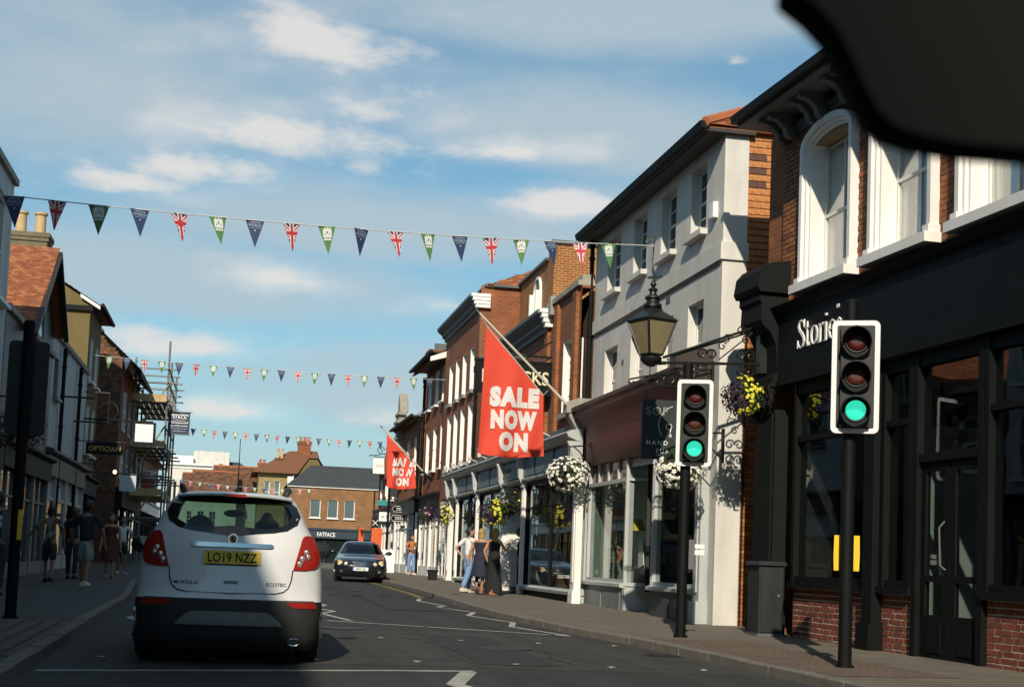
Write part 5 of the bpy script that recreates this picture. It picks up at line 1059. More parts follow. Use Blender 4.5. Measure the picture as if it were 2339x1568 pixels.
part(ln, 'base', IRON, lambda m: (m.lathe([(.05, -.12), (.12, -.08), (.17, -.02), (.17, .02), (.06, .06)], (LX, 0, -.03), 10), m.tube((LX, 0, -.1), (-1.4, 0, -.08), .03, 8)), smooth=40)
ang = math.pi / 4 + .35
def ringp(r, z): return [(LX + r * math.cos(ang + k * math.pi / 2), r * math.sin(ang + k * math.pi / 2), z) for k in range(4)]
GLO, GHI = ringp(.17, .03), ringp(.37, .55)
def frame(m):
    for k in range(4):
        m.tube(GLO[k], GHI[k], .018, 6); m.tube(GLO[k], GLO[(k + 1) % 4], .018, 6); m.tube(GHI[k], GHI[(k + 1) % 4], .022, 6)
part(ln, 'frame', IRON, frame)
for k in range(4): part(ln, 'pane', P('old_lantern_glass', (.22, .185, .105), .35, .15, 3, spec=.4), lambda m: m.quad(GLO[k], GLO[(k + 1) % 4], GHI[(k + 1) % 4], GHI[k]))
roo_ = part(ln, 'roof', IRON, lambda m: m.add(ringp(.41, .555) + ringp(.35, .61) + ringp(.16, .76) + ringp(.13, .86), [(4 * j + k, 4 * j + (k + 1) % 4, 4 * j + 4 + (k + 1) % 4, 4 * j + 4 + k) for j in range(3) for k in range(4)] + [(12, 13, 14, 15)]))
fin_ = part(ln, 'finial', IRON, lambda m: (m.lathe([(.14, .84), (.14, .90), (.10, .93), (.10, .99), (.13, 1.02), (.12, 1.06), (.06, 1.10), (.05, 1.16), (.07, 1.19), (.07, 1.22), (.02, 1.26), (.045, 1.3), (.05, 1.33), (.02, 1.38), (.012, 1.44)], (LX, 0, 0), 14), m.tube((LX, 0, 1.42), (LX, 0, 1.46), .02, 6), m.obox((LX + .03, 0, 1.475), (.11, 0, .02), (0, .025, 0), (-.004, 0, .02)), m.obox((LX - .07, 0, 1.465), (.05, 0, .01), (0, .015, 0), (0, 0, .008))), smooth=40)

for o in (fin_, roo_): o.scale = (1, 1, .74); o.location.z = .555 * .26
# ================================================================== furniture shop sign on scroll bracket
fs = empty('furniture_hanging_sign', (7.9, 22.9, 4.0), 0, 'dark green-grey hanging board for handmade furniture, half hidden by the second signal', 'sign')
def br(m):
    m.box(-.06, -.02, -.02, .02, -.2, .62); m.path([(-.04, 0, .58), (-.75, 0, .40), (-1.5, 0, .22)], .016, 5); m.path([(-.04, 0, .12), (-1.45, 0, .18)], .016, 5); m.path([(-1.5, 0, .22), (-1.52, 0, .17), (-1.45, 0, .15)], .02, 5)
    for cx_, cz, r in ((-.25, .33, .14), (-.5, .26, .14), (-.78, .27, .12), (-1.05, .24, .09)): scroll(m, (cx_, cz), r, 0, 1.3, 1, .012); scroll(m, (cx_ - .1, cz), r * .7, math.pi, 1.2, -1, .012)
    m.tube((-.3, 0, .12), (-.3, 0, -.1), .012, 5); m.tube((-1.2, 0, .16), (-1.2, 0, -.1), .012, 5)
part(fs, 'bracket', IRON, br)
GREENB = P('sign_green_grey', (.022, .032, .032), .5, .2, 2)
part(fs, 'board', GREENB, lambda m: m.box(-1.27, -.35, -.03, .03, -1.1, -.1))
def lt(txt, sz, x, z, par, mat=LETTERW, y=-.036, xs=1.0, sp=1.0, off=0.0, al='LEFT'):
    t = text_mb(txt, sz, .003, off, xs=xs, align=al, spacing=sp); q = MB(); put(q, t, lambda a, b, c_: (a + x, b + y, c_ + z)); return q.build('letters', mat, par)
lt('SOF', .20, -1.21, -.36, fs, P('faint_lettering', (.30, .31, .29), .6), sp=1.15); lt('HAND', .105, -1.19, -.86, fs, sp=1.45, off=.006); lt('FUR', .105, -1.02, -1.0, fs, sp=1.4, off=.006); lt('&', .09, -.80, -.72, fs)
part(fs, 'emblem', LETTERW, lambda m: (m.path([(-.62 + .36 * math.cos(R_(a)), -.034, -.52 + .34 * math.sin(R_(a))) for a in range(110, 215, 8)], .006, 4), m.path([(-.80 + .05 * math.cos(R_(a)), -.034, -.55 + .05 * math.sin(R_(a))) for a in range(0, 300, 25)], .010, 4), m.tube((-.76, -.034, -.56), (-.78, -.034, -.64), .010, 4)))

# ================================================================== hanging baskets
LEAF = P('basket_leaf', (.045, .085, .022), .6, .3, 8, isl=.5); LEAFD = P('dark_leaf', (.028, .042, .02), .6, .3, 8, isl=.5); PURP = P('purple_leaf', (.030, .016, .045), .6, .3, 8, isl=.5)
WFL = P('white_petal', (.78, .78, .70), .6, .05, 8, isl=.1); YFL = P('yellow_petal', (.72, .66, .05), .6, .05, 8, isl=.12); YEYE = P('flower_eye', (.55, .40, .02), .6, .05, 8); PKFL = P('mixed_petal', (.40, .20, .25), .6, .1, 8, isl=.5)
def petalflower(m, c, n, r, mt, eye=None):
    n = Vector(n).normalized(); a = n.orthogonal().normalized(); b = n.cross(a); c = Vector(c); k = 5; t0 = random.uniform(0, 6)
    pts = [c + n * .012]
    for i in range(2 * k):
        t = t0 + math.pi * i / k; rr = r if i % 2 == 0 else r * .62; pts.append(c + (a * math.cos(t) + b * math.sin(t)) * rr + n * random.uniform(-.006, .012))
    m.add(pts, [(0, 1 + i, 1 + (i + 1) % (2 * k)) for i in range(2 * k)], mt)
    if eye is not None:
        m.add([c + n * .018 + (a * math.cos(t) + b * math.sin(t)) * r * .25 for t in (0, 2.1, 4.2)], [(0, 1, 2)], eye)
def basket(name, label, loc, R0, seed, fl, nfl, leafs, hang=.55, zone=None, squash=.85, group='hanging flower baskets', fr=.045, bracket=None):
    random.seed(seed); t = empty(name, loc, 0, label, 'flower basket', group)
    part(t, 'bowl', P('coir_bowl', (.05, .04, .022), .95, .3, 10), lambda m: m.lathe([(.05, -R0 * .62), (R0 * .35, -R0 * .5), (R0 * .52, -R0 * .2), (R0 * .56, 0)], n=14), smooth=True)
    m = MB()
    for k in range(int(2600 * R0)):
        d = Vector((random.gauss(0, 1), random.gauss(0, 1), random.gauss(0, 1))).normalized(); r = R0 * (random.uniform(.72, 1.04) + .12 * math.sin(d.x * 7 + seed) * math.sin(d.z * 6 + d.y * 5))
        if d.z > .55: r *= .85
        c = Vector((d.x * r, d.y * r, d.z * r * squash)); n = (d + Vector((random.uniform(-.7, .7), random.uniform(-.7, .7), random.uniform(-.3, .9)))).normalized(); a = n.orthogonal().normalized(); b = n.cross(a); s = random.uniform(.022, .042)
        if d.z < -.1 and random.random() < .35: c.z -= random.uniform(.05, .42) * R0; c.x *= .96
        mt = 0 if d.x + .3 * d.z > -.15 or len(leafs) < 2 else 1
        m.add([c + a * s, c + b * s * .5 + n * .008, c - a * s, c - b * s * .5 + n * .008], [(0, 1, 2, 3)], mt)
    m.build('foliage', leafs, t, recalc=False, kind='stuff')
    m = MB(); j = 0; tries = 0
    while j < nfl and tries < nfl * 30:
        tries += 1; d = Vector((random.gauss(0, 1), random.gauss(0, 1), random.gauss(0, .9))).normalized()
        if zone and not zone(d): continue
        r = R0 * random.uniform(.98, 1.12); petalflower(m, (d.x * r, d.y * r, d.z * r * squash), d + Vector((0, -.25, .25)), fr * random.uniform(.8, 1.2), 0, 1); j += 1
    m.build('blossoms', fl, t, recalc=False, kind='stuff')
    part(t, 'chains', IRON, lambda m: [m.tube((R0 * .5 * math.cos(a), R0 * .5 * math.sin(a), 0), (0, 0, hang), .008, 4) for a in (.3, 2.4, 4.5)])
    if bracket: part(t, 'bracket', IRON, lambda m: (m.tube((0, 0, hang), (bracket, 0, hang + .05), .016, 6), m.path([(bracket, 0, hang - .4), (bracket * .6, 0, hang - .12), (bracket * .25, 0, hang)], .014, 5), m.box(bracket - .02, bracket + .02, -.03, .03, hang - .45, hang + .12)))
    return t
basket('flower_basket', 'yellow and purple flower basket hanging under the lantern arm', (7.60, 20.75, 3.78), .33, 11, [YFL, YEYE], 150, [LEAF, PURP], .5, lambda d: d.x > -.25 and (math.sin(d.x * 5 + 1) + math.sin(d.z * 6) > -.5), fr=.034)
basket('flower_basket', 'big round white flower basket left of the maroon shopfront', (7.20, 30.5, 3.07), .44, 12, [WFL, YEYE], 210, [LEAF, LEAFD], .6, lambda d: d.y < .6, bracket=.42)
basket('flower_basket', 'white trailing flower basket behind the second traffic light', (7.12, 22.25, 2.74), .40, 13, [WFL, YEYE], 170, [LEAF, LEAFD], .55, lambda d: d.z < .3 and d.y < .7, bracket=.72)
basket('flower_basket', 'yellow flower basket above the three chatting women', (6.72, 37.0, 2.36), .40, 14, [YFL, YEYE], 95, [LEAF, PURP], .5, lambda d: d.x > -.2 or d.z < -.3, bracket=.75)
basket('flower_basket', 'dark leafy basket with few blooms, right of the yellow one by the store door', (7.25, 37.4, 2.62), .40, 15, [YFL, YEYE], 12, [LEAFD], .4, bracket=.25)
basket('flower_basket', 'yellow flower basket near the far end of the department store', (7.35, 50.0, 2.64), .40, 16, [YFL, YEYE], 80, [LEAF, PURP], .5, lambda d: d.y < .5 and d.x > -.4, bracket=.2)
basket('flower_basket', 'dark purple basket farthest along the right pavement', (6.78, 50.3, 2.62), .36, 17, [PKFL, YEYE], 10, [PURP, LEAFD], .5, bracket=.75)
basket('flower_basket', 'pink and white basket in shade at the left edge', (-3.55, 24.8, 3.0), .42, 18, [PKFL, WFL], 70, [LEAFD], .5, bracket=-1.6)

# ================================================================== sale flags
FLAGR = P('flag_red', (.60, .050, .022), .75, .08, 3, .15, 160); POLEW = P('pole_cream', (.50, .46, .38), .5, .15, 3)
def sale_flag(name, label, Y, base, tip, c4, seed):
    t = empty(name, (0, Y, 0), 0, label, 'flag', 'sale flags over the pavement')
    part(t, 'pole', POLEW, lambda m: (m.tube((base[0], 0, base[1]), (tip[0], 0, tip[1]), .035, 10, .026),), smooth=40)
    d = Vector((tip[0] - base[0], 0, tip[1] - base[1])).normalized()
    part(t, 'pole_tip', STEEL, lambda m: (m.tube((tip[0], 0, tip[1]), (tip[0] + d.x * .12, 0, tip[1] + d.z * .12), .03, 8, .02), m.tube((tip[0] + d.x * .12, -.06, tip[1] + d.z * .12), (tip[0] + d.x * .12, .06, tip[1] + d.z * .12), .012, 6)))
    part(t, 'socket', IRON, lambda m: (m.tube((base[0] + .1, 0, base[1] - .1), (base[0] + d.x * .3, 0, base[1] + d.z * .3), .05, 8), m.box(base[0] + .0, base[0] + .35, -.05, .05, base[1] - .25, base[1] - .12)))
    TL, BL, BR, TR = c4
    def S(u, v, off=0.0):     # u across, v up
        x = (BL[0] + (BR[0] - BL[0]) * u) * (1 - v) + (TL[0] + (TR[0] - TL[0]) * u) * v; zt = TL[1] + (TR[1] - TL[1]) * u; zb = BL[1] + (BR[1] - BL[1]) * u - .05 * math.sin(u * math.pi * 1.3)
        z = zb + (zt - zb) * v; y = .05 * math.sin(u * 8 + 2.2 * (1 - v) + seed) * (1 - .5 * v) + .045 * math.sin(u * 15 - v * 4 + seed) * (1 - v) ** .7 + .07 * (1 - v) * (u - .4)
        return (x, y - off, z)
    cl = part(t, 'cloth', FLAGR, lambda m: m.grid([[S(i / 28, j / 34) for i in range(29)] for j in range(35)]), smooth=True)
    part(t, 'hem', POLEW, lambda m: m.path([S(k / 20, 1.0) for k in range(21)], .014, 5)); part(t, 'halyard', POLEW, lambda m: (m.path([S(1, 1), (S(1, 1)[0] + .1, 0, S(1, 1)[2] + .12)], .006, 4), m.path([S(0, 1), (tip[0], 0, tip[1])], .006, 4)))
    W_ = BR[0] - BL[0]
    for txt, zb_, h, wd in (('SALE', 1.03, .45, 1.10), ('NOW', .545, .43, 1.02), ('ON', .07, .43, .66)):
        s = W_ / 1.45; zbase = BL[1] + zb_ * s; tm = text_mb(txt, 1.0, 0, .08, spacing=1.2)
        xa_, xb_ = min(p[0] for p in tm.v), max(p[0] for p in tm.v); za_, zb2 = min(p[2] for p in tm.v), max(p[2] for p in tm.v)
        tm.v = [((p[0] - (xa_ + xb_) / 2) * wd * s / (xb_ - xa_), 0, (p[2] - za_) * h * s / (zb2 - za_)) for p in tm.v]
        q = MB(); cxp = .52
        for f in tm.f:    # cut the letter faces fine enough to follow the cloth
            q.add([tm.v[i] for i in f], [tuple(range(len(f)))])
        bm = bmesh.new(); me = q.mesh('letters', P('flag_print', (.62, .58, .56), .75, .06, 5)); bm.from_mesh(me); bmesh.ops.remove_doubles(bm, verts=bm.verts, dist=1e-5); bmesh.ops.triangulate(bm, faces=bm.faces); 
        for _ in range(3):
            long_ = [e for e in bm.edges if e.calc_length() > .10 * s]
            if long_: bmesh.ops.subdivide_edges(bm, edges=long_, cuts=1); bmesh.ops.triangulate(bm, faces=bm.faces)
        for v in bm.verts:
            x = BL[0] + W_ * cxp + v.co.x; z = zbase + v.co.z; u = (x - BL[0]) / W_; zt = TL[1] + (TR[1] - TL[1]) * u; vv = (z - BL[1]) / (zt - BL[1]); p = S(max(0, min(1, u)), max(0, min(1, vv)), .012); v.co = (x, p[1], z)
        bm.to_mesh(me); bm.free(); o = bpy.data.objects.new('letters', me); link(o, cl)
    return t
sale_flag('sale_flag', 'large red SALE NOW ON flag nearest the camera on a slanting cream pole', 31.2, (7.64, 4.34), (5.18, 6.62), ((5.35, 6.36), (5.28, 3.47), (6.78, 3.44), (6.72, 4.86)), .4)
sale_flag('sale_flag', 'smaller, farther red SALE NOW ON flag above the finger posts', 57.0, (7.62, 4.38), (5.70, 6.24), ((5.88, 6.02), (5.98, 3.88), (7.16, 3.84), (7.06, 4.84)), 2.1)

# ================================================================== bunting
NAVYF = P('pennant_navy', (.016, .036, .10), .7, .1, 5); GREENF = P('pennant_green', (.075, .20, .055), .7, .1, 5); WHF = P('pennant_white', (.62, .62, .62), .7, .04, 5); REDF = P('pennant_red', (.48, .03, .045), .7, .06, 5); PRINT = P('pennant_print', (.34, .40, .46), .7, .04, 5)
def clip(poly, a, b):   # keep the left side of a->b
    out = []; n = len(poly)
    sd_ = lambda p: (b[0] - a[0]) * (p[1] - a[1]) - (b[1] - a[1]) * (p[0] - a[0])
    for i in range(n):
        p, q = poly[i], poly[(i + 1) % n]; sp, sq = sd_(p), sd_(q)
        if sp >= 0: out.append(p)
        if sp * sq < 0: t = sp / (sp - sq); out.append((p[0] + (q[0] - p[0]) * t, p[1] + (q[1] - p[1]) * t))
    return out
TRI = [(-.155, 0), (0, -.47), (.155, 0)]
def pen_mesh(kind):
    m = MB()
    def lay(poly, k, mt):
        for a, b in zip(TRI, TRI[1:] + TRI[:1]):
            poly = clip(poly, a, b)
            if len(poly) < 3: return
        n = len(poly); m.add([(x, -.0012 * k, z) for x, z in poly], [tuple(range(n))], mt); m.add([(x, .0012 * k, z) for x, z in poly], [tuple(range(n))[::-1]], mt)
    if kind == 'jack':
        lay(TRI, 1, 0)
        def band(p, q, w_, k, mt):
            d = Vector((q[0] - p[0], q[1] - p[1])).normalized(); n = (-d.y * w_ / 2, d.x * w_ / 2); lay([(p[0] - n[0], p[1] - n[1]), (q[0] - n[0], q[1] - n[1]), (q[0] + n[0], q[1] + n[1]), (p[0] + n[0], p[1] + n[1])], k, mt)
        c = (0, -.165)
        for s in (-1, 1):
            band((s * .22, .05), (-s * .22, -.38), .062, 2, 1)
        for s in (-1, 1): band((s * .22, .05), (-s * .22, -.38), .022, 3, 2)
        band((0, .1), (0, -.5), .085, 4, 1); band((-.3, c[1]), (.3, c[1]), .10, 4, 1); band((0, .1), (0, -.5), .045, 5, 2); band((-.3, c[1]), (.3, c[1]), .062, 6, 2)
        return m.mesh('pennant', [NAVYF, WHF, REDF], recalc=False)
    if kind == 'navy':
        lay(TRI, 1, 0)
        for txt, sz, z, xs in (('FARNHAM', .034, -.05, 1.1), ('WORLD', .056, -.105, 1.05), ('CRAFT TOWN', .026, -.14, 1.0)):
            t = text_mb(txt, sz, 0, .01, xs=xs); put(m, t, lambda x, y, zz: (x, -.005, zz + z), 1)
        m.lathe([(.014, -.004), (.014, .004)], (0, 0, -.175), 8, 1, axis='y')
        return m.mesh('pennant', [NAVYF, PRINT], recalc=False)
    lay(TRI, 1, 0)
    b_ = [(-.075, -.19), (.075, -.19), (.08, -.05), (.065, -.05), (.065, -.02), (.042, -.02), (.042, -.04), (.022, -.04), (.022, -.015), (-.005, -.015), (-.005, -.04), (-.03, -.04), (-.03, -.02), (-.055, -.02), (-.055, -.05), (-.08, -.05)]
    m.add([(x, -.005, z) for x, z in b_], [tuple(range(len(b_)))], 1); m.box(-.066, .066, -.0055, -.0045, -.235, -.205, 1)
    m.lathe([(.018, -.0065), (.018, -.0055)], (0, 0, -.10), 8, 0, axis='y'); m.lathe([(.012, -.0065), (.012, -.0055)], (-.04, 0, -.13), 8, 0, axis='y'); m.lathe([(.012, -.0065), (.012, -.0055)], (.04, 0, -.13), 8, 0, axis='y')
    return m.mesh('pennant', [GREENF, WHF], recalc=False)
PEN = {k: pen_mesh(k) for k in ('jack', 'navy', 'green')}
def bunting(label, A, Bq, n, seq, sag, scale=1.0, start=0.0, end=1.0):
    A, Bq = Vector(A), Vector(Bq); t = empty('bunting_string', A, 0, label, 'bunting', 'bunting strung across the street')
    f = lambda s: (Bq - A) * s - Vector((0, 0, sag * 4 * s * (1 - s)))
    part(t, 'cord', P('cord_white', (.55, .55, .52), .8, .05), lambda m: m.path([f(k / 60) for k in range(61)], .009 * max(1, scale), 5))
    d = (Bq - A); rz = math.atan2(d.y, d.x)
    for k in range(n):
        s = start + (end - start) * (k + .5) / n; sl = math.atan2(d.z - sag * 4 * (1 - 2 * s), math.hypot(d.x, d.y))
        inst(PEN[seq[k % len(seq)]], 'pennant', t, f(s), (random.uniform(-.22, .22), -sl + random.uniform(-.05, .05), rz + random.uniform(-.35, .35)), (scale * random.uniform(.94, 1.02), 1, scale * random.uniform(.95, 1.03)))
    return t
bunting('nearest and longest bunting string, ending on the white building', (-5.2, 22.2, 6.35), (7.88, 26.7, 7.42), 19, ('green', 'navy', 'jack'), .14, 1.04, .0526, .944)
bunting('second bunting string, crossing in front of the scaffold', (-5.4, 53.0, 7.93), (7.7, 53.0, 7.84), 20, ('green', 'navy', 'jack'), .09, .98, 0.03, .97)
bunting('third bunting string, starting at the scaffold banner', (-3.0, 72.0, 7.06), (8.4, 72.0, 6.9), 21, ('navy', 'green', 'jack'), .08, .9, .05, 1.0)
bunting('farthest tiny bunting string beyond the white car roof', (-6, 104, 6.25), (5.6, 104, 5.75), 18, ('navy', 'jack', 'green'), .3, .95)

# ================================================================== scaffold
SC = empty('scaffold', (0, 0, 0), 0, 'tall tube scaffold with timber boards standing over the left pavement', 'scaffold')
def pole(a, b, r=.045, n='scaffold_pole', mt=STEEL): part(SC, n, mt, lambda m: m.tube(a, b, r, 7))
SC.location = (-3.6, 66, .3)
for x in (-.9, .5):
    for i, y in enumerate((-2.5, .2, 3.0, 5.8)): pole((x, y, 0), (x, y, (9.8, 9.2, 8.2, 9.2)[i] if x > 0 else 9.0 - .4 * i))
for z in (2.0, 2.9, 3.8, 5.0, 6.0, 7.2, 8.0, 8.6):
    for x in (-.9, .5): pole((x, -2.7, z), (x, 6.2, z), .04, 'ledger')
for z in (2.0, 3.8, 5.0, 7.0, 7.9, 8.5):
    for y in (-2.5, .2, 3.0, 5.8): pole((-1.1, y - .06, z + .05), (.9, y - .06, z + .05), .04, 'transom')
for i, (z0, z1) in enumerate(((2.0, 4.0), (4.2, 6.2), (6.0, 7.9))): pole((-.6, -2.6, z0), (.55, -2.6, z1), .035, 'brace', P('brace_steel', (.26, .24, .15), .5, .2, 5)); pole((.56, -2.4 + 2 * i, z0), (.56, 2.2, z1), .035, 'brace')
for z in (5.0, 7.0, 2.9):
    for k in range(5):
        x = -.85 + .27 * k; part(SC, 'scaffold_board', WOOD, lambda m: m.box(x, x + .225, -2.8, 6.2, z + .09, z + .13))
    part(SC, 'toe_board', WOOD, lambda m: m.box(-.95, .5, -2.75, -2.71, z + .14, z + .42)); part(SC, 'toe_board', WOOD, lambda m: m.box(.47, .51, -2.7, 6.1, z + .14, z + .36))
for k in range(9): part(SC, 'ladder_rung', STEEL, lambda m: m.tube((-.2 + .07 * k, -1.6, 3.0 + .24 * k), (.15 + .07 * k, -1.6, 3.0 + .24 * k), .02, 5))
ws = empty('blank_white_panel', (-3.27, 52.0, 5.13), 0, 'blank white square panel in black frame hanging by the scaffold', 'sign')
part(ws, 'panel', LETTERW, lambda m: m.box(-.31, .31, -.02, .02, -.32, .32)); part(ws, 'frame', BLACKM, lambda m: (m.box(-.41, -.31, -.03, .04, -.43, .38), m.box(.31, .40, -.03, .04, -.43, .38), m.box(-.31, .31, -.03, .04, -.43, -.32), m.box(-.31, .31, -.03, .04, .32, .38), m.tube((.3, 0, .40), (-2.1, 0, .40), .03)))
bn = empty('scaffold_banner', (-3.0, 64.0, 6.55), 0, 'navy advertising banner of the scaffold firm hung from the outer pole', 'banner')
BAN = P('banner_navy', (.028, .036, .085), .6, .08, 4)
part(bn, 'cloth', BAN, lambda m: m.grid([[(.0 + .9 * i / 10, .02 * math.sin(i * .9), -.46 + .98 * k / 6) for i in range(11)] for k in range(7)]), smooth=True); part(bn, 'pole', STEEL, lambda m: (m.tube((-.1, 0, .52), (1.0, 0, .52), .022), m.tube((-.1, 0, -.47), (.95, 0, -.47), .022)))
lt('STACK', .20, .46, .22, bn, LETTERW, -.035, 1.0, 1.0, .018, 'CENTER'); lt('SCAFFOLDING', .085, .46, .10, bn, LETTERW, -.035, 1.0, 1, 0.0, 'CENTER'); lt('Jay: 07930 624280', .105, .45, -.13, bn, LETTERW, -.035, .92, 1, .006, 'CENTER')
part(bn, 'logo_bracket', LETTERW, lambda m: (m.box(.12, .82, -.04, -.034, .385, .415), m.box(.12, .15, -.04, -.034, .33, .385), m.box(.79, .82, -.04, -.034, .33, .385), m.box(.12, .82, -.04, -.034, .02, .05), m.box(.12, .15, -.04, -.034, .05, .1), m.box(.79, .82, -.04, -.034, .05, .1)))
part(bn, 'small_print', PRINT, lambda m: [m.box(.1 + .08 * k, .16 + .08 * k, -.04, -.034, -.235, -.205) for k in range(9)] + [m.box(.2 + .09 * k, .27 + .09 * k, -.04, -.034, -.345, -.31) for k in range(6)])

# ================================================================== small signs
op = empty('optician_sign', (-4.3, 50.2, 4.3), 0, 'black projecting sign with gold OPTICIAN lettering on the left', 'sign')
part(op, 'board', BLACKM, lambda m: m.box(-.75, .5, -.03, .03, -.12, .28)); part(op, 'bracket', IRON, lambda m: (m.tube((-1.1, 0, .32), (.55, 0, .32), .02), m.path([(-.1 + .3 * math.cos(a * .35), 0, -.5 + .3 * math.sin(a * .35)) for a in range(19)], .015, 5)))
lt('OPTICIAN', .24, -.12, .0, op, GOLD, -.04, .9, 1.1, .006, 'CENTER')
gl = empty('shop_bulb', (-3.95, 49.0, 3.55), 0, 'single lit warm bulb below the optician sign', 'lamp'); part(gl, 'bulb', P('lit_bulb', (.9, .8, .5), .4, 0, emit=(1, .72, .3), es=4), lambda m: m.ball((0, 0, 0), .06, .06, .07)); part(gl, 'holder', IRON, lambda m: (m.tube((0, 0, .06), (0, 0, .2), .025), m.tube((0, 0, .2), (-1.2, 0, .25), .015)))
bs = empty('blue_grey_board', (-3.6, 50.6, 3.28), 0, 'plain pale blue-grey board sign in shade below the bulb', 'sign'); part(bs, 'board', RENDER_B, lambda m: m.box(-.3, .25, -.03, .03, -.3, .25)); part(bs, 'bracket', IRON, lambda m: m.tube((-1.7, 0, .3), (.3, 0, .3), .02))
lb = empty('to_let_board', (-4.3, 73.5, 4.2), 0, 'small white and red letting board under the scaffold', 'sign'); part(lb, 'board', LETTERW, lambda m: (m.box(-.5, .4, -.03, .03, .3, .75),)); part(lb, 'panel', P('let_red', (.5, .06, .03), .6), lambda m: m.box(-.35, .3, -.03, .03, -.75, .25)); part(lb, 'post', BLACKM, lambda m: m.tube((-.5, .05, -1.2), (-.5, .05, .8), .04)); lt('LET', .34, -.42, .40, lb, MATS['let_red'], -.036, 1, 1, .012)
def plate(name, label, x, y, z, w_, h, mat, txt=None, tm=None, sz=.2, arm=None):
    t = empty(name, (x, y, z), 0, label, 'sign'); part(t, 'board', mat, lambda m: m.box(-w_ / 2, w_ / 2, -.03, .03, -h / 2, h / 2)); part(t, 'bracket', IRON, lambda m: (m.tube((-w_ / 2, 0, h / 2 + .06), (arm if arm else w_, 0, h / 2 + .06), .018), m.tube((-w_ * .3, 0, h / 2 + .06), (-w_ * .3, 0, h / 2), .01), m.tube((w_ * .3, 0, h / 2 + .06), (w_ * .3, 0, h / 2), .01)))
    if txt: lt(txt, sz, 0, -sz * .35, t, tm or BLACKM, -.036, 1, 1, .0, 'CENTER')
    return t
e = plate('hanging_shop_board', 'large white hanging shop board on a blue scrolled bracket by the farther flag', 6.86, 68, 5.40, .86, .74, LETTERW, 'EMCEE', P('tan_letter', (.45, .36, .2), .6), .2, 1.2)
part(e, 'scroll', P('scroll_blue', (.03, .05, .09), .5), lambda m: (m.path([(-.6, 0, .42), (-.62, 0, .5), (-.3, 0, .5), (-.05, 0, .58), (.3, 0, .6), (.9, 0, .6)], .025, 5), scroll(m, (-.1, .75), .2, 0, 1.4, 1, .02), scroll(m, (.25, .85), .13, 0, 1.0, 1, .02), m.tube((.25, 0, .6), (.25, 0, 1.35), .02)))
plate('initials_board', 'small white square board lettered H B over the convertible', 7.14, 68.5, 3.0, .52, .44, LETTERW, 'H B', None, .2, .8)
plate('teal_board', 'small teal hanging board above the H B one', 7.08, 69, 3.68, .55, .26, P('teal', (.02, .24, .23), .5), None, None, .1, .9); 
plate('white_square_board', 'white square hanging board just under the farther flag', 7.30, 67.8, 4.2, .5, .5, LETTERW, None, None, .1, .7)
r_ = plate('red_board', 'small red board with white scribble right of the farther flag', 8.05, 66.5, 3.85, .55, .40, P('sign_red', (.55, .05, .03), .5), None, None, .1, .4); part(r_, 'scribble', LETTERW, lambda m: m.path([(-.18 + .045 * k, -.036, .06 * math.sin(k * 2.1)) for k in range(9)], .012, 4))
plate('crossed_board', 'tiny dark board with white crossed device beside the H B one', 6.78, 69.2, 2.72, .34, .5, BLACKM); 
part(bpy.data.objects['crossed_board'], 'device', LETTERW, lambda m: (m.tube((-.12, -.04, -.14), (.14, -.04, .12), .02), m.tube((.12, -.04, -.14), (-.14, -.04, .12), .02)))
fp = empty('finger_post', (8.25 - .45, 64.0, .4), 0, 'black finger post with two white-edged pointers by the brick corner', 'signpost')
part(fp, 'post', BLACK, lambda m: m.tube((0, 0, -.1), (0, 0, 3.2), .05, 10))
for z, w_ in ((2.72, .8), (2.3, .85)):
    pt = part(fp, 'pointer', BLACK, lambda m: m.prism([(0, z), (-w_ + .1, z), (-w_ - .02, z + .12), (-w_ + .1, z + .25), (0, z + .25)], 'y', -.07, -.05)); part(pt, 'border', LETTERW, lambda m: (m.path([(0, -.075, z), (-w_ + .1, -.075, z), (-w_ - .02, -.075, z + .12), (-w_ + .1, -.075, z + .25), (0, -.075, z + .25)], .012, 4, closed=True), [m.box(-w_ + .2 + .1 * k, -w_ + .27 + .1 * k, -.078, -.072, z + .14, z + .18) for k in range(5)], [m.box(-w_ + .2 + .1 * k, -w_ + .26 + .1 * k, -.078, -.072, z + .07, z + .1) for k in range(5)]))
lp = empty('dark_lamp_column', (7.05, 66.0, .4), 0, 'tall black column standing behind the convertible', 'lamp post'); part(lp, 'column', BLACK, lambda m: m.tube((0, 0, -.1), (0, 0, 4.2), .07, 10, .055)); part(lp, 'base', BLACK, lambda m: m.tube((0, 0, -.1), (0, 0, .9), .11, 10)); part(lp, 'head', BLACK, lambda m: m.lathe([(.06, 4.2), (.16, 4.3), (.14, 4.5), (.03, 4.6)], n=10))
rb = empty('red_banner_stand', (7.05, 72.0, .4), 0, 'orange-red feather banner behind the convertible', 'banner'); part(rb, 'cloth', P('orange_red', (.62, .11, .02), .7), lambda m: m.prism([(-.2, .8), (.35, .9), (.4, 2.1), (-.15, 2.1)], 'y', -.01, .01)); part(rb, 'pole', IRON, lambda m: m.tube((-.22, 0, 0), (-.18, 0, 2.2), .02)); part(rb, 'base', IRON, lambda m: m.box(-.4, .1, -.2, .2, -.02, .03))
rb2 = empty('red_banner_stand', (6.95, 79.0, .4), 0, 'narrow orange-red banner left of the feather one', 'banner'); part(rb2, 'cloth', MATS['orange_red'], lambda m: m.prism([(-.12, .9), (.14, .9), (.2, 2.2), (-.12, 2.2)], 'y', -.01, .01)); part(rb2, 'pole', IRON, lambda m: m.tube((-.14, 0, 0), (-.12, 0, 2.3), .02))
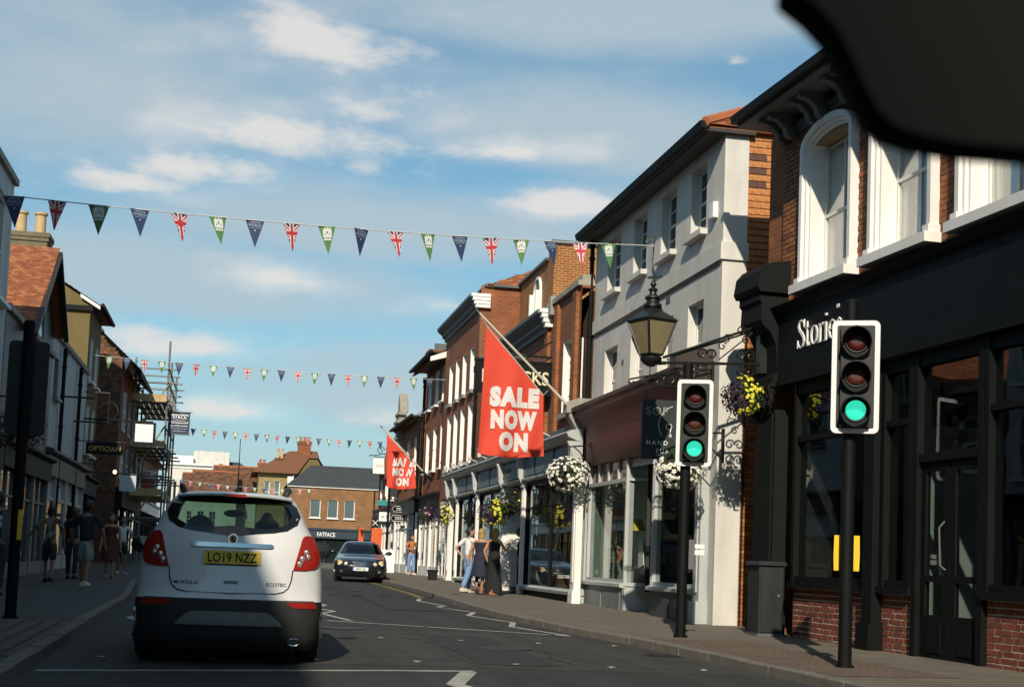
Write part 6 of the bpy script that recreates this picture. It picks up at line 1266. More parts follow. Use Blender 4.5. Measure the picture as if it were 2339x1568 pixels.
bb = empty('a_board', (6.75, 62.5, .4), 0, 'white A-board beside the black column', 'board'); part(bb, 'panel', LETTERW, lambda m: m.obox((0, 0, .5), (.28, 0, 0), (0, .02, 0), (0, .06, .5))); part(bb, 'panel', LETTERW, lambda m: m.obox((0, .2, .5), (.28, 0, 0), (0, .02, 0), (0, -.06, .5)))
pt = empty('black_planter', (6.95, 49.6, .35), 0, 'small square black planter on the pavement outside the store', 'planter'); part(pt, 'tub', BLACKM, lambda m: m.prism([(-.14, 0), (.14, 0), (.17, .34), (-.17, .34)], 'y', -.15, .15)); part(pt, 'rim', BLACKM, lambda m: m.box(-.19, .19, -.17, .17, .30, .35))
sp = empty('shrub_tub', (4.3, 96, .3), 0, 'green shrub in a tub left of the convertible', 'plant'); part(sp, 'tub', DARKBR, lambda m: m.lathe([(.3, 0), (.4, .5)], n=12))
def shr(m):
    random.seed(5)
    for k in range(900):
        d = Vector((random.gauss(0, 1), random.gauss(0, 1), random.gauss(0, 1))).normalized() * random.uniform(.5, 1); c = Vector((d.x * .8, d.y * .6, 1.2 + d.z * .7)); a = Vector((random.uniform(-1, 1), random.uniform(-1, 1), random.uniform(-1, 1))).normalized() * .09; b = a.orthogonal().normalized() * .05; m.add([c + a, c + b, c - a, c - b], [(0, 1, 2, 3)])
part(sp, 'foliage', LEAF, shr, kind='stuff')

# ================================================================== cars
def lerp_tab(T, z):
    if z <= T[0][0]: return T[0][1:]
    for a, b in zip(T, T[1:]):
        if z <= b[0]:
            t = (z - a[0]) / (b[0] - a[0]); return tuple(p + (q - p) * t for p, q in zip(a[1:], b[1:]))
    return T[-1][1:]
class Shell:
    def __init__(s, T, n=2.6): s.T = T; s.n = n          # rows: z, half width, rear y, front y, rear corner, front corner
    def half(s, z, nr=22, ns=12, nf=18, inset=0.0):
        hw, y0, y1, cr, cf = lerp_tab(s.T, z); hw -= inset; y0 += inset; y1 -= inset; e = 2 / s.n; o = []
        for i in range(nr + 1):
            t = math.pi / 2 * i / nr; o.append((hw * math.sin(t) ** e, y0 + cr * (1 - math.cos(t) ** e if i < nr else 1)))
        for i in range(1, ns): o.append((hw, y0 + cr + (y1 - cf - y0 - cr) * i / ns))
        for i in range(nf + 1):
            t = math.pi / 2 * i / nf; o.append((hw * math.cos(t) ** e if i < nf else 0, y1 - cf + cf * math.sin(t) ** e))
        return o
    def rear(s, x, z, off=0.0):
        def f(x, z):
            hw, y0, y1, cr, cf = lerp_tab(s.T, z); t = min(abs(x) / hw, .999); return y0 + cr * (1 - (1 - t ** s.n) ** (1 / s.n))
        y = f(x, z); e = .01; nx = (f(x + e, z) - f(x - e, z)) / (2 * e); nz = (f(x, z + e) - f(x, z - e)) / (2 * e)
        n = Vector((nx, -1, nz)).normalized(); return (x + n.x * off, y + n.y * off, z + n.z * off)
    def front(s, x, z, off=0.0):
        def f(x, z):
            hw, y0, y1, cr, cf = lerp_tab(s.T, z); t = min(abs(x) / hw, .999); return y1 - cf * (1 - (1 - t ** s.n) ** (1 / s.n))
        y = f(x, z); e = .01; nx = (f(x + e, z) - f(x - e, z)) / (2 * e); nz = (f(x, z + e) - f(x, z - e)) / (2 * e)
        n = Vector((-nx, 1, -nz)).normalized(); return (x + n.x * off, y + n.y * off, z + n.z * off)
    def skin(s, m, zs, skip=None, inset=0.0, mt=0, cap=True):
        rows = []
        for z in zs:
            h = s.half(z, inset=inset); rows.append([(x, y, z) for x, y in h] + [(-x, y, z) for x, y in h[-2:0:-1]])
        n = len(rows[0]); b = len(m.v); m.v += [p for r in rows for p in r]
        for i in range(len(rows) - 1):
            for j in range(n):
                q = [i * n + j, i * n + (j + 1) % n, (i + 1) * n + (j + 1) % n, (i + 1) * n + j]
                if skip:
                    c = [sum(m.v[b + k][d] for k in q) / 4 for d in range(3)]
                    if skip(*c): continue
                m.f.append(tuple(b + k for k in q)); m.m.append(mt)
        if cap: m.f.append(tuple(b + (len(rows) - 1) * n + j for j in range(n))); m.m.append(mt)
    def patch(s, m, rows, off, thick=.02, ns=10, side='rear', mt=0, sm=None):
        F = s.rear if side == 'rear' else s.front
        top = [[F(x0 + (x1 - x0) * k / ns, z, off) for k in range(ns + 1)] for z, x0, x1 in rows]; bot = [[F(x0 + (x1 - x0) * k / ns, z, off - thick) for k in range(ns + 1)] for z, x0, x1 in rows]
        m.grid(top, mt)
        rim_t = top[0] + [r[-1] for r in top[1:]] + top[-1][-2::-1] + [r[0] for r in top[-2:0:-1]]; rim_b = bot[0] + [r[-1] for r in bot[1:]] + bot[-1][-2::-1] + [r[0] for r in bot[-2:0:-1]]
        m.grid([rim_t + rim_t[:1], rim_b + rim_b[:1]], mt)
def in_poly(p, poly):
    x, y = p; c = False; n = len(poly)
    for i in range(n):
        (x1, y1), (x2, y2) = poly[i], poly[(i + 1) % n]
        if (y1 > y) != (y2 > y) and x < (x2 - x1) * (y - y1) / (y2 - y1) + x1: c = not c
    return c
def zlist(a, b, st): n = max(1, int(round((b - a) / st))); return [a + (b - a) * i / n for i in range(n + 1)]
def wheel(parent, x, y, r, w_, s, rimmat, lift=0.0):
    t = part(parent, 'wheel', P('tyre', (.012, .012, .012), .85, .2, 10), lambda m: m.lathe([(r * .62, -w_ / 2), (r * .9, -w_ / 2), (r, -w_ / 2 + .04), (r, w_ / 2 - .04), (r * .9, w_ / 2), (r * .62, w_ / 2)], (x, y, r), 28, axis='x'), smooth=40)
    def rim(m):
        m.lathe([(r * .62, 0), (r * .6, s * .06), (r * .2, s * .03), (.03, s * .05)], (x + s * w_ * .3, y, r), 20, axis='x')
        for k in range(5): a = k * 2 * math.pi / 5; m.tube((x + s * (w_ * .3 + .05), y + .05 * math.cos(a), r + .05 * math.sin(a)), (x + s * (w_ * .3 + .06), y + r * .6 * math.cos(a), r + r * .6 * math.sin(a)), .03, 5)
    part(t, 'rim', rimmat, rim, smooth=40); t.location.z = lift
CHROME = P('chrome', (.55, .55, .55), .12, .05, 4, metal=1.0); RIMM = P('alloy', (.3, .3, .3), .3, .1, 4, metal=.9)
CARW = P('car_white', (.62, .62, .62), .30, .05, 2.0, coat=.6, spec=.5, stain=.06); PLAST = P('bumper_plastic', (.022, .023, .023), .55, .2, 6, .2, 200)
TAILR = P('tail_red', (.30, .018, .012), .12, .25, 14, .25, 40, spec=.7); CARGL = clearglass('car_glass', (.34, .47, .40), .02); BLKGL = P('black_glass', (.006, .008, .008), .05, .1, 2, spec=.7)
CABIN = P('cabin_trim', (.012, .012, .012), .9, .2, 4)

T1 = [(.20, .78, .14, 4.05, .30, .4), (.30, .845, .05, 4.18, .30, .45), (.45, .872, .01, 4.25, .32, .5), (.60, .886, 0, 4.27, .34, .55), (.656, .888, .0, 4.27, .35, .55), (.70, .888, .035, 4.26, .35, .55), (.80, .888, .065, 4.25, .35, .55), (.95, .876, .09, 4.20, .34, .6), (1.03, .866, .10, 4.02, .34, .6), (1.10, .846, .115, 3.30, .33, .5), (1.17, .812, .135, 3.12, .32, .45), (1.245, .768, .165, 2.98, .31, .4), (1.33, .716, .225, 2.78, .30, .4), (1.40, .684, .285, 2.62, .29, .38), (1.48, .648, .365, 2.42, .28, .36), (1.54, .612, .44, 2.25, .28, .36), (1.585, .566, .53, 2.08, .28, .36), (1.615, .48, .66, 1.9, .26, .34), (1.632, .34, .86, 1.7, .22, .3), (1.638, .15, 1.05, 1.5, .15, .2)]
sh = Shell(T1)
CAR = empty('white_suv', (.01, 13.85, -.082), 0, 'white compact SUV seen from behind, waiting ahead in the left lane', 'car')
CAR.scale = (1, 1, 1.085)
half_w = [(0, 1.578), (.38, 1.572), (.50, 1.548), (.575, 1.49), (.612, 1.42), (.606, 1.36), (.54, 1.30), (.42, 1.268), (0, 1.252)]
RW = half_w + [(-x, z) for x, z in half_w[-2:0:-1]]
def skipW(x, y, z):
    if y < 1.0 and in_poly((x, z), RW): return True
    if y > 1.9 and 1.13 < z < 1.57 and abs(x) < .60 * lerp_tab(T1, z)[0] / .66: return True
    return False
zs = zlist(.656, 1.22, .04) + zlist(1.24, 1.60, .012) + [1.615, 1.632, 1.638]
part(CAR, 'body', CARW, lambda m: sh.skin(m, zs, skipW), smooth=35)
part(CAR, 'lower_bumper', PLAST, lambda m: sh.skin(m, zlist(.22, .652, .05)), smooth=35)
part(CAR, 'cabin_lining', CABIN, lambda m: sh.skin(m, zlist(1.0, 1.6, .03), skipW, inset=.035), smooth=35)
part(CAR, 'floor', CABIN, lambda m: m.box(-.7, .7, .3, 3.9, .22, .3))
def wpatch(m, sc0, sc1, off):
    n = 48; A, Bq = [], []
    cxz = (0, 1.415)
    def ray(a, sc):
        # point on window outline by angle
        best = None; dx, dz = math.cos(a), math.sin(a); P_ = RW
        for i in range(len(P_)):
            (x1, z1), (x2, z2) = P_[i], P_[(i + 1) % len(P_)]; x1, z1, x2, z2 = x1, z1 - cxz[1], x2, z2 - cxz[1]
            den = dx * (z2 - z1) - dz * (x2 - x1)
            if abs(den) < 1e-9: continue
            t = (x1 * (z2 - z1) - z1 * (x2 - x1)) / den; u = (x1 * dz - z1 * dx) / den
            if t > 0 and -1e-6 <= u <= 1 + 1e-6 and (best is None or t < best): best = t
        d = sc if isinstance(sc, float) else sc
        return (dx * (best + d), cxz[1] + dz * (best + d))
    return [[sh.rear(*ray(2 * math.pi * k / n, d), off) for k in range(n)] for d in (sc0, sc1)], ray
def frit(m):
    rows, ray = wpatch(m, -.055, .032, .008); m.grid([r + r[:1] for r in rows])
part(CAR, 'window_surround', BLKGL, frit, smooth=True)
def rg(m):
    n = 48; _, ray = wpatch(m, 0, 0, 0); ctr = []
    for s_ in (1.0, .8, .6, .4, .2, .02):
        ctr.append([sh.rear(ray(2 * math.pi * k / n, -.045)[0] * s_, 1.415 + (ray(2 * math.pi * k / n, -.045)[1] - 1.415) * s_, .002) for k in range(n + 1)])
    m.grid(ctr)
part(CAR, 'rear_window', CARGL, rg, smooth=True)
part(CAR, 'windscreen', CARGL, lambda m: m.grid([[sh.front(x * .62 * lerp_tab(T1, z)[0] / .66, z, .003) for x in [k / 8 - 1 for k in range(17)]] for z in zlist(1.11, 1.58, .06)]), smooth=True)
def sidewin(m):
    for s_ in (-1, 1):
        for y0, y1 in ((.75, 1.25), (1.32, 2.0), (2.07, 2.75)):
            m.grid([[(s_ * (lerp_tab(T1, z)[0] + .004), y, z) for y in (y0 + (z - 1.1) * .25, min(y1, lerp_tab(T1, z)[2] - .5))] for z in zlist(1.08, 1.52, .05)])
part(CAR, 'side_window', BLKGL, sidewin)
# spoiler and high brake light
part(CAR, 'spoiler', CARW, lambda m: m.grid([[(x, y + .16 * abs(x / .56) ** 3, z - .022 * abs(x / .56) ** 2.5) for x in [.56 * (k / 10 - 1) for k in range(21)]] for y, z in ((.75, 1.628), (.55, 1.622), (.40, 1.606), (.375, 1.594), (.385, 1.58), (.50, 1.576))]), smooth=50)
hb = part(CAR, 'high_brake_light', TAILR, lambda m: m.prism([(-.115, 1.572), (.115, 1.572), (.10, 1.598), (-.10, 1.598)], 'y', .372, .42))
# tail lamps
LR = [(1.236, .690, .752), (1.225, .672, .775), (1.20, .660, .795), (1.142, .645, .822), (1.08, .627, .834), (1.01, .607, .830), (.965, .594, .812), (.945, .588, .78), (.932, .585, .70)]
for s_ in (-1, 1):
    l_ = part(CAR, 'tail_lamp', TAILR, lambda m: sh.patch(m, [(z, s_ * a, s_ * min(b, lerp_tab(T1, z)[0] * .985)) for z, a, b in LR], .018, .03, 12), smooth=40)
    def bulb(m):
        for x, z, r in ((.70, 1.085, .032), (.665, 1.03, .032), (.64, .985, .03), (.72, 1.05, .028)):
            p = sh.rear(s_ * x, z, .018); m.ball(p, r, .012, r, 10, 6)
    part(l_, 'reversing_lamp', P('clear_lamp', (.45, .42, .40), .1, .2, 20, metal=.6), bulb, smooth=True)
# chrome strip, badge, plate, handle, badges
part(CAR, 'chrome_strip', CHROME, lambda m: sh.patch(m, [(1.112, -.36, .36), (1.120, -.385, .385), (1.142, -.385, .385), (1.150, -.36, .36)], .022, .03, 24), smooth=40)
bp = sh.rear(0, 1.19, .012)
em = part(CAR, 'emblem', CHROME, lambda m: (m.lathe([(.048, -.0), (.052, -.008), (.048, -.014)], (0, bp[1], 1.19), 24, axis='y')), smooth=40)
part(em, 'griffin', BLKGL, lambda m: (m.path([(-.02, bp[1] - .016, 1.215), (.012, bp[1] - .016, 1.205), (-.012, bp[1] - .016, 1.185), (.018, bp[1] - .016, 1.172), (-.004, bp[1] - .016, 1.155)], [.008, .011, .012, .011, .005], 5), m.lathe([(.036, -.0142), (.036, -.0148)], (0, bp[1], 1.19), 20, axis='y')))
PY = P('plate_yellow', (.62, .43, .02), .5, .04, 4)
p0 = sh.rear(0, .97, .014); p1 = sh.rear(0, 1.085, .014)
pl = part(CAR, 'number_plate', PY, lambda m: m.add([(-.27, p0[1], .97), (.27, p0[1], .97), (.27, p1[1], 1.085), (-.27, p1[1], 1.085), (-.27, p0[1] + .05, .97), (.27, p0[1] + .05, .97), (.27, p1[1] + .05, 1.085), (-.27, p1[1] + .05, 1.085)], [(0, 1, 2, 3), (0, 4, 5, 1), (2, 6, 7, 3), (0, 3, 7, 4), (1, 5, 6, 2)]))
t = text_mb('LO19 NZZ', .112, 0, .012, xs=.86, spacing=1.05); q = MB(); put(q, t, lambda x, y, z: (x, p0[1] + (p1[1] - p0[1]) * ((z + .018) / .115) - .003, z + .988)); q.build('letters', BLACKM, pl)
part(CAR, 'plate_shade_strip', P('car_white_shadow_gap', (.02, .02, .02), .6), lambda m: sh.patch(m, [(.955, -.24, .24), (.967, -.25, .25)], .006, .01, 10))  # dark strip drawn as shade under the plate; no recess is modelled
part(CAR, 'tailgate_handle', BLKGL, lambda m: sh.patch(m, [(.795, -.062, .062), (.822, -.07, .07)], .004, .006, 8))
def seam(m):
    hp = [(.60, 1.24), (.585, 1.2), (.583, .93), (.572, .84), (.545, .77), (.50, .735), (.42, .718), (0, .712)]
    for s_ in (-1, 1): m.path([sh.rear(s_ * x, z, .004) for x, z in hp[2:]], .0065, 5)
    m.path([sh.rear(.80 * (k / 12 - 1), .66, .003) for k in range(25)], .004, 5)
part(CAR, 'panel_gap', BLKGL, seam)
for txt, x, z in (('ECOTEC', .43, .785), ('MOKKA X', -.42, .785)):
    t = text_mb(txt, .042, 0, .015, xs=1.2); q = MB(); put(q, t, lambda a, b, c_: sh.rear(a + x, c_ + z, .005)); q.build('badge', P('badge_grey', (.05, .05, .05), .3, 0, metal=.5), CAR)
part(CAR, 'skid_plate', P('skid_silver', (.20, .21, .21), .4, .12, 6, metal=.3), lambda m: sh.patch(m, [(.44, -.50, .50), (.47, -.475, .475), (.51, -.43, .43), (.54, -.39, .39), (.556, -.34, .34)], .02, .04, 20), smooth=40)
for s_ in (-1, 1): part(CAR, 'reflector', TAILR, lambda m: sh.patch(m, [(.598, s_ * .62, s_ * .82), (.62, s_ * .56, s_ * .825), (.648, s_ * .535, s_ * .80)], .008, .02, 8))
part(CAR, 'exhaust', CHROME, lambda m: m.path([(.62 + .055 * math.cos(a * math.pi / 8), .06, .30 + .03 * math.sin(a * math.pi / 8)) for a in range(16)], .006, 5, closed=True)); part(CAR, 'exhaust_pipe', BLACKM, lambda m: m.tube((.62, .07, .30), (.62, .4, .30), .03, 10))
for s_ in (-1, 1):
    mr = part(CAR, 'door_mirror', PLAST, lambda m: (m.ball((s_ * .99, 2.62, 1.12), .125, .07, .085, 14, 9), m.tube((s_ * .84, 2.65, 1.06), (s_ * .92, 2.63, 1.08), .03, 6)), smooth=True); part(mr, 'mirror_glass', BLKGL, lambda m: m.lathe([(.085, -.066), (.001, -.068)], (s_ * .99, 2.62, 1.12), 16, axis='y'))
    part(CAR, 'roof_rail', PLAST, lambda m: (m.path([(s_ * .50, .62, 1.60), (s_ * .525, .66, 1.655), (s_ * .535, .85, 1.675), (s_ * .53, 1.5, 1.675), (s_ * .50, 2.0, 1.62)], [.02, .028, .022, .022, .02], 8)), smooth=True)
    wheel(CAR, s_ * .775, .80, .33, .22, s_, RIMM, .088); wheel(CAR, s_ * .775, 3.36, .33, .22, s_, RIMM, .088)
part(CAR, 'aerial', BLACKM, lambda m: (m.lathe([(.045, 1.615), (.03, 1.645), (.012, 1.665)], (.02, .78, 0), 10), m.tube((.02, .78, 1.66), (.02, .70, 1.98), .009, 6, .004), m.tube((.02, .70, 1.98), (.02, .66, 2.12), .004, 5)), smooth=40)
def seats(m):
    for x in (-.36, .36):
        m.box(x - .23, x + .23, 1.85, 1.98, .5, 1.18); m.tube((x - .06, 1.92, 1.15), (x - .06, 1.92, 1.3), .012); m.tube((x + .06, 1.92, 1.15), (x + .06, 1.92, 1.3), .012); m.ball((x, 1.92, 1.33), .135, .06, .10, 12, 8)
        m.ball((x * 1.0, .95, 1.22), .12, .05, .07, 10, 6)
    m.box(-.62, .62, .9, 1.05, .5, 1.16); m.box(-.65, .65, 2.75, 3.1, .8, 1.07); m.ball((.0, 2.45, 1.47), .12, .02, .04, 10, 6)
part(CAR, 'seats', CABIN, seats, smooth=35)
part(CAR, 'driver', CABIN, lambda m: (m.ball((.36, 2.06, 1.36), .085, .1, .125, 12, 9), m.ball((.36, 2.05, 1.12), .23, .13, .14, 12, 8)), smooth=True)

# ---- black two-door car coming towards us
CARB = P('car_black', (.010, .012, .016), .16, .1, 3, coat=1.0, spec=.6)
T2 = [(.17, .76, .15, 4.42, .3, .35), (.28, .84, .05, 4.55, .35, .45), (.45, .866, .0, 4.62, .4, .55), (.58, .87, .02, 4.60, .4, .6), (.68, .866, .05, 4.52, .4, .65), (.76, .85, .08, 4.35, .42, .7), (.83, .825, .12, 4.0, .42, .75), (.90, .795, .25, 3.35, .4, .6), (.96, .76, .55, 3.15, .4, .5), (1.06, .70, .85, 2.95, .4, .42), (1.18, .64, 1.1, 2.68, .38, .4), (1.28, .585, 1.35, 2.42, .36, .38), (1.345, .52, 1.6, 2.2, .3, .34), (1.375, .36, 1.75, 2.05, .2, .2)]
s2_ = Shell(T2)
def skip2(x, y, z): return y > 2.3 and .95 < z < 1.31 and abs(x) < lerp_tab(T2, z)[0] * .86
def black_car(loc, rz, label, detail=True):
    c = empty('black_coupe', loc, rz, label, 'car', 'black cars facing the camera')
    part(c, 'body', CARB, lambda m: s2_.skin(m, zlist(.17, .93, .04) + zlist(.95, 1.34, .02) + [1.36, 1.375], skip2), smooth=35)
    part(c, 'windscreen', BLKGL if not detail else CARGL, lambda m: m.grid([[s2_.front(x * .87 * lerp_tab(T2, z)[0], z, .004) for x in [k / 8 - 1 for k in range(17)]] for z in zlist(.94, 1.32, .05)]), smooth=True)
    part(c, 'cabin', CABIN, lambda m: (m.box(-.6, .6, 1.4, 2.6, .5, .93), m.box(-.55, -.15, 1.65, 1.8, .9, 1.15), m.box(.15, .55, 1.65, 1.8, .9, 1.15), m.box(-.65, .65, 2.65, 3.0, .7, .95)))
    part(c, 'headrest', P('beige_leather', (.28, .20, .12), .6), lambda m: (m.ball((-.35, 1.8, 1.12), .12, .05, .09), m.ball((.35, 1.8, 1.12), .12, .05, .09)), smooth=True)
    for s_ in (-1, 1):
        for x, z, r in ((.665, .62, .105), (.475, .605, .078)):
            p = s2_.front(s_ * x, z, .0)
            hl = part(c, 'headlamp', CHROME, lambda m: m.lathe([(r, -.10), (r, .035), (r * .88, .04), (r * .8, .01), (r * .3, -.02)], (p[0], p[1], p[2]), 18, axis='y'), smooth=40)
            part(hl, 'lens', P('lamp_glow', (.7, .62, .45), .1, .1, 10, spec=.8), lambda m: m.ball((p[0], p[1] + .0, p[2]), r * .8, .045, r * .8, 14, 8), smooth=True)
            if x > .6: part(hl, 'indicator', P('amber_lamp', (.75, .32, .03), .3, .1, 10), lambda m: m.ball((p[0] + s_ * .03, p[1] + .02, p[2] + .06), r * .6, .03, r * .45, 10, 6), smooth=True)
        part(c, 'door_mirror', CARB, lambda m: (m.ball((s_ * .95, 2.75, .98), .11, .07, .07), m.tube((s_ * .8, 2.75, .94), (s_ * .9, 2.75, .96), .025)), smooth=True)
        wheel(c, s_ * .74, 3.72, .315, .21, s_, RIMM); wheel(c, s_ * .74, .95, .315, .21, s_, RIMM)
        part(c, 'fog_lamp', CHROME, lambda m: m.lathe([(.05, .0), (.045, .02)], s2_.front(s_ * .62, .36, 0), 12, axis='y'))
    def gr(m):
        for z in (.56, .595, .63, .665): m.path([s2_.front(.28 * (k / 6 - 1), z, .012) for k in range(13)], .009, 5)
        p = s2_.front(0, .61, .02); m.path([(p[0] + .06 * math.cos(a * math.pi / 10), p[1], p[2] + .06 * math.sin(a * math.pi / 10)) for a in range(20)], .008, 5, closed=True)
        for a in (90, 210, 330): m.tube(p, (p[0] + .06 * math.cos(R_(a)), p[1], p[2] + .06 * math.sin(R_(a))), .007, 5)
    part(c, 'grille', CHROME, gr)
    part(c, 'lower_grille', BLACKM, lambda m: s2_.patch(m, [(.24, -.5, .5), (.36, -.45, .45)], .006, .02, 10, 'front')); part(c, 'bumper_strip', CHROME, lambda m: m.path([s2_.front(.6 * (k / 8 - 1), .50, .01) for k in range(17)], .008, 5))
    y0 = s2_.front(0, .44, .02)[1]
    np_ = part(c, 'number_plate', LETTERW, lambda m: m.box(-.26, .26, y0 - .03, y0, .385, .495))
    part(np_, 'blue_band', P('plate_blue', (.02, .06, .35), .5), lambda m: m.box(.215, .26, y0 - .02, y0 + .002, .385, .495))
    t = text_mb('BF09 OJZ', .105, 0, .012, xs=.82); q = MB(); put(q, t, lambda x, y, z: (-x - .02 + .0, y0 + .004, z + .402)); q.build('letters', BLACKM, np_)
    return c
black_car((4.58, 51.5, .215), R_(180 - 5), 'black car with twin round headlamps approaching by the right kerb')
c2_ = black_car((4.0, 88.0, .30), R_(180 - 12), 'second dark car farther off, half hidden behind the white SUV', False)

# ---- interior rear-view mirror, close to the camera
mi = empty('rear_view_mirror', (0, 0, 0), 0, 'black blurred rear-view mirror close to the camera at top right', 'mirror')
mi.matrix_world = camo.matrix_world.copy()
def MP(x, y, d): return ((x - 1169.5) / 3249 * d, -(y - 1017) / 3249 * d, -d)
def mir(m):
    o_ = [(1790, -20), (1850, 28), (1893, 75), (1925, 130), (1958, 205), (1990, 265), (2030, 302), (2100, 325), (2200, 341), (2339, 352), (2700, 372), (3100, 372), (3380, 340), (3500, 240), (3500, 0), (3430, -180), (3200, -290), (2600, -320), (2000, -290), (1800, -180)]
    d0 = .46; n = len(o_); cx_, cy_ = 2650, 20
    ring = lambda s_, d: [MP((cx_ + (x - cx_) * s_) , (cy_ + (y - cy_) * s_), d0)[:2] + (-d,) for x, y in o_]
    rows = [ring(.985, d0 - .006), ring(.995, d0 - .005), ring(1.0, d0), ring(.99, d0 + .02), ring(.9, d0 + .035), ring(.6, d0 + .045)]
    m.grid([r + r[:1] for r in rows]); m.add(rows[0], [tuple(range(n))]); m.add(rows[-1], [tuple(range(n))])
RVM = P('mirror_plastic', (.013, .0135, .0135), .95, .05, 4, spec=.05)
part(mi, 'housing', RVM, mir, smooth=40)
part(mi, 'stalk', RVM, lambda m: (m.tube(MP(2650, -150, .49), MP(2600, -900, .56), .012, 10), m.ball(MP(2650, -150, .495), .02, .02, .02)), smooth=40)

# ================================================================== people
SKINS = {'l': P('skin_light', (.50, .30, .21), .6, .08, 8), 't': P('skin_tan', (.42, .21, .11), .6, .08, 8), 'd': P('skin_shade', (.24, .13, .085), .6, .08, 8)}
def cloth(name, col, var=.18): return P('cloth_' + name, col, .85, var, 9, .25, 60)
HAIR = {'dark': P('hair_dark', (.025, .018, .014), .6, .3, 20), 'blond': P('hair_blond', (.36, .22, .07), .6, .35, 25, .6, 60), 'brown': P('hair_brown', (.07, .04, .022), .6, .3, 20)}
def skin_mesh(name, V, E_, Rr, mats, sub=1, root=0, extra=None):
    me = bpy.data.meshes.new(name); me.from_pydata(V, E_, []); o = bpy.data.objects.new(name, me); COL.objects.link(o)
    md = o.modifiers.new('s', 'SKIN'); md.use_smooth_shade = True; md.branch_smoothing = .6
    if not me.skin_vertices:
        bm = bmesh.new(); bm.from_mesh(me); bm.verts.layers.skin.verify(); bm.to_mesh(me); bm.free()
    for i, d in enumerate(me.skin_vertices[0].data): d.radius = Rr[i] if isinstance(Rr[i], tuple) else (Rr[i], Rr[i]); d.use_root = (i == root)
    sb = o.modifiers.new('d', 'SUBSURF'); sb.levels = sub; sb.render_levels = sub
    bpy.context.view_layer.update()
    m2 = bpy.data.meshes.new_from_object(o.evaluated_get(bpy.context.evaluated_depsgraph_get())); bpy.data.objects.remove(o); bpy.data.meshes.remove(me)
    if extra:
        bm = bmesh.new(); bm.from_mesh(m2)
        t = bpy.data.meshes.new('t'); t.from_pydata(extra.v, [], extra.f); t.polygons.foreach_set('material_index', extra.m); t.update(); bm.from_mesh(t); bm.to_mesh(m2); bm.free(); bpy.data.meshes.remove(t)
    m2.materials.clear()
    for q in mats: m2.materials.append(q)
    m2.polygons.foreach_set('use_smooth', [True] * len(m2.polygons)); m2.name = name
    return m2
FACE = P('face_dark', (.03, .02, .018), .5, 0); LIP = P('lip', (.30, .10, .08), .5, 0)
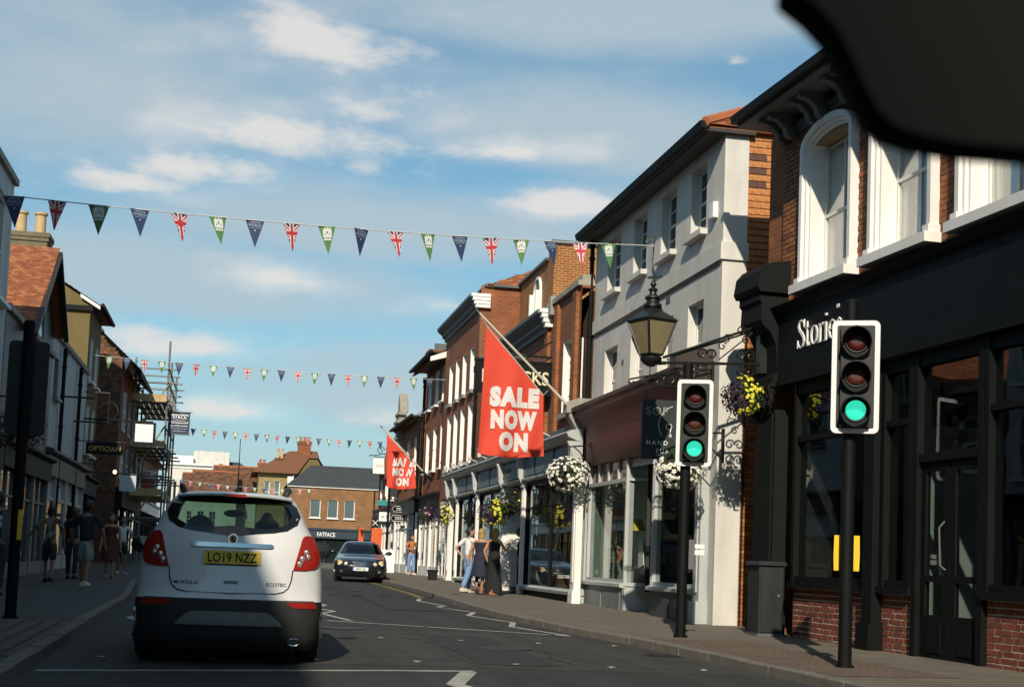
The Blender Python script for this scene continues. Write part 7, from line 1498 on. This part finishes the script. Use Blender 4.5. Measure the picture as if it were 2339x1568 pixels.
def person(label, loc, heading, H, skin='l', legs=((5, 0), (-5, 5)), arms=None, head=(0, 0), top=None, bottom=None, dress=None, hair=('dark', 'short'), shoes=None, build=1.0, group='people on the pavements', extra=None, lean=0):
    t = empty('person', loc, R_(-heading), label, 'person', group)
    J = {}
    J['hip'] = Vector((0, 0, .525)); J['waist'] = Vector((0, .0, .61)); J['chest'] = Vector((0, .005 + lean * .3, .725)); J['nb'] = Vector((0, lean * .5, .815)); J['nt'] = Vector((0, .012 + lean * .7, .862))
    low = 9
    for s, sd_ in ((-1, 'L'), (1, 'R')):
        f, k = legs[0 if s < 0 else 1]; h = Vector((s * .052, 0, .505)); J['h' + sd_] = h
        kn = h + Vector((s * .006, math.sin(R_(f)), -math.cos(R_(f)))) * .238; an = kn + Vector((0, math.sin(R_(f - k)), -math.cos(R_(f - k)))) * .232; J['k' + sd_] = kn; J['a' + sd_] = an; J['t' + sd_] = an + Vector((s * .018, .10, -.012)); low = min(low, an.z)
        sh_ = Vector((s * .098 * build, lean * .5, .800)); J['s' + sd_] = sh_
        ar = (arms or {}).get(sd_, ((s * .035, -.01, -.165), (s * .05, .035, -.305)))
        J['e' + sd_] = sh_ + Vector(ar[0]); J['w' + sd_] = sh_ + Vector(ar[1]); d = (J['w' + sd_] - J['e' + sd_]).normalized(); J['p' + sd_] = J['w' + sd_] + d * .04; J['_d' + sd_] = d
    dz = .040 - low
    names = ['hip', 'waist', 'chest', 'nb', 'nt']; 
    for sd_ in 'LR': names += [c + sd_ for c in 'hkatsewp']
    rad = {'hip': .068, 'waist': .056, 'chest': .066, 'nb': .036, 'nt': .030, 'h': .052, 'k': .032, 'a': .021, 't': .018, 's': .034, 'e': .022, 'w': .016, 'p': .018}
    V = {n: (J[n] + Vector((0, 0, dz))) * H for n in names}
    ed = [('hip', 'waist'), ('waist', 'chest'), ('chest', 'nb'), ('nb', 'nt')]
    for sd_ in 'LR': ed += [('hip', 'h' + sd_), ('h' + sd_, 'k' + sd_), ('k' + sd_, 'a' + sd_), ('a' + sd_, 't' + sd_), ('nb', 's' + sd_), ('s' + sd_, 'e' + sd_), ('e' + sd_, 'w' + sd_), ('w' + sd_, 'p' + sd_)]
    g_ = lambda n: rad.get(n, rad.get(n[0], .03)) * H * (build if n in ('hip', 'waist', 'chest') or n[0] in 'h' else 1.0)
    # head with face, fingers
    ex = MB(); hc = V['nt'] + Vector((0, .018 * H, .062 * H)); rz, rx = head
    Rm = Matrix.Rotation(R_(-rz), 3, 'Z') @ Matrix.Rotation(R_(rx), 3, 'X')
    hb = MB(); hb.ball((0, 0, 0), .047 * H, .057 * H, .070 * H, 16, 12)
    hv = []
    for x, y, z in hb.v:
        if z < -.01 * H: k = 1 - .25 * (-z / (.07 * H)); x *= k; y = y * k + .006 * H
        hv.append((x, y, z))
    ex2 = MB(); ex2.add(hv, hb.f, 0); ex2.add([(-.010 * H, .052 * H, .006 * H), (.010 * H, .052 * H, .006 * H), (.011 * H, .054 * H, -.018 * H), (-.011 * H, .054 * H, -.018 * H), (0, .072 * H, -.014 * H)], [(0, 1, 4), (1, 2, 4), (2, 3, 4), (3, 0, 4)], 0)
    for s in (-1, 1): ex2.ball((s * .048 * H, -.004 * H, -.004 * H), .008 * H, .014 * H, .02 * H, 8, 5, 0); ex2.ball((s * .018 * H, .0505 * H, .004 * H), .008 * H, .004 * H, .004 * H, 8, 4, 1)
    ex2.ball((0, .052 * H, -.036 * H), .016 * H, .005 * H, .004 * H, 8, 4, 2)
    ex.add([Rm @ Vector(p) + hc for p in ex2.v], ex2.f); ex.m = list(ex2.m)
    for sd_ in 'LR':
        p = V['p' + sd_]; d = J['_d' + sd_]; a = d.orthogonal().normalized(); b = d.cross(a)
        ax = a if abs(a.y) > abs(b.y) else b; nn = d.cross(ax)
        for k, ln_ in enumerate((.036, .042, .040, .032)):
            b0 = p + ax * ((k - 1.5) * .0085 * H) + d * .010 * H; k1 = b0 + d * ln_ * .55 * H + nn * .002 * H; k2 = k1 + (d * .8 + nn * .5) * ln_ * .5 * H; ex.path([b0, k1, k2], [.0052 * H, .0047 * H, .0036 * H], 6, 0)
        b0 = p - ax * .016 * H - d * .01 * H; ex.path([b0, b0 - ax * .010 * H + d * .02 * H, b0 - ax * .006 * H + d * .036 * H], [.006 * H, .0052 * H, .004 * H], 6, 0)
    me = skin_mesh('body', [V[n] for n in names], [(names.index(a), names.index(b)) for a, b in ed], [g_(n) for n in names], [SKINS[skin], FACE, LIP], 1, 0, ex)
    inst(me, 'body', t)
    def garment(nm, ns, es, rr, mat): 
        ks = list(ns); me_ = skin_mesh(nm, [ns[k] for k in ks], [(ks.index(a), ks.index(b)) for a, b in es], [rr[k] for k in ks], [mat], 1, 0); return inst(me_, nm, t)
    if top:
        mat, sl, low_ = top; ns = {'hip': V['hip'] + Vector((0, 0, low_ * H)), 'waist': V['waist'], 'chest': V['chest'], 'nb': V['nb'] + Vector((0, 0, -.012 * H))}; rr = {'hip': g_('hip') + .012 * H, 'waist': g_('waist') + .013 * H, 'chest': g_('chest') + .012 * H, 'nb': g_('nb') + .012 * H}; es = [('hip', 'waist'), ('waist', 'chest'), ('chest', 'nb')]
        for sd_ in 'LR':
            ns['s' + sd_] = V['s' + sd_]; rr['s' + sd_] = g_('s' + sd_) + .010 * H; es.append(('nb', 's' + sd_))
            if sl > 0:
                e = V['s' + sd_].lerp(V['e' + sd_], min(1, sl)); ns['e' + sd_] = e; rr['e' + sd_] = .034 * H if sl < 1 else .028 * H; es.append(('s' + sd_, 'e' + sd_))
                if sl > 1: ns['w' + sd_] = V['e' + sd_].lerp(V['w' + sd_], sl - 1); rr['w' + sd_] = .024 * H; es.append(('e' + sd_, 'w' + sd_))
        garment('shirt', ns, es, rr, mat)
    if bottom:
        mat, ln_, wd = bottom; ns = {'waist': V['waist'] + Vector((0, 0, -.02 * H)), 'hip': V['hip']}; rr = {'waist': g_('waist') + .010 * H, 'hip': g_('hip') + .012 * H}; es = [('waist', 'hip')]
        for sd_ in 'LR':
            ns['h' + sd_] = V['h' + sd_]; rr['h' + sd_] = g_('h' + sd_) + .010 * H; ns['k' + sd_] = V['h' + sd_].lerp(V['k' + sd_], min(1, ln_)); rr['k' + sd_] = (.032 + wd) * H if ln_ >= 1 else (.042 + wd) * H; es += [('hip', 'h' + sd_), ('h' + sd_, 'k' + sd_)]
            if ln_ > 1: ns['a' + sd_] = V['k' + sd_].lerp(V['a' + sd_], ln_ - 1); rr['a' + sd_] = (.023 + wd) * H; es.append(('k' + sd_, 'a' + sd_))
        garment('trousers' if ln_ > 1 else 'shorts', ns, es, rr, mat)
    if dress:
        mat, hem, flare = dress; rows = []; zt = V['nb'].z - .02 * H; zb = hem * H
        for i in range(19):
            u = i / 18; z = zt + (zb - zt) * u; fz = z / H - dz
            wx = (.125 if fz > .76 else .098 if fz > .68 else .088 if fz > .6 else .105 if fz > .5 else .105 + flare * (.5 - fz)); wy = wx * (.66 if fz > .5 else .8); wx *= build; 
            if i == 0: wx *= .75; wy *= .75
            cy_ = V['hip'].y * .5; rows.append([(wx * H * math.cos(a) * (1 + .05 * u * math.sin(7 * a + 3 * u)), cy_ + wy * H * math.sin(a) * (1 + .05 * u * math.sin(6 * a)), z) for a in [k * 2 * math.pi / 24 for k in range(24)]])
        m = MB(); m.grid(rows, closed=True); m.add(rows[0], [tuple(range(24))]); m.build('dress', mat, t, smooth=True)
    hm = HAIR[hair[0]]; m = MB()
    def hp(x, y, z): return Rm @ Vector((x * H, y * H, z * H)) + hc
    b_ = MB(); b_.ball((0, 0, 0), 1, 1, 1, 16, 12)
    m.add([hp(x * .053, y * .062 - .010, z * .066 + .018) if y < .55 or z > .45 else hp(x * .046, y * .052 - .006, z * .066 + .016) for x, y, z in b_.v], b_.f)
    if hair[1] == 'long': m.grid([[hp(.058 * math.cos(a) * (1 - .15 * v), -.012 - .050 * abs(math.sin(a)) ** .7 * (1 - .1 * v) - .012 * v, .02 - .19 * v) for a in [math.pi * k / 12 for k in range(13)]] for v in [i / 8 for i in range(9)]])
    if hair[1] == 'bob': m.grid([[hp(.058 * math.cos(a), -.008 - .054 * abs(math.sin(a)) ** .7, .02 - .085 * v) for a in [math.pi * k / 12 for k in range(13)]] for v in [i / 5 for i in range(6)]])
    if hair[1] == 'bun': m.add([hp(x * .024, y * .024 - .075, z * .024 + .005) for x, y, z in b_.v], b_.f)
    m.build('hair' if hair[1] != 'cap' else 'cap', hm, t, smooth=True)
    if shoes:
        for sd_ in 'LR':
            a = V['a' + sd_]; q = MB(); fwd = Vector((V['t' + sd_].x - a.x, V['t' + sd_].y - a.y, 0)).normalized(); rt_ = Vector((fwd.y, -fwd.x, 0)); secs = ((-.035, .022, .05), (-.02, .027, .052), (.03, .028, .042), (.08, .03, .028), (.115, .024, .022), (.13, .01, .012))
            zb = a.z - .040 * H; q.grid([[Vector((a.x, a.y, zb)) + fwd * (p * H) + rt_ * (w_ * H * cx_) + Vector((0, 0, h_ * H * cz)) for cx_, cz in ((-1, 0), (-1, .5), (-.6, 1), (.6, 1), (1, .5), (1, 0))] for p, w_, h_ in secs], closed=True); q.add([q.v[i] for i in range(6)], [tuple(range(6))]); q.build('shoe', shoes, t, smooth=45)
    if extra: extra(t, V, H)
    return t
JEANS = cloth('denim', (.16, .27, .47)); WTEE = cloth('white_tee', (.66, .66, .68), .06); NAVYD = cloth('navy', (.014, .018, .035)); BLK = cloth('black', (.008, .008, .009)); TRN = P('trainer_white', (.6, .56, .48), .6, .1, 8); GREYS = cloth('pale_shorts', (.26, .28, .27)); DARKT = cloth('dark_tee', (.018, .019, .022)); ORNG = cloth('orange_top', (.42, .15, .045)); SAND = P('sandal', (.35, .16, .08), .6, .1, 8)
def floral():
    m = P('cloth_floral', (.10, .10, .09), .85, .1, 9); t = m.node_tree; b = t.nodes['Principled BSDF']; v = t.nodes.new('ShaderNodeTexVoronoi'); v.inputs['Scale'].default_value = 14; c = t.nodes.new('ShaderNodeValToRGB'); c.color_ramp.interpolation = 'CONSTANT'; e = c.color_ramp.elements; e[0].color = (.05, .05, .05, 1); e[1].position = .45; e[1].color = (.22, .21, .15, 1); q = e.new(.75); q.color = (.25, .11, .09, 1)
    tc = t.nodes.new('ShaderNodeTexCoord'); t.links.new(tc.outputs['Object'], v.inputs['Vector']); t.links.new(v.outputs['Color'], c.inputs[0]); t.links.new(c.outputs[0], b.inputs['Base Color']); return m
pz = lambda y: zg(y) + PAV + .006
person('woman in white T-shirt and blue jeans, hand on hip, leftmost of the three', (6.02, 36.4, pz(36.4)), 55, 1.70, 'l', ((14, 4), (-14, 12)), {'L': ((-.10, -.09, -.13), (-.03, -.03, -.235)), 'R': ((.03, .03, -.16), (.03, .12, -.24))}, (35, 0), (WTEE, .75, .01), (JEANS, 1.92, .020), None, ('dark', 'bun'), TRN)
person('fair-haired woman in short navy dress, middle of the three', (6.16, 35.4, pz(35.4)), 20, 1.64, 't', ((8, 2), (-10, 14)), {'L': ((-.06, -.03, -.155), (-.085, .0, -.30)), 'R': ((.04, .06, -.15), (.03, .16, -.22))}, (20, 0), None, (BLK, 1.5, .004), (NAVYD, .27, .16), ('blond', 'bob'), SAND, lean=.02)
person('woman with long fair hair in ankle-length black dress, nearest of the three', (6.38, 34.7, pz(34.7)), 48, 1.66, 't', ((6, 0), (-8, 8)), {'L': ((-.055, -.05, -.155), (-.02, .0, -.305)), 'R': ((.06, .06, -.13), (.02, .17, -.10))}, (12, 6), None, None, (BLK, .05, .10), ('blond', 'long'), SAND)
person('man in black standing in the store doorway', (7.62, 37.5, pz(37.5)), -80, 1.74, 'd', ((3, 0), (-3, 0)), None, (0, 0), (BLK, 1.9, .0), (BLK, 1.95, .012), None, ('dark', 'short'), BLACKM)
person('small far figure in orange top and blue dungarees by the finger post', (7.30, 58.6, pz(58.6)), 160, 1.62, 't', ((5, 0), (-5, 4)), {'L': ((-.06, -.05, -.14), (.02, .08, -.10)), 'R': ((.08, .0, -.13), (.0, .10, -.16))}, (0, 0), (ORNG, .9, .0), (JEANS, 1.9, .02), None, ('brown', 'bob'), TRN)
# shaded left pavement
person('man in dark clothes at the far left edge, beside the signal post', (-3.85, 25.0, pz(25)), -6, 1.76, 'd', ((16, 6), (-14, 10)), {'L': ((-.05, .05, -.155), (-.04, .14, -.27)), 'R': ((.05, -.05, -.155), (.06, -.04, -.30))}, (0, 0), (DARKT, .8, .0), (DARKT, 1.9, .012), None, ('dark', 'short'), BLACKM)
person('woman in floral shirt and dark shorts holding one arm out', (-3.95, 33.0, pz(33)), 4, 1.72, 'd', ((14, 6), (-14, 10)), {'L': ((-.10, .02, -.13), (-.21, .04, -.235)), 'R': ((.05, .0, -.16), (.06, .05, -.30))}, (0, 0), (floral(), .9, -.01), (DARKT, 1.0, .012), None, ('dark', 'bob'), BLACKM, build=1.08)
person('person in dark top and pale cap just behind the floral shirt', (-3.80, 36.2, pz(36.2)), 5, 1.74, 'd', ((6, 0), (-6, 6)), None, (0, 0), (DARKT, .8, .0), (DARKT, 1.9, .01), None, ('brown', 'cap'), BLACKM)
person('heavy man in dark T-shirt and pale shorts, tallest on the left pavement', (-2.99, 31.0, pz(31)), 8, 1.84, 'd', ((18, 4), (-16, 14)), {'L': ((-.06, .02, -.16), (-.05, .11, -.28)), 'R': ((.07, -.03, -.155), (.09, .0, -.30))}, (0, 4), (DARKT, .85, -.02), (GREYS, .98, .014), None, ('dark', 'short'), TRN, build=1.28)
person('woman in dark summer dress walking behind the man in pale shorts', (-3.05, 38.0, pz(38)), 178, 1.66, 't', ((10, 4), (-10, 8)), None, (0, 0), None, None, (cloth('rust', (.10, .035, .02)), .27, .14), ('brown', 'bob'), SAND)
person('person in white T-shirt, dark shorts and white trainers beside the SUV', (-3.12, 42.9, pz(42.9)), 172, 1.66, 'd', ((7, 2), (-7, 6)), {'L': ((-.07, .02, -.14), (.0, .10, -.20)), 'R': ((.07, .02, -.14), (.0, .10, -.20))}, (0, 5), (WTEE, .8, .0), (DARKT, .8, .016), None, ('brown', 'short'), TRN)

import sys
bpy.context.view_layer.update()
tris = sum(len(p.vertices) - 2 for o in bpy.data.objects if o.type == 'MESH' for p in o.data.polygons)
print('OBJECTS', len(bpy.data.objects), 'TRIS', tris)
